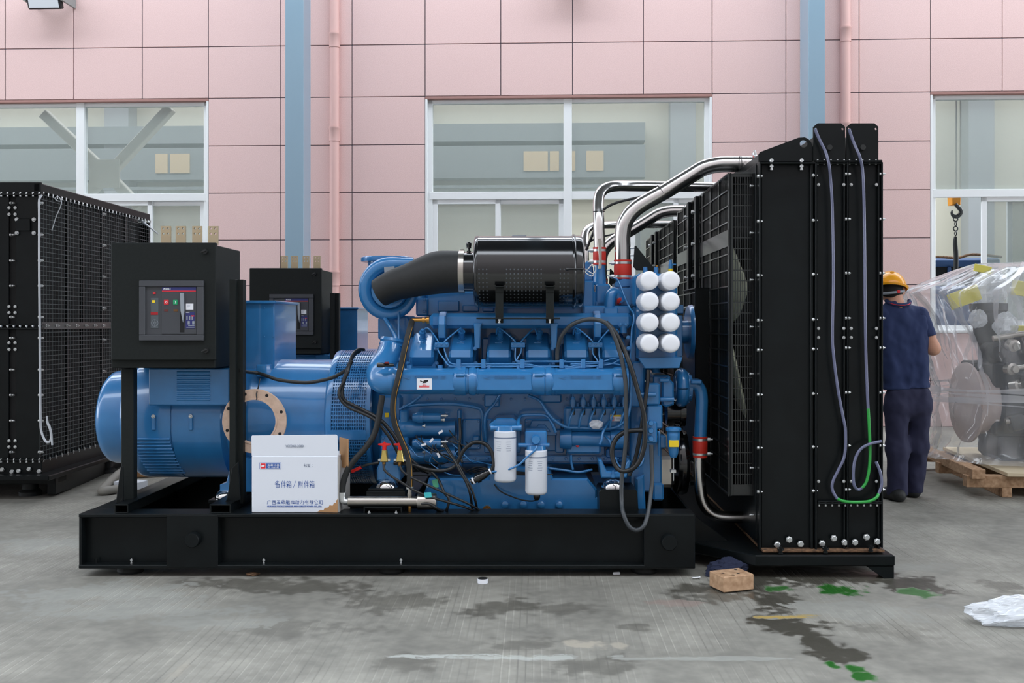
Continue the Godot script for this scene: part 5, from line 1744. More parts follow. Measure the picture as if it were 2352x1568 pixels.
func make_pipes() -> Array:
	var out := []
	var st := S()
	# near upper coolant pipe
	var t := thing("coolant_pipe", "thick polished pipe slanting up from red hose to the front radiator top", "pipe", P(1430, 640, 5.9), "thick upper coolant pipes")
	tp(st, [[1430, 604, 5.88], [1430, 570, 5.88], [1430, 540, 5.88], [1437, 508, 5.88], [1464, 476, 5.89], [1528, 439, 5.91], [1585, 404, 5.93], [1616, 386, 5.94], [1650, 378, 5.95], [1690, 377, 5.95], [1750, 377, 5.95]], 18.3, 32, 8)
	put(t, "pipe", st, M.chrome)
	st = S()
	ly(st, 1430.5, 5.88, [[597, 17], [597, 20.5], [600, 20.5], [603, 19.5], [606, 19.5], [612, 20.5], [630, 20.5], [634, 19.5], [637, 19.5], [638, 20.5], [641, 20.5], [641, 17]], 32)
	put(t, "red_hose", st, M.red)
	clamp_band(t, 1430.5, 604, 5.88, 19.6, true, -1.0)
	clamp_band(t, 1430.5, 635, 5.88, 19.6, true, -1.0)
	st = S()
	lx(st, 377, 5.95, [[1728, 17], [1728, 20], [1750, 20], [1750, 17]], 32)
	put(t, "red_hose", st, M.red)
	clamp_band(t, 1733, 377, 5.95, 20.2, false)
	for k in [[1519.0, 442.0, 1.0, 0.6], [1700.0, 377.0, 1.0, 0.0]]:
		st = S()
		ring(st, P(k[0], k[1], 5.91), Vector3(k[2], k[3], 0).normalized(), 18.9 * 5.91 / F, 0.0022, 32, 6)
		put(t, "cable_tie", st, M.cable)
	st = S()
	lz(st, 1712, 374, 5.90, [[0, 0], [0, 4], [0.02, 5], [0.03, 5]], 12)
	put(t, "vent_boss", st, M.chrome)
	st = S()
	lx(st, 569, 5.88, [[1446, 0], [1446, 2.5], [1462, 2.5], [1462, 0]], 10)
	put(t, "stay_stud", st, M.zinc)
	st = S()
	lx(st, 586, 5.88, [[1446, 0], [1446, 2.5], [1462, 2.5], [1462, 0]], 10)
	put(t, "stay_stud", st, M.zinc)
	st = S()
	pz(st, [[1458, 564], [1461, 564], [1508, 622], [1462, 620], [1455, 612]], 5.85, 5.87, 0.002)
	put(t, "stay_bracket", st, M.cabinet)
	out.append(t)
	# far upper coolant pipe
	t = thing("coolant_pipe", "slimmer polished pipe with square bend standing behind the thick front coolant pipe", "pipe", P(1377, 600, 6.0), "slim upper coolant pipes")
	st = S()
	tp(st, [[1377, 574, 5.92], [1376, 540, 5.93], [1375, 500, 5.95], [1374, 470, 6.0], [1378, 446, 6.05], [1392, 432, 6.1], [1415, 427, 6.15], [1450, 427, 6.25], [1530, 428, 6.4], [1640, 430, 6.6], [1690, 432, 6.7]], [13, 13, 12.8, 12.6, 12.5, 12.5, 12.4, 12.2, 12, 11.5, 11.5], 28, 8)
	put(t, "pipe", st, M.chrome)
	st = S()
	ly(st, 1377, 5.92, [[568, 12], [568, 15.5], [571, 15.5], [574, 14], [578, 15], [598, 15], [602, 14], [606, 15.5], [608, 15.5], [608, 12]], 28)
	put(t, "red_hose", st, M.red)
	clamp_band(t, 1377, 575, 5.92, 14.2, true, -1.0)
	clamp_band(t, 1377, 601, 5.92, 14.2, true, -1.0)
	st = S()
	pz(st, [[1373, 549], [1379, 547], [1382, 552], [1382, 613], [1380, 617], [1374, 617], [1376, 600]], 5.86, 5.868, 0.001)
	put(t, "strap", st, M.steel)
	st = S()
	ring(st, P(1375.5, 486, 5.96), Vector3(0, 1, 0), 13.3 * 5.96 / F, 0.002, 28, 6)
	put(t, "cable_tie", st, M.cable)
	out.append(t)
	st = S()      # black vent line
	tp(st, [[1346, 575, 6.0], [1378, 498, 5.99], [1388, 480, 5.98], [1420, 464, 5.97], [1480, 450, 5.96], [1520, 436, 5.95], [1560, 420, 5.94]], 3, 8)
	out.append(single("vent_hose", st, M.cable, "thin black vent hose curving between the two polished upper pipes", "hose", P(1346, 575, 6.0), "vent hoses"))
	# lower coolant pipe
	t = thing("coolant_pipe", "polished lower coolant pipe bending from red hose to the foot of front radiator", "pipe", P(1608, 1200, 5.75), "lower coolant pipes")
	st = S()
	tp(st, [[1608, 1030, 5.75], [1606, 1060, 5.75], [1607, 1100, 5.75], [1611, 1140, 5.75], [1622, 1166, 5.75], [1642, 1182, 5.75], [1670, 1187, 5.75], [1720, 1187, 5.75], [1750, 1187, 5.75]], 13.2, 28, 8)
	put(t, "pipe", st, M.chrome)
	st = S()
	ly(st, 1608, 5.75, [[1002, 14], [1002, 17], [1005, 17], [1008, 16], [1012, 17], [1038, 17], [1042, 15.5], [1046, 16.5], [1050, 16.5], [1050, 12]], 28)
	put(t, "red_hose", st, M.red)
	clamp_band(t, 1608, 1009, 5.75, 16.0, true, 1.0)
	clamp_band(t, 1608, 1042, 5.75, 16.0, true, 1.0)
	st = S()
	lx(st, 1187, 5.75, [[1708, 13], [1708, 17], [1711, 17], [1714, 16], [1719, 16], [1721, 17], [1745, 17.5], [1745, 13]], 28)
	put(t, "red_hose", st, M.red)
	clamp_band(t, 1716, 1187, 5.75, 16.2, false)
	out.append(t)
	return out

# ---------- hoses, cables, the carton and other loose things of the front set
func cable(called: String, label: String, category: String, pts: Array, r, m: Material, group := "") -> MeshInstance3D:
	var st := S()
	tp(st, pts, r, 10, 8)
	return single(called, st, m, label, category, P(pts[-1][0], pts[-1][1], pts[-1][2]), group)

func make_cables() -> void:
	cable("cable", "black cable drooping across the blue alternator drum", "cable", [[548, 850, 5.50], [570, 854, 5.58], [590, 856, 5.62], [610, 862, 5.6], [640, 872, 5.57], [690, 878, 5.56], [720, 877, 5.56], [760, 868, 5.57], [785, 856, 5.56], [800, 845, 5.53], [808, 828, 5.52]], 4.2, M.cable)
	cable("cable", "doubled black cable looped over the perforated alternator outlet", "cable", [[826, 806, 5.68], [812, 815, 5.60], [802, 838, 5.54], [792, 866, 5.52], [786, 890, 5.51], [786, 908, 5.50], [792, 920, 5.50], [810, 930, 5.50], [835, 942, 5.50], [860, 955, 5.48], [880, 970, 5.46], [905, 1000, 5.45], [930, 1040, 5.46], [960, 1070, 5.48], [985, 1085, 5.5]], 4.6, M.cable)
	cable("cable", "black cable running beside the doubled loop over the alternator outlet", "cable", [[836, 803, 5.70], [822, 803, 5.64], [808, 818, 5.57], [800, 850, 5.50], [790, 875, 5.49], [781, 892, 5.48], [779, 908, 5.47], [786, 922, 5.47], [802, 936, 5.47], [830, 948, 5.47], [858, 962, 5.46], [876, 980, 5.44], [900, 1012, 5.44], [920, 1050, 5.46], [950, 1080, 5.5]], 3.6, M.cable)
	cable("rubber_hose", "thick grey-black heater hose running down past the carton's brown flap", "hose", [[878, 908, 5.42], [874, 935, 5.41], [868, 968, 5.40], [858, 1000, 5.39], [838, 1030, 5.38], [815, 1055, 5.37], [798, 1080, 5.37], [788, 1110, 5.37], [786, 1134, 5.37]], 7, M.rubber)
	var t := thing("rubber_hose", "flat black hose with yellow stripe hanging before the blue manifold", "hose", P(940, 1120, 5.36))
	var pts := [[946, 738, 5.50], [940, 760, 5.44], [930, 800, 5.40], [922, 838, 5.385], [912, 880, 5.36], [905, 910, 5.36], [903, 945, 5.36], [908, 975, 5.36], [922, 1010, 5.36], [936, 1045, 5.36], [941, 1080, 5.36], [941, 1122, 5.36]]
	var st := S()
	tp(st, pts, 7.2, 12, 8)
	put(t, "hose", st, M.rubber)
	var q := []
	for k in pts: q.append([k[0] + 4.6, k[1], k[2] - 0.0125])
	st = S()
	tp(st, q, 0.6, 5, 8)
	put(t, "yellow_stripe", st, M.stripe)
	st = S()
	lx(st, 735, 5.50, [[945, 0], [945, 4], [950, 5], [950, 4.5], [970, 4.5], [970, 7], [976, 7], [976, 5], [980, 5], [980, 8], [986, 8], [986, 0]], 12)
	put(t, "brass_union", st, M.brass)
	st = S()
	ly(st, 941, 5.36, [[1117, 7.6], [1117, 8.4], [1122, 8.4], [1122, 7.6]], 16)
	put(t, "hose_clamp", st, M.zinc)
	st = S()
	ly(st, 941, 5.36, [[1120, 0], [1120, 5], [1132, 5], [1132, 6], [1136, 6], [1145, 4], [1145, 0]], 12)
	put(t, "elbow_fitting", st, M.steel)
	st = S()
	ly(st, 941, 5.36, [[1162, 0], [1162, 4], [1172, 4], [1174, 3], [1180, 3], [1180, 0]], 12)
	put(t, "drain_fitting", st, M.brass)
	cable("rubber_hose", "large black hose arching over the rear head covers of the engine", "hose", [[1280, 826, 5.47], [1281, 800, 5.46], [1290, 772, 5.43], [1310, 748, 5.41], [1340, 735, 5.40], [1370, 734, 5.40], [1395, 745, 5.39], [1412, 775, 5.38], [1424, 810, 5.37], [1432, 845, 5.36], [1437, 880, 5.35], [1438, 920, 5.35], [1438, 1000, 5.35], [1434, 1050, 5.35], [1428, 1100, 5.35], [1428, 1150, 5.33], [1432, 1180, 5.28], [1445, 1208, 5.26], [1462, 1217, 5.26], [1478, 1208, 5.26], [1488, 1180, 5.30], [1494, 1140, 5.36], [1498, 1100, 5.40], [1497, 1060, 5.43], [1496, 1022, 5.45]], 5, M.cable_grey)
	cable("rubber_hose", "thick black hose coiled in a ring before the engine's front mount", "hose", [[1392, 740, 5.42], [1412, 762, 5.40], [1432, 800, 5.38], [1448, 840, 5.35], [1463, 890, 5.34], [1474, 930, 5.33], [1480, 960, 5.33], [1481, 1010, 5.33], [1474, 1045, 5.33], [1460, 1070, 5.33], [1440, 1081, 5.34], [1420, 1077, 5.36], [1408, 1055, 5.38], [1406, 1030, 5.39], [1416, 1006, 5.40], [1436, 992, 5.41], [1460, 988, 5.43], [1482, 988, 5.46]], 5.6, M.cable)
	cable("rubber_hose", "black hose dropping straight from under the drip tray", "hose", [[1489, 850, 5.50], [1487, 880, 5.48], [1482, 920, 5.46], [1478, 950, 5.46], [1470, 1000, 5.48], [1460, 1050, 5.5], [1445, 1092, 5.5]], 4.8, M.cable)
	cable("cable", "black cable arching beside the white fuel filter to its plug", "cable", [[1056, 960, 5.55], [1057, 1000, 5.52], [1055, 1040, 5.50], [1062, 1062, 5.48]], 3.2, M.cable)
	cable("cable", "thick black cable loop left of the taller white fuel filter", "cable", [[905, 1063, 5.44], [945, 1067, 5.42], [985, 1078, 5.41], [1020, 1080, 5.41], [1045, 1070, 5.42], [1056, 1050, 5.42], [1068, 1030, 5.42], [1090, 1015, 5.42], [1115, 1020, 5.42], [1130, 1040, 5.41], [1134, 1065, 5.40], [1128, 1082, 5.40]], 4.4, M.cable)
	t = thing("connector_plug", "black ribbed connector plug lying before the sump below the fuel filter", "plug", P(1100, 1110, 5.40))
	st = S()
	lathe(st, P(1130, 1080, 5.40), P(1080, 1108, 5.40) - P(1130, 1080, 5.40), [[0, 0.010], [0.012, 0.014], [0.03, 0.014], [0.03, 0.019], [0.045, 0.019], [0.045, 0.022], [0.075, 0.022], [0.075, 0.026], [0.095, 0.026], [0.095, 0.018], [0.13, 0.015], [0.13, 0]], 16, 2.0)
	put(t, "shell", st, M.gloss)
	st = S()
	lathe(st, P(1089, 1103, 5.40), P(1080, 1108, 5.40) - P(1130, 1080, 5.40), [[0, 0.018], [0.0, 0.020], [0.008, 0.020], [0.008, 0.018]], 16, 2.0)
	lathe(st, P(1128, 1081, 5.40), P(1080, 1108, 5.40) - P(1130, 1080, 5.40), [[0, 0.012], [0.0, 0.016], [0.008, 0.016], [0.008, 0.012]], 16, 2.0)
	put(t, "collar", st, M.inkwhite)
	cable("cable", "blue lead from the connector plug to the shorter white fuel filter", "cable", [[1130, 1083, 5.39], [1160, 1080, 5.37], [1190, 1068, 5.36], [1210, 1050, 5.36], [1228, 1034, 5.36], [1233, 1024, 5.37]], 2.4, M.blue)
	cable("battery_cable", "black battery cable from brass switch sagging to the drain cock", "cable", [[881, 1066, 5.37], [884, 1080, 5.36], [900, 1094, 5.35], [920, 1106, 5.34], [950, 1125, 5.335], [985, 1140, 5.335], [1030, 1153, 5.34], [1070, 1165, 5.36], [1105, 1178, 5.45]], 2.9, M.cable)
	cable("battery_cable", "black battery cable from the second brass switch, upper of the sagging pair", "cable", [[919, 1068, 5.37], [925, 1082, 5.36], [945, 1096, 5.35], [970, 1108, 5.34], [1005, 1124, 5.335], [1040, 1140, 5.335], [1075, 1156, 5.345], [1112, 1178, 5.45]], 2.9, M.cable)
	cable("battery_cable", "black cable falling from lower starter motor to the sump foot", "cable", [[1018, 1018, 5.5], [1028, 1035, 5.46], [1045, 1060, 5.42], [1058, 1085, 5.40], [1072, 1110, 5.39], [1080, 1135, 5.39], [1085, 1170, 5.45]], 2.8, M.cable)
	cable("battery_cable", "second black cable falling from lower starter beside its twin", "cable", [[1022, 1020, 5.5], [1036, 1042, 5.46], [1052, 1066, 5.42], [1066, 1092, 5.40], [1082, 1120, 5.39], [1092, 1150, 5.40], [1096, 1172, 5.46]], 2.8, M.cable)
	cable("cable", "black lead hanging behind the green tag on the sump", "cable", [[985, 1078, 5.47], [1006, 1100, 5.45], [1020, 1130, 5.42], [1031, 1145, 5.40], [1027, 1168, 5.40], [1018, 1176, 5.42], [1000, 1168, 5.36], [985, 1158, 5.34], [972, 1157, 5.33]], 3.2, M.cable)
	cable("cable", "short black lead with red heat-shrink reaching the first brass switch", "cable", [[806, 1084, 5.42], [818, 1078, 5.41], [840, 1068, 5.40], [870, 1062, 5.38]], 3, M.cable)
	cable("heat_shrink", "red heat-shrink sleeve on the short battery lead by the carton", "sleeve", [[808, 1082.5, 5.418], [830, 1072.5, 5.405]], 4, M.redplastic)
	cable("wire", "thin dark wire hooked along the sump toward the water sensor", "cable", [[1135, 1112, 5.58], [1150, 1128, 5.56], [1170, 1138, 5.55], [1200, 1148, 5.54], [1225, 1150, 5.5], [1232, 1144, 5.44]], 1.6, M.cable)
	# small white cable tags
	var n := 0
	for k in [[991, 1011, 0.9, "white paper tag hanging between the two starters"], [1007, 1045, -1.1, "white paper tag tilted below lower starter"], [973, 1021, 0.3, "white folded tag at the lower starter flange"], [1012, 992, 0.6, "pale tag at the upper starter terminal"]]:
		st = S()
		cbox(st, Transform3D(Basis(Vector3.BACK, k[2]), P(k[0], k[1], 5.50)), Vector3(0.028, 0.012, 0.0015), 0.0003)
		single("paper_tag", st, M.inkwhite, k[3], "tag", P(k[0], k[1], 5.50), "cable tags")
		n += 1
	st = S()
	cbox(st, Transform3D(Basis(Vector3.BACK, 0.2), P(1000, 1110, 5.44)), Vector3(0.030, 0.045, 0.002), 0.0005)
	single("green_tag", st, mat(Color(0.30, 0.62, 0.48), 0.5), "green tag hanging before the oil sump", "tag", P(1000, 1110, 5.44))

	# battery isolators: brass body with red T handle
	for k in [[882.0, "brass battery switch with red T handle nearer the carton"], [918.0, "brass battery switch with red T handle half behind the striped hose"]]:
		var s := thing("battery_switch", k[1], "switch", P(k[0], 1064, 5.40), "red handled battery switches")
		st = S()
		pz(st, [[k[0] - 9, 1061], [k[0] - 5, 1034], [k[0] + 5, 1034], [k[0] + 9, 1061]], 5.38, 5.43, 0.004)
		put(s, "body", st, M.gold)
		st = S()
		pb(st, k[0] - 14, 1054, k[0] + 14, 1059, 5.39, 5.42, 0.002)
		put(s, "terminal_bar", st, M.zinc)
		st = S()
		ly(st, k[0], 5.405, [[1061, 0], [1061, 4], [1066, 4], [1070, 3], [1070, 0]], 8)
		put(s, "cable_lug", st, M.brass)
		st = S()
		pz(st, [[k[0] - 4, 1035], [k[0] - 4, 1024], [k[0] - 14, 1022], [k[0] - 14, 1019], [k[0] - 4, 1018], [k[0], 1014], [k[0] + 4, 1018], [k[0] + 15, 1019], [k[0] + 15, 1022], [k[0] + 5, 1024], [k[0] + 4, 1035]], 5.392, 5.415, 0.003)
		put(s, "handle", st, M.redplastic)
	# stainless coolant heater
	t = thing("coolant_heater", "shiny stainless coolant heater tube lying on the skid rail", "heater", P(880, 1180, 5.37))
	st = S()
	lx(st, 1151, 5.37, [[800, 0], [800, 11], [801, 12], [959, 12], [959, 17], [961, 18.5], [1000, 18.5], [1003, 16], [1003, 0]], 32)
	put(t, "tube", st, M.steel)
	st = S()
	tp(st, [[786, 1132, 5.37], [786, 1142, 5.37], [790, 1150, 5.37], [803, 1152, 5.37]], [8, 8, 8, 6.5], 14)
	ly(st, 786, 5.37, [[1130, 7], [1130, 9], [1134, 9], [1134, 7]], 14)
	put(t, "elbow", st, M.zinc)
	st = S()
	pb(st, 836, 1164, 922, 1167, 5.33, 5.40, 0.001)
	pb(st, 835, 1164, 838, 1182, 5.33, 5.40, 0.001)
	pb(st, 920, 1164, 923, 1182, 5.33, 5.40, 0.001)
	put(t, "bracket", st, M.black)
	for x in [848.0, 910.0]: inst(t, "bolt", bolt_y, M.zinc, P(x, 1178, 5.325))
	st = S()
	pz(st, [[974, 1131], [990, 1130], [992, 1142], [976, 1143]], 5.322, 5.325, 0.0)
	put(t, "cyan_label", st, mat(Color(0.25, 0.70, 0.72), 0.5))
	cable("cable", "black mains cable of the stainless heater looping below its end", "cable", [[968, 1157, 5.32], [985, 1157, 5.31], [1000, 1165, 5.32], [1012, 1172, 5.36], [1024, 1176, 5.42]], 3.2, M.cable)
	# sensor plug on the manifold elbow
	t = thing("sensor_plug", "small dark sensor plug lying on the blue manifold elbow", "plug", P(880, 840, 5.36))
	st = S()
	lx(st, 838, 5.37, [[866, 0], [866, 5], [869, 6], [880, 6], [882, 5], [886, 4], [898, 4], [905, 3], [905, 0]], 10)
	put(t, "shell", st, M.gloss)
	st = S()
	pb(st, 883, 831, 893, 835, 5.35, 5.37, 0.001)
	put(t, "lock_tab", st, mat(Color(0.45, 0.10, 0.12), 0.5))
	# yellow warning sticker
	st = S()
	pb(st, 884, 948, 893, 958, 5.69, 5.70, 0.001)
	single("warning_sticker", st, M.inkyellow, "tiny yellow warning sticker on the flywheel housing behind the cables", "sticker", P(888, 958, 5.69))
	# plastic-wrapped spare on the pump
	st = S()
	var bag := [Vector3.ZERO]
	lump(st, P(1369, 974, 5.52), Vector3(0.05, 0.032, 0.03), 31, 0.5, 14)
	single("plastic_wrap", st, M.plasticthick, "small crumpled clear wrap resting on the injection pump", "wrapping", P(1369, 985, 5.52))
	# tan flange ring tied to the alternator
	t = thing("flange_ring", "tan steel flange ring tied before the alternator by black wire", "flange", P(585, 1045, 5.54))
	st = S()
	var fc := P(584, 967, 5.54)
	lathe(st, fc, Vector3(0, 0, -1), [[0, 0.128], [0, 0.176], [0.002, 0.178], [0.012, 0.178], [0.014, 0.176], [0.014, 0.128], [0.020, 0.126], [0.020, 0.118], [-0.004, 0.118], [-0.004, 0.126], [0, 0.128]], 64)
	put(t, "ring", st, M.tan)
	for k in 8:
		var a := TAU * k / 8.0 + 0.33
		st = S()
		lathe(st, fc + Vector3(cos(a) * 0.158, sin(a) * 0.158, 0.0008), Vector3(0, 0, -1), [[0, 0], [0, 0.009], [0.002, 0.009]], 14)
		put(t, "bolt_hole", st, M.dark)
	st = S()
	tp(st, [[597, 870, 5.62], [593, 890, 5.56], [589, 905, 5.53], [590, 915, 5.52], [588, 917, 5.55]], 1.4, 6)
	put(t, "tie_wire", st, M.cable)
	# white spare parts carton
	t = thing("carton", "white spare-parts carton with blue Chinese lettering standing on the skid", "box", P(677, 1180, 5.36))
	var d := 5.34
	st = S()
	pb(st, 578, 1047, 776, 1177, d, d + 0.22, 0.004)
	put(t, "body", st, M.paper)
	st = S()
	pz(st, [[578, 1047], [577, 1003], [579, 1000], [772, 998], [775, 1001], [777, 1047]], d + 0.002, d + 0.007, 0.001)
	put(t, "raised_flap", st, M.paper)
	st = S()
	var fx := P(777, 0, d).x
	cbox(st, Transform3D(Basis(Vector3.UP, -0.95), P(790, 1040, d + 0.06)), Vector3(0.11, 0.16, 0.004), 0.001)
	put(t, "brown_flap", st, M.card)
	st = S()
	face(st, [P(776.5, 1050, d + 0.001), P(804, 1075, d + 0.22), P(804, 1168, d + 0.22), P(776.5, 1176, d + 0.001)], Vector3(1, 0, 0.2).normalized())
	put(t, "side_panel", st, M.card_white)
	st = S()
	pz(st, [[775.5, 1146], [771, 1150], [772, 1154], [767, 1155], [764, 1161], [757, 1160], [754, 1165], [746, 1166], [743, 1171], [735, 1171], [728, 1176], [775.5, 1176.5]], d - 0.0012, d + 0.002, 0.0)
	put(t, "torn_corner", st, M.card)
	var Z := d - 0.001
	var big := {"备": ["4003", "317105", "2395", "2585892925", "5559", "2787"], "件": ["3014", "2329", "5144", "4393", "4696", "7079"], "箱": ["1003", "1131", "2132", "5043", "5191", "7173", "0545", "2429", "2508", "2547", "5494995954", "5696", "5797"],
		"附": ["1119", "1131233426", "5143", "4349", "5393", "8089", "6567"], "/": ["7029"], "广": ["4151", "1292", "1209"], "西": ["0191", "1383891913", "313426", "616585"], "玉": ["1181", "1585", "0898", "5158", "6677"],
		"柴": ["3034", "3152", "1115", "0555", "60649493", "9163", "0696", "5559", "5618", "5698"], "船": ["2011", "1109", "1141", "4149", "0545", "2233", "2637", "616455", "6181", "818494", "5696995956"], "电": ["1282871712", "1484", "50589897"],
		"动": ["1141", "0444", "240848", "539389", "7059"], "力": ["12828979", "404409"], "有": ["0292", "4006", "3439", "34848979", "3686"], "限": ["1119", "1131233426", "51818555", "5383", "515978", "6599", "9576"], "公": ["3004", "6094", "452989", "6799"],
		"司": ["01919979", "1363", "1555581815"], "机": ["0343", "2029", "2305", "2346", "616759", "6181", "81889897"], "型": ["0141", "0343", "1117", "3136", "6164", "8085", "2787", "5559", "0999"], "：": ["4243", "4748"], "器": ["1131331311", "6181836361", "1636391916", "6686896966", "0595", "5044"]}
	for row in [["备件箱/附件箱", 632.0, 1104.0, 13.2, 15.0, 0.95, M.inkblue], ["广西玉柴船电动力有限公司", 614.0, 1148.0, 10.75, 9.4, 0.85, M.inkblue], ["机型：", 698.0, 1065.0, 8.2, 7.2, 0.65, M.inkgrey]]:
		st = S()
		var x: float = row[1]
		for ch in row[0]:
			glyph(st, big[ch], P(x, row[2], Z), row[3] * 0.78 * d / F, row[4] * d / F, row[5] * d / F)
			x += row[3]
		put(t, "lettering", st, row[6])
	text(t, "lettering", "GUANGXI YUCHAI MARINE AND GENSET POWER CO.,LTD.", 613.5, 1164.5, Z, 3.6, M.inkblue, true, 126)
	text(t, "lettering", "YCCD43-3580", 656, 1027, d - 0.001, 5.2, M.inkgrey, false, 41)
	st = S(); pb(st, 596, 1062, 645.5, 1077, Z - 0.0003, Z + 0.0005, 0.0); var lg := put(t, "logo", st, M.inkblue)
	st = S(); pb(st, 596.8, 1062.8, 644.7, 1076.2, Z - 0.0006, Z, 0.0); put(lg, "logo_ground", st, M.paper)
	st = S(); pb(st, 598.5, 1064, 610, 1075.5, Z - 0.001, Z, 0.0); put(lg, "logo_red", st, M.inkred)
	st = S(); pb(st, 611.5, 1064, 643, 1075.5, Z - 0.001, Z, 0.0); put(lg, "logo_blue", st, M.inkblue)
	st = S(); pz(st, [[599.5, 1069.5], [604, 1067], [609, 1068], [606, 1070], [608.5, 1072], [604, 1071.5], [601, 1072]], Z - 0.0016, Z, 0.0); put(lg, "logo_bird", st, M.inkwhite)
	st = S()
	var lxx := 614.5
	for ch in "玉柴机器":
		glyph(st, big[ch], P(lxx, 1065.2, Z - 0.0016), 5.6 * d / F, 5.6 * d / F, 0.55 * d / F)
		lxx += 7.0
	put(lg, "lettering", st, M.inkwhite)
	text(lg, "lettering", "YC DIESEL", 615, 1074.6, Z - 0.0014, 1.8, M.inkwhite, true, 26)

	# level tubes on the front radiator
	t = thing("level_tube", "clear tube with green coolant in its bottom bend, nearer the engine", "tube", P(1950, 1160, 5.30), "clear level tubes on the radiator")
	var dd := 5.315
	var p1 := [[1872, 296, dd], [1882, 320, dd], [1896, 348, dd - 0.01], [1904, 378, dd - 0.025], [1908, 415, dd], [1911, 460, dd], [1913, 540, dd], [1914, 640, dd], [1912, 765, dd], [1914, 810, dd], [1924, 890, dd], [1936, 955, dd], [1942, 990, dd], [1940, 1045, dd], [1926, 1078, dd], [1913, 1105, dd], [1912, 1125, dd], [1923, 1145, dd - 0.01]]
	st = S(); tp(st, p1, 3.5, 12, 8); put(t, "empty_run", st, M.clear)
	st = S(); tp(st, [p1[-1], [1940, 1151, dd - 0.012], [1965, 1153, dd - 0.012], [1995, 1151, dd - 0.012], [2012, 1143, dd - 0.01], [2018, 1134, dd]], 3.5, 12, 8); put(t, "coolant_run", st, M.green)
	st = S(); tp(st, [[2018, 1134, dd], [2025, 1112, dd], [2022, 1085, dd], [2012, 1060, dd]], 3.5, 12, 8); put(t, "empty_run", st, M.clear)
	t = thing("level_tube", "clear tube with long green coolant run on the outermost radiator column", "tube", P(1975, 1125, 5.30), "clear level tubes on the radiator")
	p1 = [[1950, 296, dd], [1960, 325, dd], [1974, 358, dd - 0.02], [1981, 390, dd], [1984, 450, dd], [1986, 560, dd], [1987, 700, dd], [1989, 820, dd], [1992, 900, dd], [1994, 938, dd]]
	st = S(); tp(st, p1, 3.5, 12, 8); put(t, "empty_run", st, M.clear)
	st = S(); tp(st, [[1994, 938, dd], [1996, 970, dd], [1998, 1020, dd], [1997, 1070, dd], [1990, 1105, dd], [1980, 1120, dd]], 3.5, 12, 8); put(t, "coolant_run", st, M.green)
	st = S(); tp(st, [[1980, 1120, dd], [1971, 1124, dd], [1962, 1114, dd - 0.015], [1960, 1085, dd - 0.015], [1964, 1055, dd - 0.015], [1976, 1032, dd - 0.015], [1998, 1019, dd - 0.018], [2024, 1013, dd]], 3.5, 12, 8); put(t, "empty_run", st, M.clear)

func lump(st: SurfaceTool, c: Vector3, r: Vector3, seed_: int, rough: float, n := 18, flat := -9.0) -> void:   # crumpled closed surface
	var nz := FastNoiseLite.new()
	nz.seed = seed_
	nz.frequency = 0.9
	nz.fractal_octaves = 3
	nz.noise_type = FastNoiseLite.TYPE_CELLULAR
	nz.cellular_return_type = FastNoiseLite.RETURN_DISTANCE
	var pts := []
	for j in n + 1:
		var row := []
		for i in 2 * n + 1:
			var a := TAU * (i % (2 * n)) / (2.0 * n)
			var b := PI * j / n
			var u := Vector3(sin(b) * cos(a), cos(b), sin(b) * sin(a))
			var k := 1.0 + rough * nz.get_noise_3dv(u * 1.6)
			var p := c + Vector3(u.x * r.x, u.y * r.y, u.z * r.z) * k
			if p.y < flat: p.y = flat
			row.append(p)
		pts.append(row)
	for j in n:
		for i in 2 * n:
			for k in [[pts[j][i], pts[j][i + 1], pts[j + 1][i + 1]], [pts[j][i], pts[j + 1][i + 1], pts[j + 1][i]]]:
				var nn: Vector3 = (k[1] - k[0]).cross(k[2] - k[0])
				if nn.length() < 1e-10: continue
				nn = nn.normalized()
				if nn.dot((k[0] + k[1] + k[2]) / 3.0 - c) < 0.0: nn = -nn
				tri(st, k[0], k[1], k[2], nn, nn, nn)

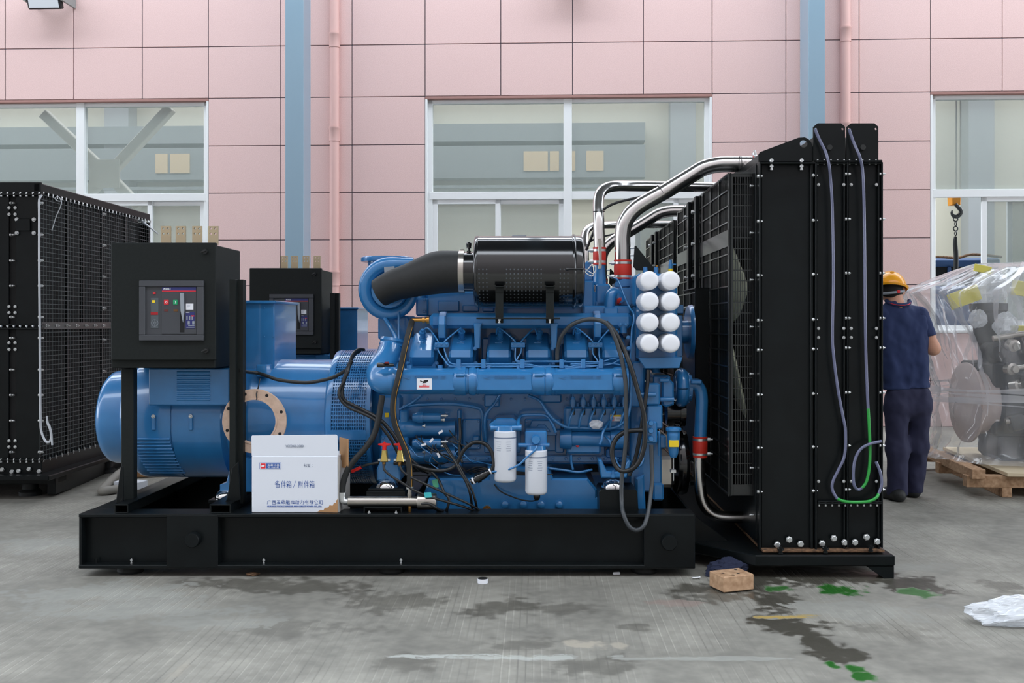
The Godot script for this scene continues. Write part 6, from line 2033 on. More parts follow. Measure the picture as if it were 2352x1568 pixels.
func make_ground_things() -> void:
	var st := S()
	# wood block
	var t := thing("wood_block", "short sawn wood block lying before the navy cloth", "wood", G(1678, 1372))
	var a := G(1657, 1379)
	st = S()
	var xf := Transform3D(Basis(Vector3.UP, 0.36), G(1680, 1352) + Vector3(0, 0.045, 0))
	cbox(st, xf, Vector3(0.175, 0.078, 0.14), 0.004)
	put(t, "block", st, M.wood)
	for k in [[0.02, 0.03], [-0.05, 0.0], [0.05, -0.04], [-0.02, 0.05]]:
		st = S()
		lathe(st, xf * Vector3(k[0], 0.0395, k[1]), Vector3.UP, [[0, 0.009], [0.0006, 0.006], [0.0008, 0]], 10)
		put(t, "oil_spot", st, M.rubber)
	# cloth
	st = S()
	lump(st, G(1670, 1322) + Vector3(0, 0.035, 0.0), Vector3(0.16, 0.085, 0.085), 5, 0.7, 28, 0.002)
	single("cloth", st, M.cloth, "crumpled navy cloth tucked under the radiator platform", "cloth", G(1668, 1330))
	# plastic bag
	st = S()
	lump(st, G(2345, 1432) + Vector3(0.02, 0.05, 0.0), Vector3(0.33, 0.095, 0.13), 8, 0.55, 34, 0.002)
	single("plastic_bag", st, M.plasticthick, "crumpled clear plastic bag on the open floor", "bag", G(2300, 1445))
	# bottle cap
	t = thing("tape_roll", "small roll of white tape on the floor before the skid", "tape", G(1109, 1342))
	st = S()
	lathe(st, G(1109, 1338), Vector3.UP, [[0, 0.0], [0, 0.027], [0.001, 0.028], [0.022, 0.028], [0.023, 0.027]], 28)
	put(t, "tape", st, M.inkwhite)
	st = S()
	lathe(st, G(1109, 1338) + Vector3(0, 0.0232, 0), Vector3.UP, [[0, 0.027], [0.001, 0.026], [0.001, 0.0]], 28)
	put(t, "core", st, M.rubber)
	st = S()
	bar(st, G(1408, 1320) + Vector3(0, 0.008, 0), G(1424, 1319) + Vector3(0, 0.008, 0), 0.016, 0.014, 0.003)
	single("white_stub", st, M.inkwhite, "small white plastic stub on the floor by the skid's bottom flange", "plastic piece", G(1414, 1321))
	st = S()
	lathe(st, G(1590, 1330) + Vector3(0, 0.008, 0), Vector3(1, 0, -0.15), [[0, 0], [0, 0.005], [0.035, 0.005], [0.035, 0.008], [0.043, 0.008], [0.043, 0]], 10, 2.0)
	single("bolt", st, M.zinc, "loose zinc bolt lying left of the navy cloth", "bolt", G(1600, 1330))
	st = S()
	lump(st, G(580, 1322) + Vector3(0, 0.01, 0), Vector3(0.05, 0.014, 0.03), 77, 0.6, 10, 0.001)
	single("paper_scrap", st, M.rust, "small brown scrap wedged under the skid rail", "scrap", G(580, 1322))

# ---------- neighbouring sets, the worker, the wrapped engine
func copy_of(src: Node, label: String, shift: Vector3) -> Node3D:
	var base: String = src.name
	if base.length() > 4 and base[-4] == "_" and base.right(3).is_valid_int(): base = base.left(base.length() - 4)
	var o: Node3D = src.duplicate()
	o.name = numbered("", base)
	add_child(o)
	o.position = (src as Node3D).position + shift
	o.set_meta("label", label)
	return o

func make_second_set(parts: Array) -> void:
	var shift := Vector3(0.04, 0, -2.48)
	var labels := ["black steel skid frame of the generator set behind the front one", "blue alternator of the second set, mostly hidden behind the front alternator", "smaller-looking black control cabinet standing behind the front one", "black radiator of the second set showing behind the front fan cowl", "blue diesel engine of the second set hidden behind the front engine", "black air cleaner of the second set behind the front canister",
		"thick polished pipe of the second set, seen below the front slanting pipe", "slim polished pipe of the second set, low behind the front pipes", "thin black vent hose of the second set behind the front air cleaner", "polished lower coolant pipe of the second set deep behind the front one"]
	for i in parts.size(): copy_of(parts[i], labels[i], shift)

func make_left_radiator() -> void:
	var D := 7.67
	var t := thing("radiator", "large black radiator with wire mesh guard and white tube at the left edge", "radiator", Vector3(P(40, 0, D).x, 0.1, -8.7), "radiators")
	var X := P(92, 0, D).x
	var X0 := P(-420, 0, D).x
	var Yt := P(0, 446, D).y
	var Yb := P(0, 1058, D).y
	var ZB := -9.86
	var st := S()
	box(st, Vector3(X0, Yb, -D - 0.02), Vector3(X - 0.09, Yt, ZB), 0.003)
	put(t, "core_block", st, M.dark)
	st = S()
	box(st, Vector3(X - 0.10, Yb, ZB + 0.03), Vector3(X, Yt, ZB), 0.003)
	put(t, "end_post", st, M.black)
	for k in [[-420.0, 20.0], [36.0, 92.0]]:
		st = S()
		pb(st, k[0], 449, k[1], 744, D, D + 0.012, 0.002)
		put(t, "side_sheet", st, M.black)
		st = S()
		pb(st, k[0], 756, k[1], 1056, D, D + 0.012, 0.002)
		put(t, "side_sheet", st, M.black)
	for k in [[443.0, 448.0], [744.0, 747.0], [752.0, 756.0], [1054.0, 1058.0]]:
		st = S()
		pb(st, -420, k[0], 94, k[1], D - 0.03, D + 0.03, 0.002)
		put(t, "joint_flange", st, M.black)
	st = S()
	pb(st, -420, 418, 94, 443, D + 0.0, D + 0.02, 0.003)
	box(st, Vector3(X0, Yt, -D - 0.02), Vector3(X - 0.12, P(0, 420, D).y, ZB), 0.003)
	put(t, "top_tank", st, M.black)
	st = S()
	box(st, Vector3(X - 0.05, P(0, 440, D).y, -D + 0.0), Vector3(X, P(0, 420, D).y, ZB), 0.006)
	put(t, "top_rail", st, M.black)
	# mesh guard on the end
	st = S()
	grid_wire(st, Vector3(X, Yb, -D), Vector3(0, 0, ZB + D), Vector3(0, Yt - Yb, 0), 44, 56, 0.0036)
	put(t, "guard_mesh", st, M.wire, "stuff")
	st = S()
	box(st, Vector3(X - 0.008, P(0, 756, D).y, -D), Vector3(X + 0.014, P(0, 740, D).y, ZB), 0.002)
	var mb := put(t, "guard_rail", st, M.guard)
	for k in 12: inst(mb, "bolt", bolt_x, M.zinc, Vector3(X + 0.02, P(0, 748, D).y, -D - 0.07 - 0.17 * k))
	for z in [8.15, 8.42, 8.78, 9.3]:
		st = S()
		box(st, Vector3(X - 0.03, Yb, -z - 0.012), Vector3(X - 0.004, Yt, -z + 0.012), 0.002)
		put(t, "guard_post", st, M.guard)
	for k in 8: inst(t, "bolt", bolt_x, M.zinc, Vector3(X + 0.01, lerp(Yb, Yt, 0.04 + 0.135 * k), -8.78), Basis().scaled(Vector3.ONE * 1.2))
	for k in 30:
		inst(t, "bolt", bolt_y, M.zinc, Vector3(X + 0.012, Yt + 0.012, -D - 0.03 - k * 0.074))
		if k < 22: inst(t, "bolt", bolt_y, M.zinc, Vector3(X + 0.012, Yb + 0.004, -D - 0.03 - k * 0.1))
	for y in [466.0, 539.0, 598.0, 656.0, 728.0, 776.0, 849.0, 907.0, 966.0, 1038.0]:
		inst(t, "bolt", bolt_x, M.zinc, P(28, y, D - 0.02), Basis().scaled(Vector3.ONE * 1.1))
		inst(t, "bolt", bolt_x, M.zinc, P(94, y, D - 0.02), Basis().scaled(Vector3.ONE * 1.2))
	for y in [477.0, 492.0, 704.0, 718.0, 787.0, 802.0, 1012.0, 1026.0]:
		for x in [21.0, 35.0]: inst(t, "bolt", bolt_z, M.zinc, P(x, y, D - 0.005))
	for k in 7:
		for y in [445.0, 749.0, 1056.0]:
			inst(t, "bolt", bolt_y, M.zinc, P(3 + k * 14.6, y, D - 0.022), Basis().scaled(Vector3.ONE * 1.2))
	st = S()
	pb(st, 36, 502, 68, 530, D - 0.02, D + 0.005, 0.003)
	var lug := put(t, "lifting_lug", st, M.black)
	for k in [[39, 504], [78, 504], [39, 535], [78, 535]]: inst(lug, "bolt", bolt_z, M.zinc, P(k[0], k[1], D - 0.01), Basis().scaled(Vector3.ONE * 1.3))
	st = S()
	pb(st, -420, 1058, 96, 1090, D + 0.0, 9.8, 0.003)
	put(t, "bottom_tank", st, M.black)
	for k in [[5, 1078], [28, 1083], [43, 1081], [67, 1077], [90, 1082]]: inst(t, "hexagon_bolt", hexhead_z, M.zinc, P(k[0], k[1], D - 0.012))
	st = S()
	box(st, Vector3(X0, P(0, 1104, 7.55).y, -7.55), Vector3(P(112, 0, 7.55).x, P(0, 1090, 7.6).y, -9.9), 0.006)
	put(t, "platform", st, M.black)
	st = S()
	box(st, Vector3(X0, 0.10, -7.75), Vector3(P(125, 0, 7.75).x, P(0, 1104, 7.55).y, -7.95), 0.004)
	put(t, "platform_beam", st, M.black)
	st = S()
	box(st, Vector3(X0, 0.10, -9.6), Vector3(P(112, 0, 7.55).x, P(0, 1104, 7.55).y, -9.85), 0.004)
	put(t, "platform_beam", st, M.black)
	# skid rail running back from the platform
	st = S()
	bar(st, P(118, 1110, 7.75), P(292, 1052, 9.7), 0.06, 0.17, 0.004)
	put(t, "skid_rail", st, M.black)
	for k in [[X0 + 0.4, -7.85], [P(70, 0, 7.85).x, -7.85], [X0 + 0.4, -9.72], [P(70, 0, 7.85).x, -9.72], [P(240, 0, 9.0).x, -9.02]]:
		st = S()
		lathe(st, Vector3(k[0], 0, k[1]), Vector3.UP, [[0, 0], [0, 0.085], [0.03, 0.085], [0.05, 0.06], [0.102, 0.06], [0.102, 0]], 20)
		put(t, "rubber_pad", st, M.rubber)
	t = thing("level_tube", "milky white tube hanging down the corner of the left radiator", "tube", P(112, 1018, D), "white level tube")
	st = S()
	tp(st, [[96, 448, D - 0.02], [90, 460, D - 0.04], [90, 500, D - 0.045], [90, 600, D - 0.045], [91, 720, D - 0.045], [92, 850, D - 0.045], [93, 960, D - 0.045], [95, 990, D - 0.045], [104, 1012, D - 0.05], [113, 1015, D - 0.06], [118, 1003, D - 0.06], [115, 985, D - 0.06], [109, 970, D - 0.06], [108, 955, D - 0.06]], 2.6, 10, 8)
	put(t, "tube", st, M.whitetube)
	st = S()
	tp(st, [[113, 975, D - 0.065], [118, 995, D - 0.065], [120, 1022, D - 0.065]], 2.2, 8)
	put(t, "tube_end", st, M.whitetube)
	t = thing("cable_tie", "white cable tie looped at the top of the wire mesh guard", "cable tie", P(120, 520, 7.8), "white cable ties on the left radiator")
	st = S()
	tp(st, [[119, 529, 7.80], [128, 500, 7.79], [139, 474, 7.78], [141, 462, 7.78], [134, 452, 7.78], [126, 455, 7.78], [132, 461, 7.78], [141, 462, 7.78]], 1.1, 6)
	put(t, "strip", st, M.whitetube)
	t = thing("cable_tie", "white strip sticking out of the mesh guard's far top corner", "cable tie", P(362, 537, 9.8), "white cable ties on the left radiator")
	st = S()
	tp(st, [[318, 506, 9.72], [326, 508, 9.70], [340, 519, 9.70], [363, 537, 9.70]], [3.2, 3.4, 2.2, 1.2], 6)
	put(t, "strip", st, M.whitetube)
	# clutter between the sets
	st = S()
	var a := G(232, 1136) + Vector3(0, 0.035, 0)
	tube(st, spline([G(268, 1133) + Vector3(0, 0.035, 0), G(240, 1137) + Vector3(0, 0.035, 0), a + Vector3(-0.01, 0, -0.06), G(270, 1112) + Vector3(0, 0.08, 0), G(312, 1098) + Vector3(0, 0.13, 0), G(345, 1092) + Vector3(0, 0.17, 0)], 8), 0.034, 16)
	single("bent_pipe", st, M.tan_grey, "bent grey pipe lying on the floor between the skids", "pipe", G(250, 1137))
	st = S()
	cbox(st, Transform3D(Basis(Vector3.UP, 0.3), G(352, 1092) + Vector3(0, 0.07, 0)), Vector3(0.34, 0.13, 0.2), 0.004)
	single("carton", st, M.card, "brown carton on the floor behind the left cabinet post", "box", G(352, 1092))
	st = S()
	cbox(st, Transform3D(Basis(Vector3.UP, -0.2), G(300, 1122) + Vector3(0, 0.035, 0)), Vector3(0.22, 0.06, 0.14), 0.004)
	single("paper_package", st, M.paper, "white paper package on the floor beside the bent pipe", "package", G(300, 1122))

func nets(bones: Array, lo: Vector3, hi: Vector3, cell: float, k: float, clips := [], wrinkle := 0.0, seed_ := 1) -> SurfaceTool:
	var nx := int((hi.x - lo.x) / cell) + 2
	var ny := int((hi.y - lo.y) / cell) + 2
	var nzz := int((hi.z - lo.z) / cell) + 2
	var acc := PackedFloat32Array()
	acc.resize(nx * ny * nzz)
	for b in bones:
		var a: Vector3 = b[0]
		var ab: Vector3 = b[1] - a
		var l2: float = max(ab.length_squared(), 1e-9)
		var m: float = max(b[2], b[3]) + 6.5 / k
		var p0: Vector3 = (a.min(b[1]) - Vector3.ONE * m - lo) / cell
		var p1: Vector3 = (a.max(b[1]) + Vector3.ONE * m - lo) / cell
		for z in range(max(0, int(p0.z)), min(nzz, int(p1.z) + 1)):
			for y in range(max(0, int(p0.y)), min(ny, int(p1.y) + 1)):
				for x in range(max(0, int(p0.x)), min(nx, int(p1.x) + 1)):
					var q := lo + Vector3(x, y, z) * cell - a
					var t: float = clamp(q.dot(ab) / l2, 0.0, 1.0)
					acc[(z * ny + y) * nx + x] += exp(-k * ((q - ab * t).length() - lerp(b[2] as float, b[3] as float, t)))
	var fn := FastNoiseLite.new()
	fn.seed = seed_
	fn.frequency = 7.0
	fn.fractal_octaves = 2
	for z in nzz:
		for y in ny:
			for x in nx:
				var i := (z * ny + y) * nx + x
				var v: float = 0.3 if acc[i] < 1e-8 else -log(acc[i]) / k
				if abs(v) < 0.1:
					var p := lo + Vector3(x, y, z) * cell
					if wrinkle > 0.0: v += wrinkle * fn.get_noise_3d(p.x * 1.3 + p.y * 0.5, p.y * 0.8 - p.x * 0.5, p.z)
					for c in clips: v = max(v, (p - c[0]).dot(c[1]))
				acc[i] = v
	var ids := {}
	var vs := PackedVector3Array()
	var off := [Vector3i(0, 0, 0), Vector3i(1, 0, 0), Vector3i(0, 1, 0), Vector3i(1, 1, 0), Vector3i(0, 0, 1), Vector3i(1, 0, 1), Vector3i(0, 1, 1), Vector3i(1, 1, 1)]
	var ed := [[0, 1], [2, 3], [4, 5], [6, 7], [0, 2], [1, 3], [4, 6], [5, 7], [0, 4], [1, 5], [2, 6], [3, 7]]
	var st := S()
	for z in nzz - 1:
		for y in ny - 1:
			for x in nx - 1:
				var i := (z * ny + y) * nx + x
				var first := acc[i] < 0.0
				if (acc[i + 1] < 0.0) == first and (acc[i + nx] < 0.0) == first and (acc[i + nx + 1] < 0.0) == first and (acc[i + nx * ny] < 0.0) == first and (acc[i + nx * ny + 1] < 0.0) == first and (acc[i + nx * ny + nx] < 0.0) == first and (acc[i + nx * ny + nx + 1] < 0.0) == first: continue
				var s := Vector3.ZERO
				var n := 0
				for e in ed:
					var o0: Vector3i = off[e[0]]
					var o1: Vector3i = off[e[1]]
					var v0: float = acc[i + o0.x + nx * (o0.y + ny * o0.z)]
					var v1: float = acc[i + o1.x + nx * (o1.y + ny * o1.z)]
					if (v0 < 0.0) != (v1 < 0.0):
						s += Vector3(o0).lerp(Vector3(o1), v0 / (v0 - v1))
						n += 1
				ids[i] = vs.size()
				vs.append(lo + (Vector3(x, y, z) + s / n) * cell)
	for i in ids:
		var x: int = i % nx
		var y: int = (i / nx) % ny
		var z: int = i / (nx * ny)
		var dirs := [[1, nx, nx * ny], [nx, 1, nx * ny], [nx * ny, 1, nx]]
		for d in dirs:
			if (acc[i] < 0.0) == (acc[i + d[0]] < 0.0): continue
			var q := [i, i - d[1], i - d[1] - d[2], i - d[2]]
			var ok := true
			for e in q: ok = ok and ids.has(e)
			if not ok: continue
			var p := []
			for e in q: p.append(vs[ids[e]])
			var out := Vector3()
			out[[1, nx, nx * ny].find(d[0])] = 1.0 if acc[i] < 0.0 else -1.0
			var flip: bool = (p[2] - p[0]).cross(p[3] - p[1]).dot(out) > 0.0
			for f in [[0, 1, 2], [0, 2, 3]]:
				for e in ([f[0], f[2], f[1]] if flip else f): st.add_vertex(p[e])
	st.index()
	st.generate_normals()
	return st

func make_person() -> void:
	var D := 7.58
	var t := thing("person", "worker seen from behind in yellow hard hat, navy polo shirt and trousers", "person", Vector3(P(2088, 0, D).x, 0, -D))
	var q := func(x: float, y: float, z: float) -> Vector3: return P(x, y, D) - Vector3(0, 0, z)      # z: metres further away
	# body: head, neck, arms and hands in one surface
	var body := [
		[q.call(2050.0, 656.0, 0.03), q.call(2050.0, 668.0, 0.03), 0.070, 0.068], [q.call(2050.0, 660.0, 0.06), q.call(2050.0, 678.0, 0.09), 0.06, 0.045],
		[q.call(2053.0, 672.0, 0.01), q.call(2060.0, 706.0, -0.01), 0.050, 0.058],
		[q.call(2079.0, 664.0, 0.03), q.call(2079.0, 672.0, 0.03), 0.012, 0.009], [q.call(2021.0, 664.0, 0.03), q.call(2021.0, 672.0, 0.03), 0.012, 0.009],
		[q.call(2066.0, 720.0, 0.04), q.call(2085.0, 880.0, 0.05), 0.05, 0.05]]
	for s in [[2120.0, 2146.0, 2122.0, 2098.0, 1.0], [2026.0, 2003.0, 2030.0, 2052.0, -1.0]]:
		body.append([q.call(s[0], 724.0, 0.0), q.call(s[1], 800.0, 0.02), 0.040, 0.043])
		body.append([q.call(s[1], 800.0, 0.02), q.call(s[2], 790.0, 0.24), 0.044, 0.030])
		body.append([q.call(s[2], 788.0, 0.22), q.call(s[3], 784.0, 0.30), 0.036, 0.032])
		for f in 4:
			var f0: Vector3 = q.call(s[3], 776.0 + f * 6.0, 0.31)
			var f1 := f0 + Vector3(-0.03 * s[4], 0.0, -0.035)
			body.append([f0, f1, 0.010, 0.009])
			body.append([f1, f1 + Vector3(-0.02 * s[4], -0.012, 0.01 - 0.004 * f), 0.009, 0.008])
		body.append([q.call(s[2] - 4.0 * s[4], 778.0, 0.24), q.call(s[3] - 6.0 * s[4], 768.0, 0.27), 0.012, 0.010])
	put(t, "body", nets(body, P(1985, 790 + 120, D) - Vector3(0, 0, 0.5), P(2170, 610, D) + Vector3(0, 0, 0.3), 0.0095, 55.0), M.skin)
	# hair on the nape
	put(t, "hair", nets([[q.call(2050.0, 660.0, 0.03), q.call(2051.0, 672.0, 0.022), 0.085, 0.080]], P(2010, 700, D) - Vector3(0, 0, 0.2), P(2095, 605, D) + Vector3(0, 0, 0.15), 0.0085, 60.0, [[q.call(2050.0, 681.0, 0.0), Vector3(0, -1, -0.25).normalized()]]), M.hair)
	# polo shirt
	var sh := [
		[q.call(2036.0, 722.0, 0.02), q.call(2112.0, 722.0, 0.02), 0.060, 0.060], [q.call(2042.0, 772.0, 0.025), q.call(2106.0, 774.0, 0.025), 0.082, 0.082], [q.call(2040.0, 745.0, 0.02), q.call(2108.0, 748.0, 0.02), 0.080, 0.080], [q.call(2046.0, 800.0, 0.03), q.call(2106.0, 802.0, 0.03), 0.082, 0.082],
		[q.call(2050.0, 830.0, 0.035), q.call(2108.0, 830.0, 0.035), 0.080, 0.080], [q.call(2056.0, 860.0, 0.04), q.call(2113.0, 860.0, 0.04), 0.080, 0.080], [q.call(2060.0, 900.0, 0.05), q.call(2116.0, 900.0, 0.05), 0.084, 0.084], [q.call(2055.0, 702.0, 0.0), q.call(2066.0, 716.0, 0.0), 0.058, 0.070]]
	put(t, "polo_shirt", nets(sh, P(1970, 925, D) - Vector3(0, 0, 0.25), P(2180, 670, D) + Vector3(0, 0, 0.22), 0.0105, 36.0, [[q.call(2088.0, 893.0, 0.0), Vector3(0.06, -1, 0).normalized()], [q.call(2140.0, 768.0, 0.0), Vector3(0.35, -1, 0).normalized() * 1.0] if false else [q.call(2060.0, 688.0, 0.0), Vector3(-0.1, 1, 0).normalized()]], 0.010, 4), M.shirt)
	for k in [[2112.0, 2141.0, 1.0], [2034.0, 2007.0, -1.0]]:
		put(t, "sleeve", nets([[q.call(k[0], 724.0, 0.01), q.call(k[1], 782.0, 0.02), 0.068, 0.056]], P(k[1] - 60, 800, D) - Vector3(0, 0, 0.15), P(k[1] + 60, 690, D) + Vector3(0, 0, 0.15), 0.009, 45.0, [[q.call(k[1], 770.0, 0.0), Vector3(0.25 * k[2], -1, 0).normalized()]], 0.008, 3), M.shirt)
	var st := S()
	var col := []
	for k in 25:
		var a := PI * k / 24.0
		col.append(q.call(2062.0, 694.0, 0.0) + Vector3(cos(a) * 0.086, 0.012 - 0.035 * sin(a), sin(a) * 0.072))
	tube(st, col, 0.016, 8)
	put(t, "collar", st, M.shirt)
	st = S()
	var tr := []
	for p in col: tr.append(p + Vector3(0, 0.0, 0.0145) + (p - q.call(2062.0, 694.0, 0.0)).normalized() * 0.004)
	tube(st, tr, 0.0028, 6)
	put(t, "collar_stripe", st, M.inkred)
	# trousers
	var tw := [
		[q.call(2064.0, 905.0, 0.04), q.call(2116.0, 905.0, 0.04), 0.078, 0.080], [q.call(2064.0, 935.0, 0.03), q.call(2116.0, 935.0, 0.03), 0.080, 0.082],
		[q.call(2063.0, 930.0, 0.04), q.call(2064.0, 1035.0, 0.03), 0.084, 0.077], [q.call(2064.0, 1035.0, 0.03), q.call(2067.0, 1142.0, 0.05), 0.077, 0.078],
		[q.call(2118.0, 930.0, 0.04), q.call(2119.0, 1030.0, 0.09), 0.080, 0.073], [q.call(2119.0, 1030.0, 0.09), q.call(2117.0, 1132.0, 0.17), 0.073, 0.074]]
	put(t, "trousers", nets(tw, P(2005, 1165, D) - Vector3(0, 0, 0.42), P(2170, 880, D) + Vector3(0, 0, 0.22), 0.0105, 60.0, [[q.call(2090.0, 891.0, 0.0), Vector3(0, 1, 0)], [Vector3(0, 0.035, 0), Vector3(0, -1, 0)]], 0.010, 9), M.trousers)
	for k in [[2062.0, 0.02, -0.25], [2117.0, 0.20, 0.1]]:
		var c := Vector3(P(k[0], 0, D).x, 0.0, -D - k[1])
		var fw := Vector3(k[2], 0, -1).normalized()
		put(t, "shoe", nets([[c + Vector3(0, 0.045, 0.05), c + Vector3(0, 0.04, 0) + fw * 0.10, 0.05, 0.042], [c + Vector3(0, 0.035, 0) + fw * 0.10, c + Vector3(0, 0.03, 0) + fw * 0.17, 0.045, 0.036]], c + Vector3(-0.17, -0.03, -0.3), c + Vector3(0.17, 0.14, 0.16), 0.009, 50.0, [[Vector3(0, 0.002, 0), Vector3(0, -1, 0)]]), M.shoe)
	# hard hat
	st = S()
	var hc: Vector3 = q.call(2048.0, 659.0, 0.04)
	var up := Vector3(0.10, 1, -0.30).normalized()
	var prof := []
	for k in 13:
		var a := PI * 0.5 * k / 12.0
		prof.append([sin(a) * 0.132, cos(a) * 0.122])
	lathe(st, hc - up * 0.008, up, [[-0.012, 0.126], [0.0, 0.136], [0.004, 0.136], [0.006, 0.124]] + prof, 40)
	var sc := S()
	sc.append_from(st.commit(), 0, Transform3D())
	var hat := put(t, "hard_hat", sc, M.helmet)
	st = S()
	bar(st, hc + Vector3(-0.0, 0.11, 0.06), hc + Vector3(0.0, 0.115, -0.06), 0.03, 0.014, 0.004)
	put(hat, "ridge", st, M.helmet)
	st = S()
	var band := []
	for k in 21:
		var a := PI * (0.02 + 0.96 * k / 20.0)
		band.append(hc + Vector3(cos(a) * 0.093, -0.042 + 0.012 * cos(a), sin(a) * 0.088 + 0.02))
	tube(st, band, 0.011, 6)
	put(hat, "head_band", st, M.panellight)
	st = S()
	lathe(st, hc + Vector3(0.025, -0.036, 0.115), Vector3.BACK, [[-0.01, 0.012], [0.004, 0.012], [0.006, 0.0]], 14)
	put(hat, "band_knob", st, M.inkred)

func make_wrapped_engine() -> void:
	var st := S()
	# pallet
	var o := Vector3(P(2236, 0, 7.75).x, 0, -7.75)
	var xf := Transform3D(Basis(Vector3.UP, -0.10), o)
	var t := thing("pallet", "pale wooden pallet under the plastic-wrapped engine", "pallet", o)
	for k in [[0.0, 0.0], [0.0, -0.72], [0.0, -1.44]]:
		st = S()
		cbox(st, xf * Transform3D(Basis(), Vector3(0.95, 0.12, k[1] - 0.05)), Vector3(2.0, 0.09, 0.10), 0.003)
		put(t, "bearer", st, M.wood)
	for k in 3:
		st = S()
		cbox(st, xf * Transform3D(Basis(), Vector3(0.25 + k * 0.7, 0.0375, -0.75)), Vector3(0.075, 0.075, 1.5), 0.003)
		put(t, "runner", st, M.wood)
	for k in 6:
		st = S()
		cbox(st, xf * Transform3D(Basis(), Vector3(0.02 + k * 0.39, 0.185, -0.75)), Vector3(0.10 if k == 0 else 0.36, 0.075 if k == 0 else 0.03, 1.62), 0.003)
		put(t, "deck_board", st, M.wood if k == 0 else M.ply)
	# engine
	var e := thing("crated_engine", "dark engine with big round end cover standing inside clear plastic sheet", "engine", Vector3(4.3, 0.2, -8.5))
	st = S(); box(st, Vector3(3.75, 0.42, -8.2), Vector3(5.3, 1.02, -8.85), 0.02); put(e, "block", st, M.engine_grey)
	st = S(); box(st, Vector3(3.85, 0.2, -8.3), Vector3(5.2, 0.44, -8.75), 0.04); put(e, "sump", st, M.engine_grey)
	st = S(); box(st, Vector3(3.9, 1.0, -8.25), Vector3(5.2, 1.28, -8.5), 0.02); box(st, Vector3(3.9, 1.0, -8.6), Vector3(5.2, 1.28, -8.85), 0.02); put(e, "cylinder_heads", st, M.rubber)
	st = S(); lathe(st, Vector3(3.60, 0.68, -8.42), Vector3.RIGHT, [[0, 0], [0, 0.31], [0.01, 0.335], [0.03, 0.335], [0.03, 0.28], [0.12, 0.26], [0.2, 0.26]], 44); put(e, "end_cover", st, M.cover)
	st = S(); lathe(st, Vector3(3.80, 1.18, -8.4), Vector3.UP, [[0, 0.12], [0.25, 0.12], [0.27, 0.15], [0.33, 0.15], [0.34, 0]], 28); put(e, "turbo", st, M.engine_grey)
	for k in [[3.75, 1.1, -8.3], [4.0, 0.85, -8.12], [4.4, 0.75, -8.12], [4.8, 0.9, -8.1]]:
		st = S(); lathe(st, Vector3(k[0], k[1], k[2]), Vector3(0.2, 0, 1), [[0, 0.09], [0.08, 0.09], [0.1, 0.06], [0.14, 0.06], [0.14, 0]], 20); put(e, "accessory", st, M.rubber)
	for k in [[3.7, 1.22, 5.2], [3.8, 0.55, 5.0], [3.9, 0.98, 5.1]]:
		st = S(); tube(st, spline([Vector3(k[0], k[1], -8.1), Vector3(k[0] + 0.4, k[1] + 0.05, -8.05), Vector3(k[0] + 0.9, k[1] - 0.05, -8.08), Vector3(k[2], k[1], -8.1)], 6), 0.025, 10); put(e, "pipe", st, M.steel)
	var r2 := RandomNumberGenerator.new(); r2.seed = 4
	for k in 26:
		st = S()
		var pc := Vector3(r2.randf_range(3.72, 4.5), r2.randf_range(0.45, 1.35), -8.12 + r2.randf_range(-0.08, 0.05))
		if k % 2 == 0: cbox(st, Transform3D(Basis(Vector3.BACK, r2.randf_range(-0.3, 0.3)), pc), Vector3(r2.randf_range(0.06, 0.2), r2.randf_range(0.06, 0.16), 0.1), 0.012)
		else: lathe(st, pc, Vector3(r2.randf_range(-0.6, 0.6), r2.randf_range(-0.3, 0.3), 1), [[0, 0], [0, 0.05], [0.06, 0.05], [0.07, 0.03], [0.1, 0.03], [0.1, 0]], 14)
		put(e, "fitting", st, [M.engine_grey, M.rubber, M.gloss, M.steel][k % 4])
	for k in [[3.52, 1.56, 0.26, 0.13, 0.35], [3.67, 1.79, 0.14, 0.06, -0.2], [4.05, 1.30, 0.3, 0.05, 0.0], [4.05, 1.62, 0.28, 0.12, -0.15]]:
		st = S(); cbox(st, Transform3D(Basis(Vector3.BACK, k[4]), Vector3(k[0], k[1], -8.22)), Vector3(k[2], k[3], 0.02), 0.003); put(e, "yellow_sheet", st, M.yellow)
	st = S(); lump(st, Vector3(3.80, 1.63, -8.35), Vector3(0.17, 0.19, 0.17), 41, 0.35, 22); put(e, "bagged_top", st, M.plasticthick)
	st = S(); lump(st, Vector3(3.62, 1.38, -8.2), Vector3(0.09, 0.10, 0.1), 43, 0.5, 14); put(e, "bagged_port", st, M.plasticthick)
	st = S(); lump(st, Vector3(3.83, 1.33, -8.15), Vector3(0.13, 0.13, 0.1), 44, 0.5, 14); put(e, "bagged_port", st, M.plasticthick)
	# the sheet
	st = S()
	var c := Vector3(4.35, 0, -8.5)
	var tab := [[1.85, 0.30, 0.2], [1.847, 0.62, 0.36], [1.80, 0.76, 0.5], [1.69, 1.04, 0.62], [1.60, 1.24, 0.68], [1.45, 1.14, 0.68], [1.25, 1.05, 0.68], [1.05, 0.99, 0.70], [0.90, 0.95, 0.70], [0.80, 0.93, 0.69], [0.72, 0.93, 0.69], [0.6, 0.95, 0.70], [0.42, 0.95, 0.66], [0.28, 0.97, 0.70], [0.22, 1.02, 0.76]]
	var nz := FastNoiseLite.new(); nz.seed = 5; nz.frequency = 1.0
	var grid := []
	var N := 168
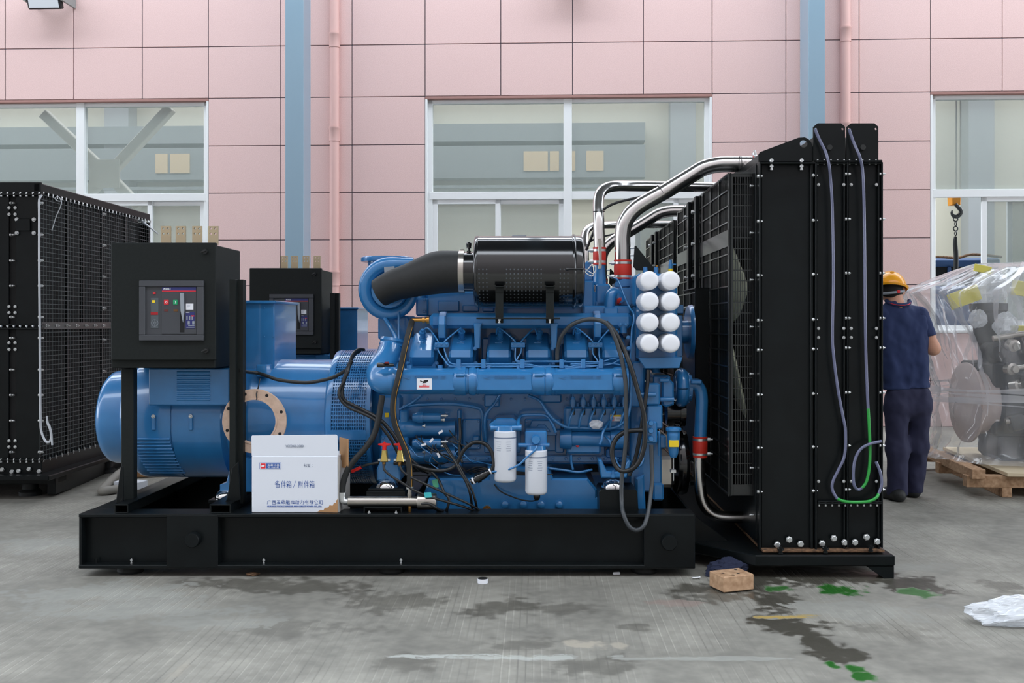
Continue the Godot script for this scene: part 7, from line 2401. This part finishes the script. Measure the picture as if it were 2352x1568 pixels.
	for j in tab.size() * 3 - 2:
		var f := j / 3.0
		var i0 := int(f)
		var i1: int = min(i0 + 1, tab.size() - 1)
		var y: float = lerp(tab[i0][0], tab[i1][0], f - i0)
		var rx: float = lerp(tab[i0][1], tab[i1][1], f - i0)
		var rz: float = lerp(tab[i0][2], tab[i1][2], f - i0)
		var row := []
		for i in N + 1:
			var a := TAU * (i % N) / N
			var amp: float = 0.045 * clamp((1.86 - y) * 4.0, 0.0, 1.0)
			var w := sin(a * 17.0 + nz.get_noise_2d(cos(a) * 3.0, y * 2.0) * 5.0) + 0.6 * sin(a * 31.0 + y * 6.0 * nz.get_noise_2d(sin(a) * 2.0 + 9.0, y))
			var k := 1.0 + amp * w * 0.6 + 0.08 * nz.get_noise_3d(cos(a) * 2.0, y * 1.5, sin(a) * 2.0)
			row.append(c + Vector3(cos(a) * rx * k, y + 0.03 * amp * w, sin(a) * rz * k))
		grid.append(row)
	for j in grid.size() - 1:
		for i in N:
			for k in [[grid[j][i], grid[j][i + 1], grid[j + 1][i + 1]], [grid[j][i], grid[j + 1][i + 1], grid[j + 1][i]]]:
				for v in k: st.add_vertex(v)
	st.index()
	st.generate_normals()
	var s := single("plastic_sheet", st, M.plastic, "large clear plastic sheet draped and belted around the crated engine", "sheet", Vector3(4.35, 0.22, -8.5))
	var rng := RandomNumberGenerator.new(); rng.seed = 12
	for k in 46:      # doubled creases running down from the top
		var a := TAU * k / 46.0 + rng.randf_range(-0.1, 0.1)
		var gf := fposmod(a, TAU) / TAU * N
		var drift := rng.randf_range(-0.35, 0.35)
		var lo := rng.randi_range(0, 9)
		var hi := rng.randi_range(lo + 8, mini(lo + 26, grid.size() - 1))
		var wmax := rng.randf_range(0.010, 0.042)
		var left := []
		var right := []
		for j in range(lo, hi + 1):
			var g := fposmod(gf + (j - lo) * drift, N)
			var q: Vector3 = (grid[j][int(g) % N] as Vector3).lerp(grid[j][(int(g) + 1) % N], g - int(g))
			var ow := (q - Vector3(c.x, q.y - 0.1, c.z)).normalized()
			var tg := ow.cross(Vector3.UP).normalized()
			var w := wmax * sin(PI * clamp((j - lo) / float(hi - lo), 0.02, 0.98))
			left.append(q + ow * 0.006 - tg * w)
			right.append(q + ow * 0.010 + tg * w)
		st = S()
		for j in left.size() - 1:
			for v in [left[j], right[j], right[j + 1], left[j], right[j + 1], left[j + 1]]: st.add_vertex(v - s.position)
		st.generate_normals()
		var fo := put(s, "crease", st, M.plasticfold)
		fo.position = Vector3.ZERO
	st = S()
	for k in 6:
		for i in 96:
			var v := []
			for ij in [[i, 0], [i + 1, 0], [i + 1, 1], [i, 1]]:
				var a: float = TAU * ij[0] / 96.0
				v.append(c + Vector3(cos(a) * (0.985 + 0.003 * k), 0.68 + 0.024 * k + 0.014 * sin(a * 3.0 + k * 1.7) + ij[1] * (0.022 + 0.012 * sin(a * 5.0 + k)), sin(a) * (0.735 + 0.003 * k)))
			for ij in [0, 1, 2, 0, 2, 3]: st.add_vertex(v[ij])
	st.index()
	st.generate_normals()
	single("wrap_band", st, M.plasticfold, "band of stretched wrap pulled tight around the plastic sheet", "wrapping", Vector3(4.35, 0.70, -8.5))

func make_behind_window() -> void:
	var D := 14.6
	var t := thing("crane_hook", "black crane hook under an orange block, hanging behind the open window", "hook", P(2196, 500, D))
	var st := S()
	pz(st, [[2176, 440], [2216, 440], [2208, 450], [2207, 470], [2187, 470], [2186, 452]], D, D + 0.16, 0.01)
	put(t, "hook_block", st, M.orange)
	st = S()
	tp(st, [[2194, 468, D], [2199, 474, D], [2206, 482, D], [2206, 490, D], [2199, 497, D], [2190, 496, D], [2186, 489, D], [2187, 483, D]], [4.5, 4.5, 4.8, 5, 5, 4.2, 3.2, 1.6], 12)
	put(t, "hook", st, M.gloss)
	st = S()
	bar(st, P(2196, 440, D), P(2196, -350, D), 0.02, 0.02, 0.0)
	bar(st, P(2206, 440, D), P(2206, -350, D), 0.02, 0.02, 0.0)
	put(t, "wire_rope", st, M.steel)
	t = thing("lifting_sling", "dark chain and sling hanging from the crane hook", "sling", P(2195, 620, D))
	for k in 4:
		st = S()
		ring(st, P(2195, 503 + k * 11, D), Vector3.BACK if k % 2 == 0 else Vector3.RIGHT, 0.032, 0.009, 16, 8)
		put(t, "chain_link", st, M.gloss)
	st = S()
	tp(st, [[2195, 543, D], [2194, 560, D], [2196, 590, D], [2195, 640, D]], [3.5, 5, 5.2, 5.2], 10)
	put(t, "strap", st, M.rubber)
	t = thing("truck_cab", "blue vehicle cab parked inside the building behind the open window", "vehicle", Vector3(P(2200, 0, 17.0).x, 0, -17.6))
	st = S()
	pb(st, 2100, 592, 2300, 612, 17.0, 18.6, 0.04)
	put(t, "roof", st, M.truckblue)
	st = S()
	pb(st, 2104, 612, 2110, 660, 17.0, 18.6, 0.02)
	pb(st, 2178, 612, 2186, 660, 17.0, 18.6, 0.02)
	pb(st, 2290, 612, 2296, 660, 17.0, 18.6, 0.02)
	put(t, "pillar", st, M.truckblue)
	st = S()
	pb(st, 2100, 656, 2300, 860, 17.0, 18.6, 0.04)
	put(t, "body", st, M.truckblue)
	for k in [[2110, 2178], [2186, 2290]]:
		st = S()
		pb(st, k[0], 612, k[1], 656, 17.05, 17.08, 0.0)
		put(t, "window", st, M.dark)
	st = S()
	tp(st, [[2100, 590, 17.0], [2160, 590, 16.95], [2200, 592, 16.95], [2235, 584, 16.95], [2300, 590, 17.0]], 3, 8)
	put(t, "roof_rack", st, M.rust)

func _ready() -> void:
	stage()
	make_materials()
	make_floor()
	make_wall()
	make_surroundings()
	make_bolts()
	var set_parts := []
	set_parts.append(make_base())
	set_parts.append(make_alternator())
	set_parts.append(make_cabinet())
	set_parts.append(make_radiator())
	set_parts.append(make_engine())
	set_parts.append(make_air_cleaner())
	set_parts.append_array(make_pipes())
	make_second_set(set_parts)
	make_left_radiator()
	make_cables()
	make_wrapped_engine()
	make_person()
	make_behind_window()
	make_ground_things()
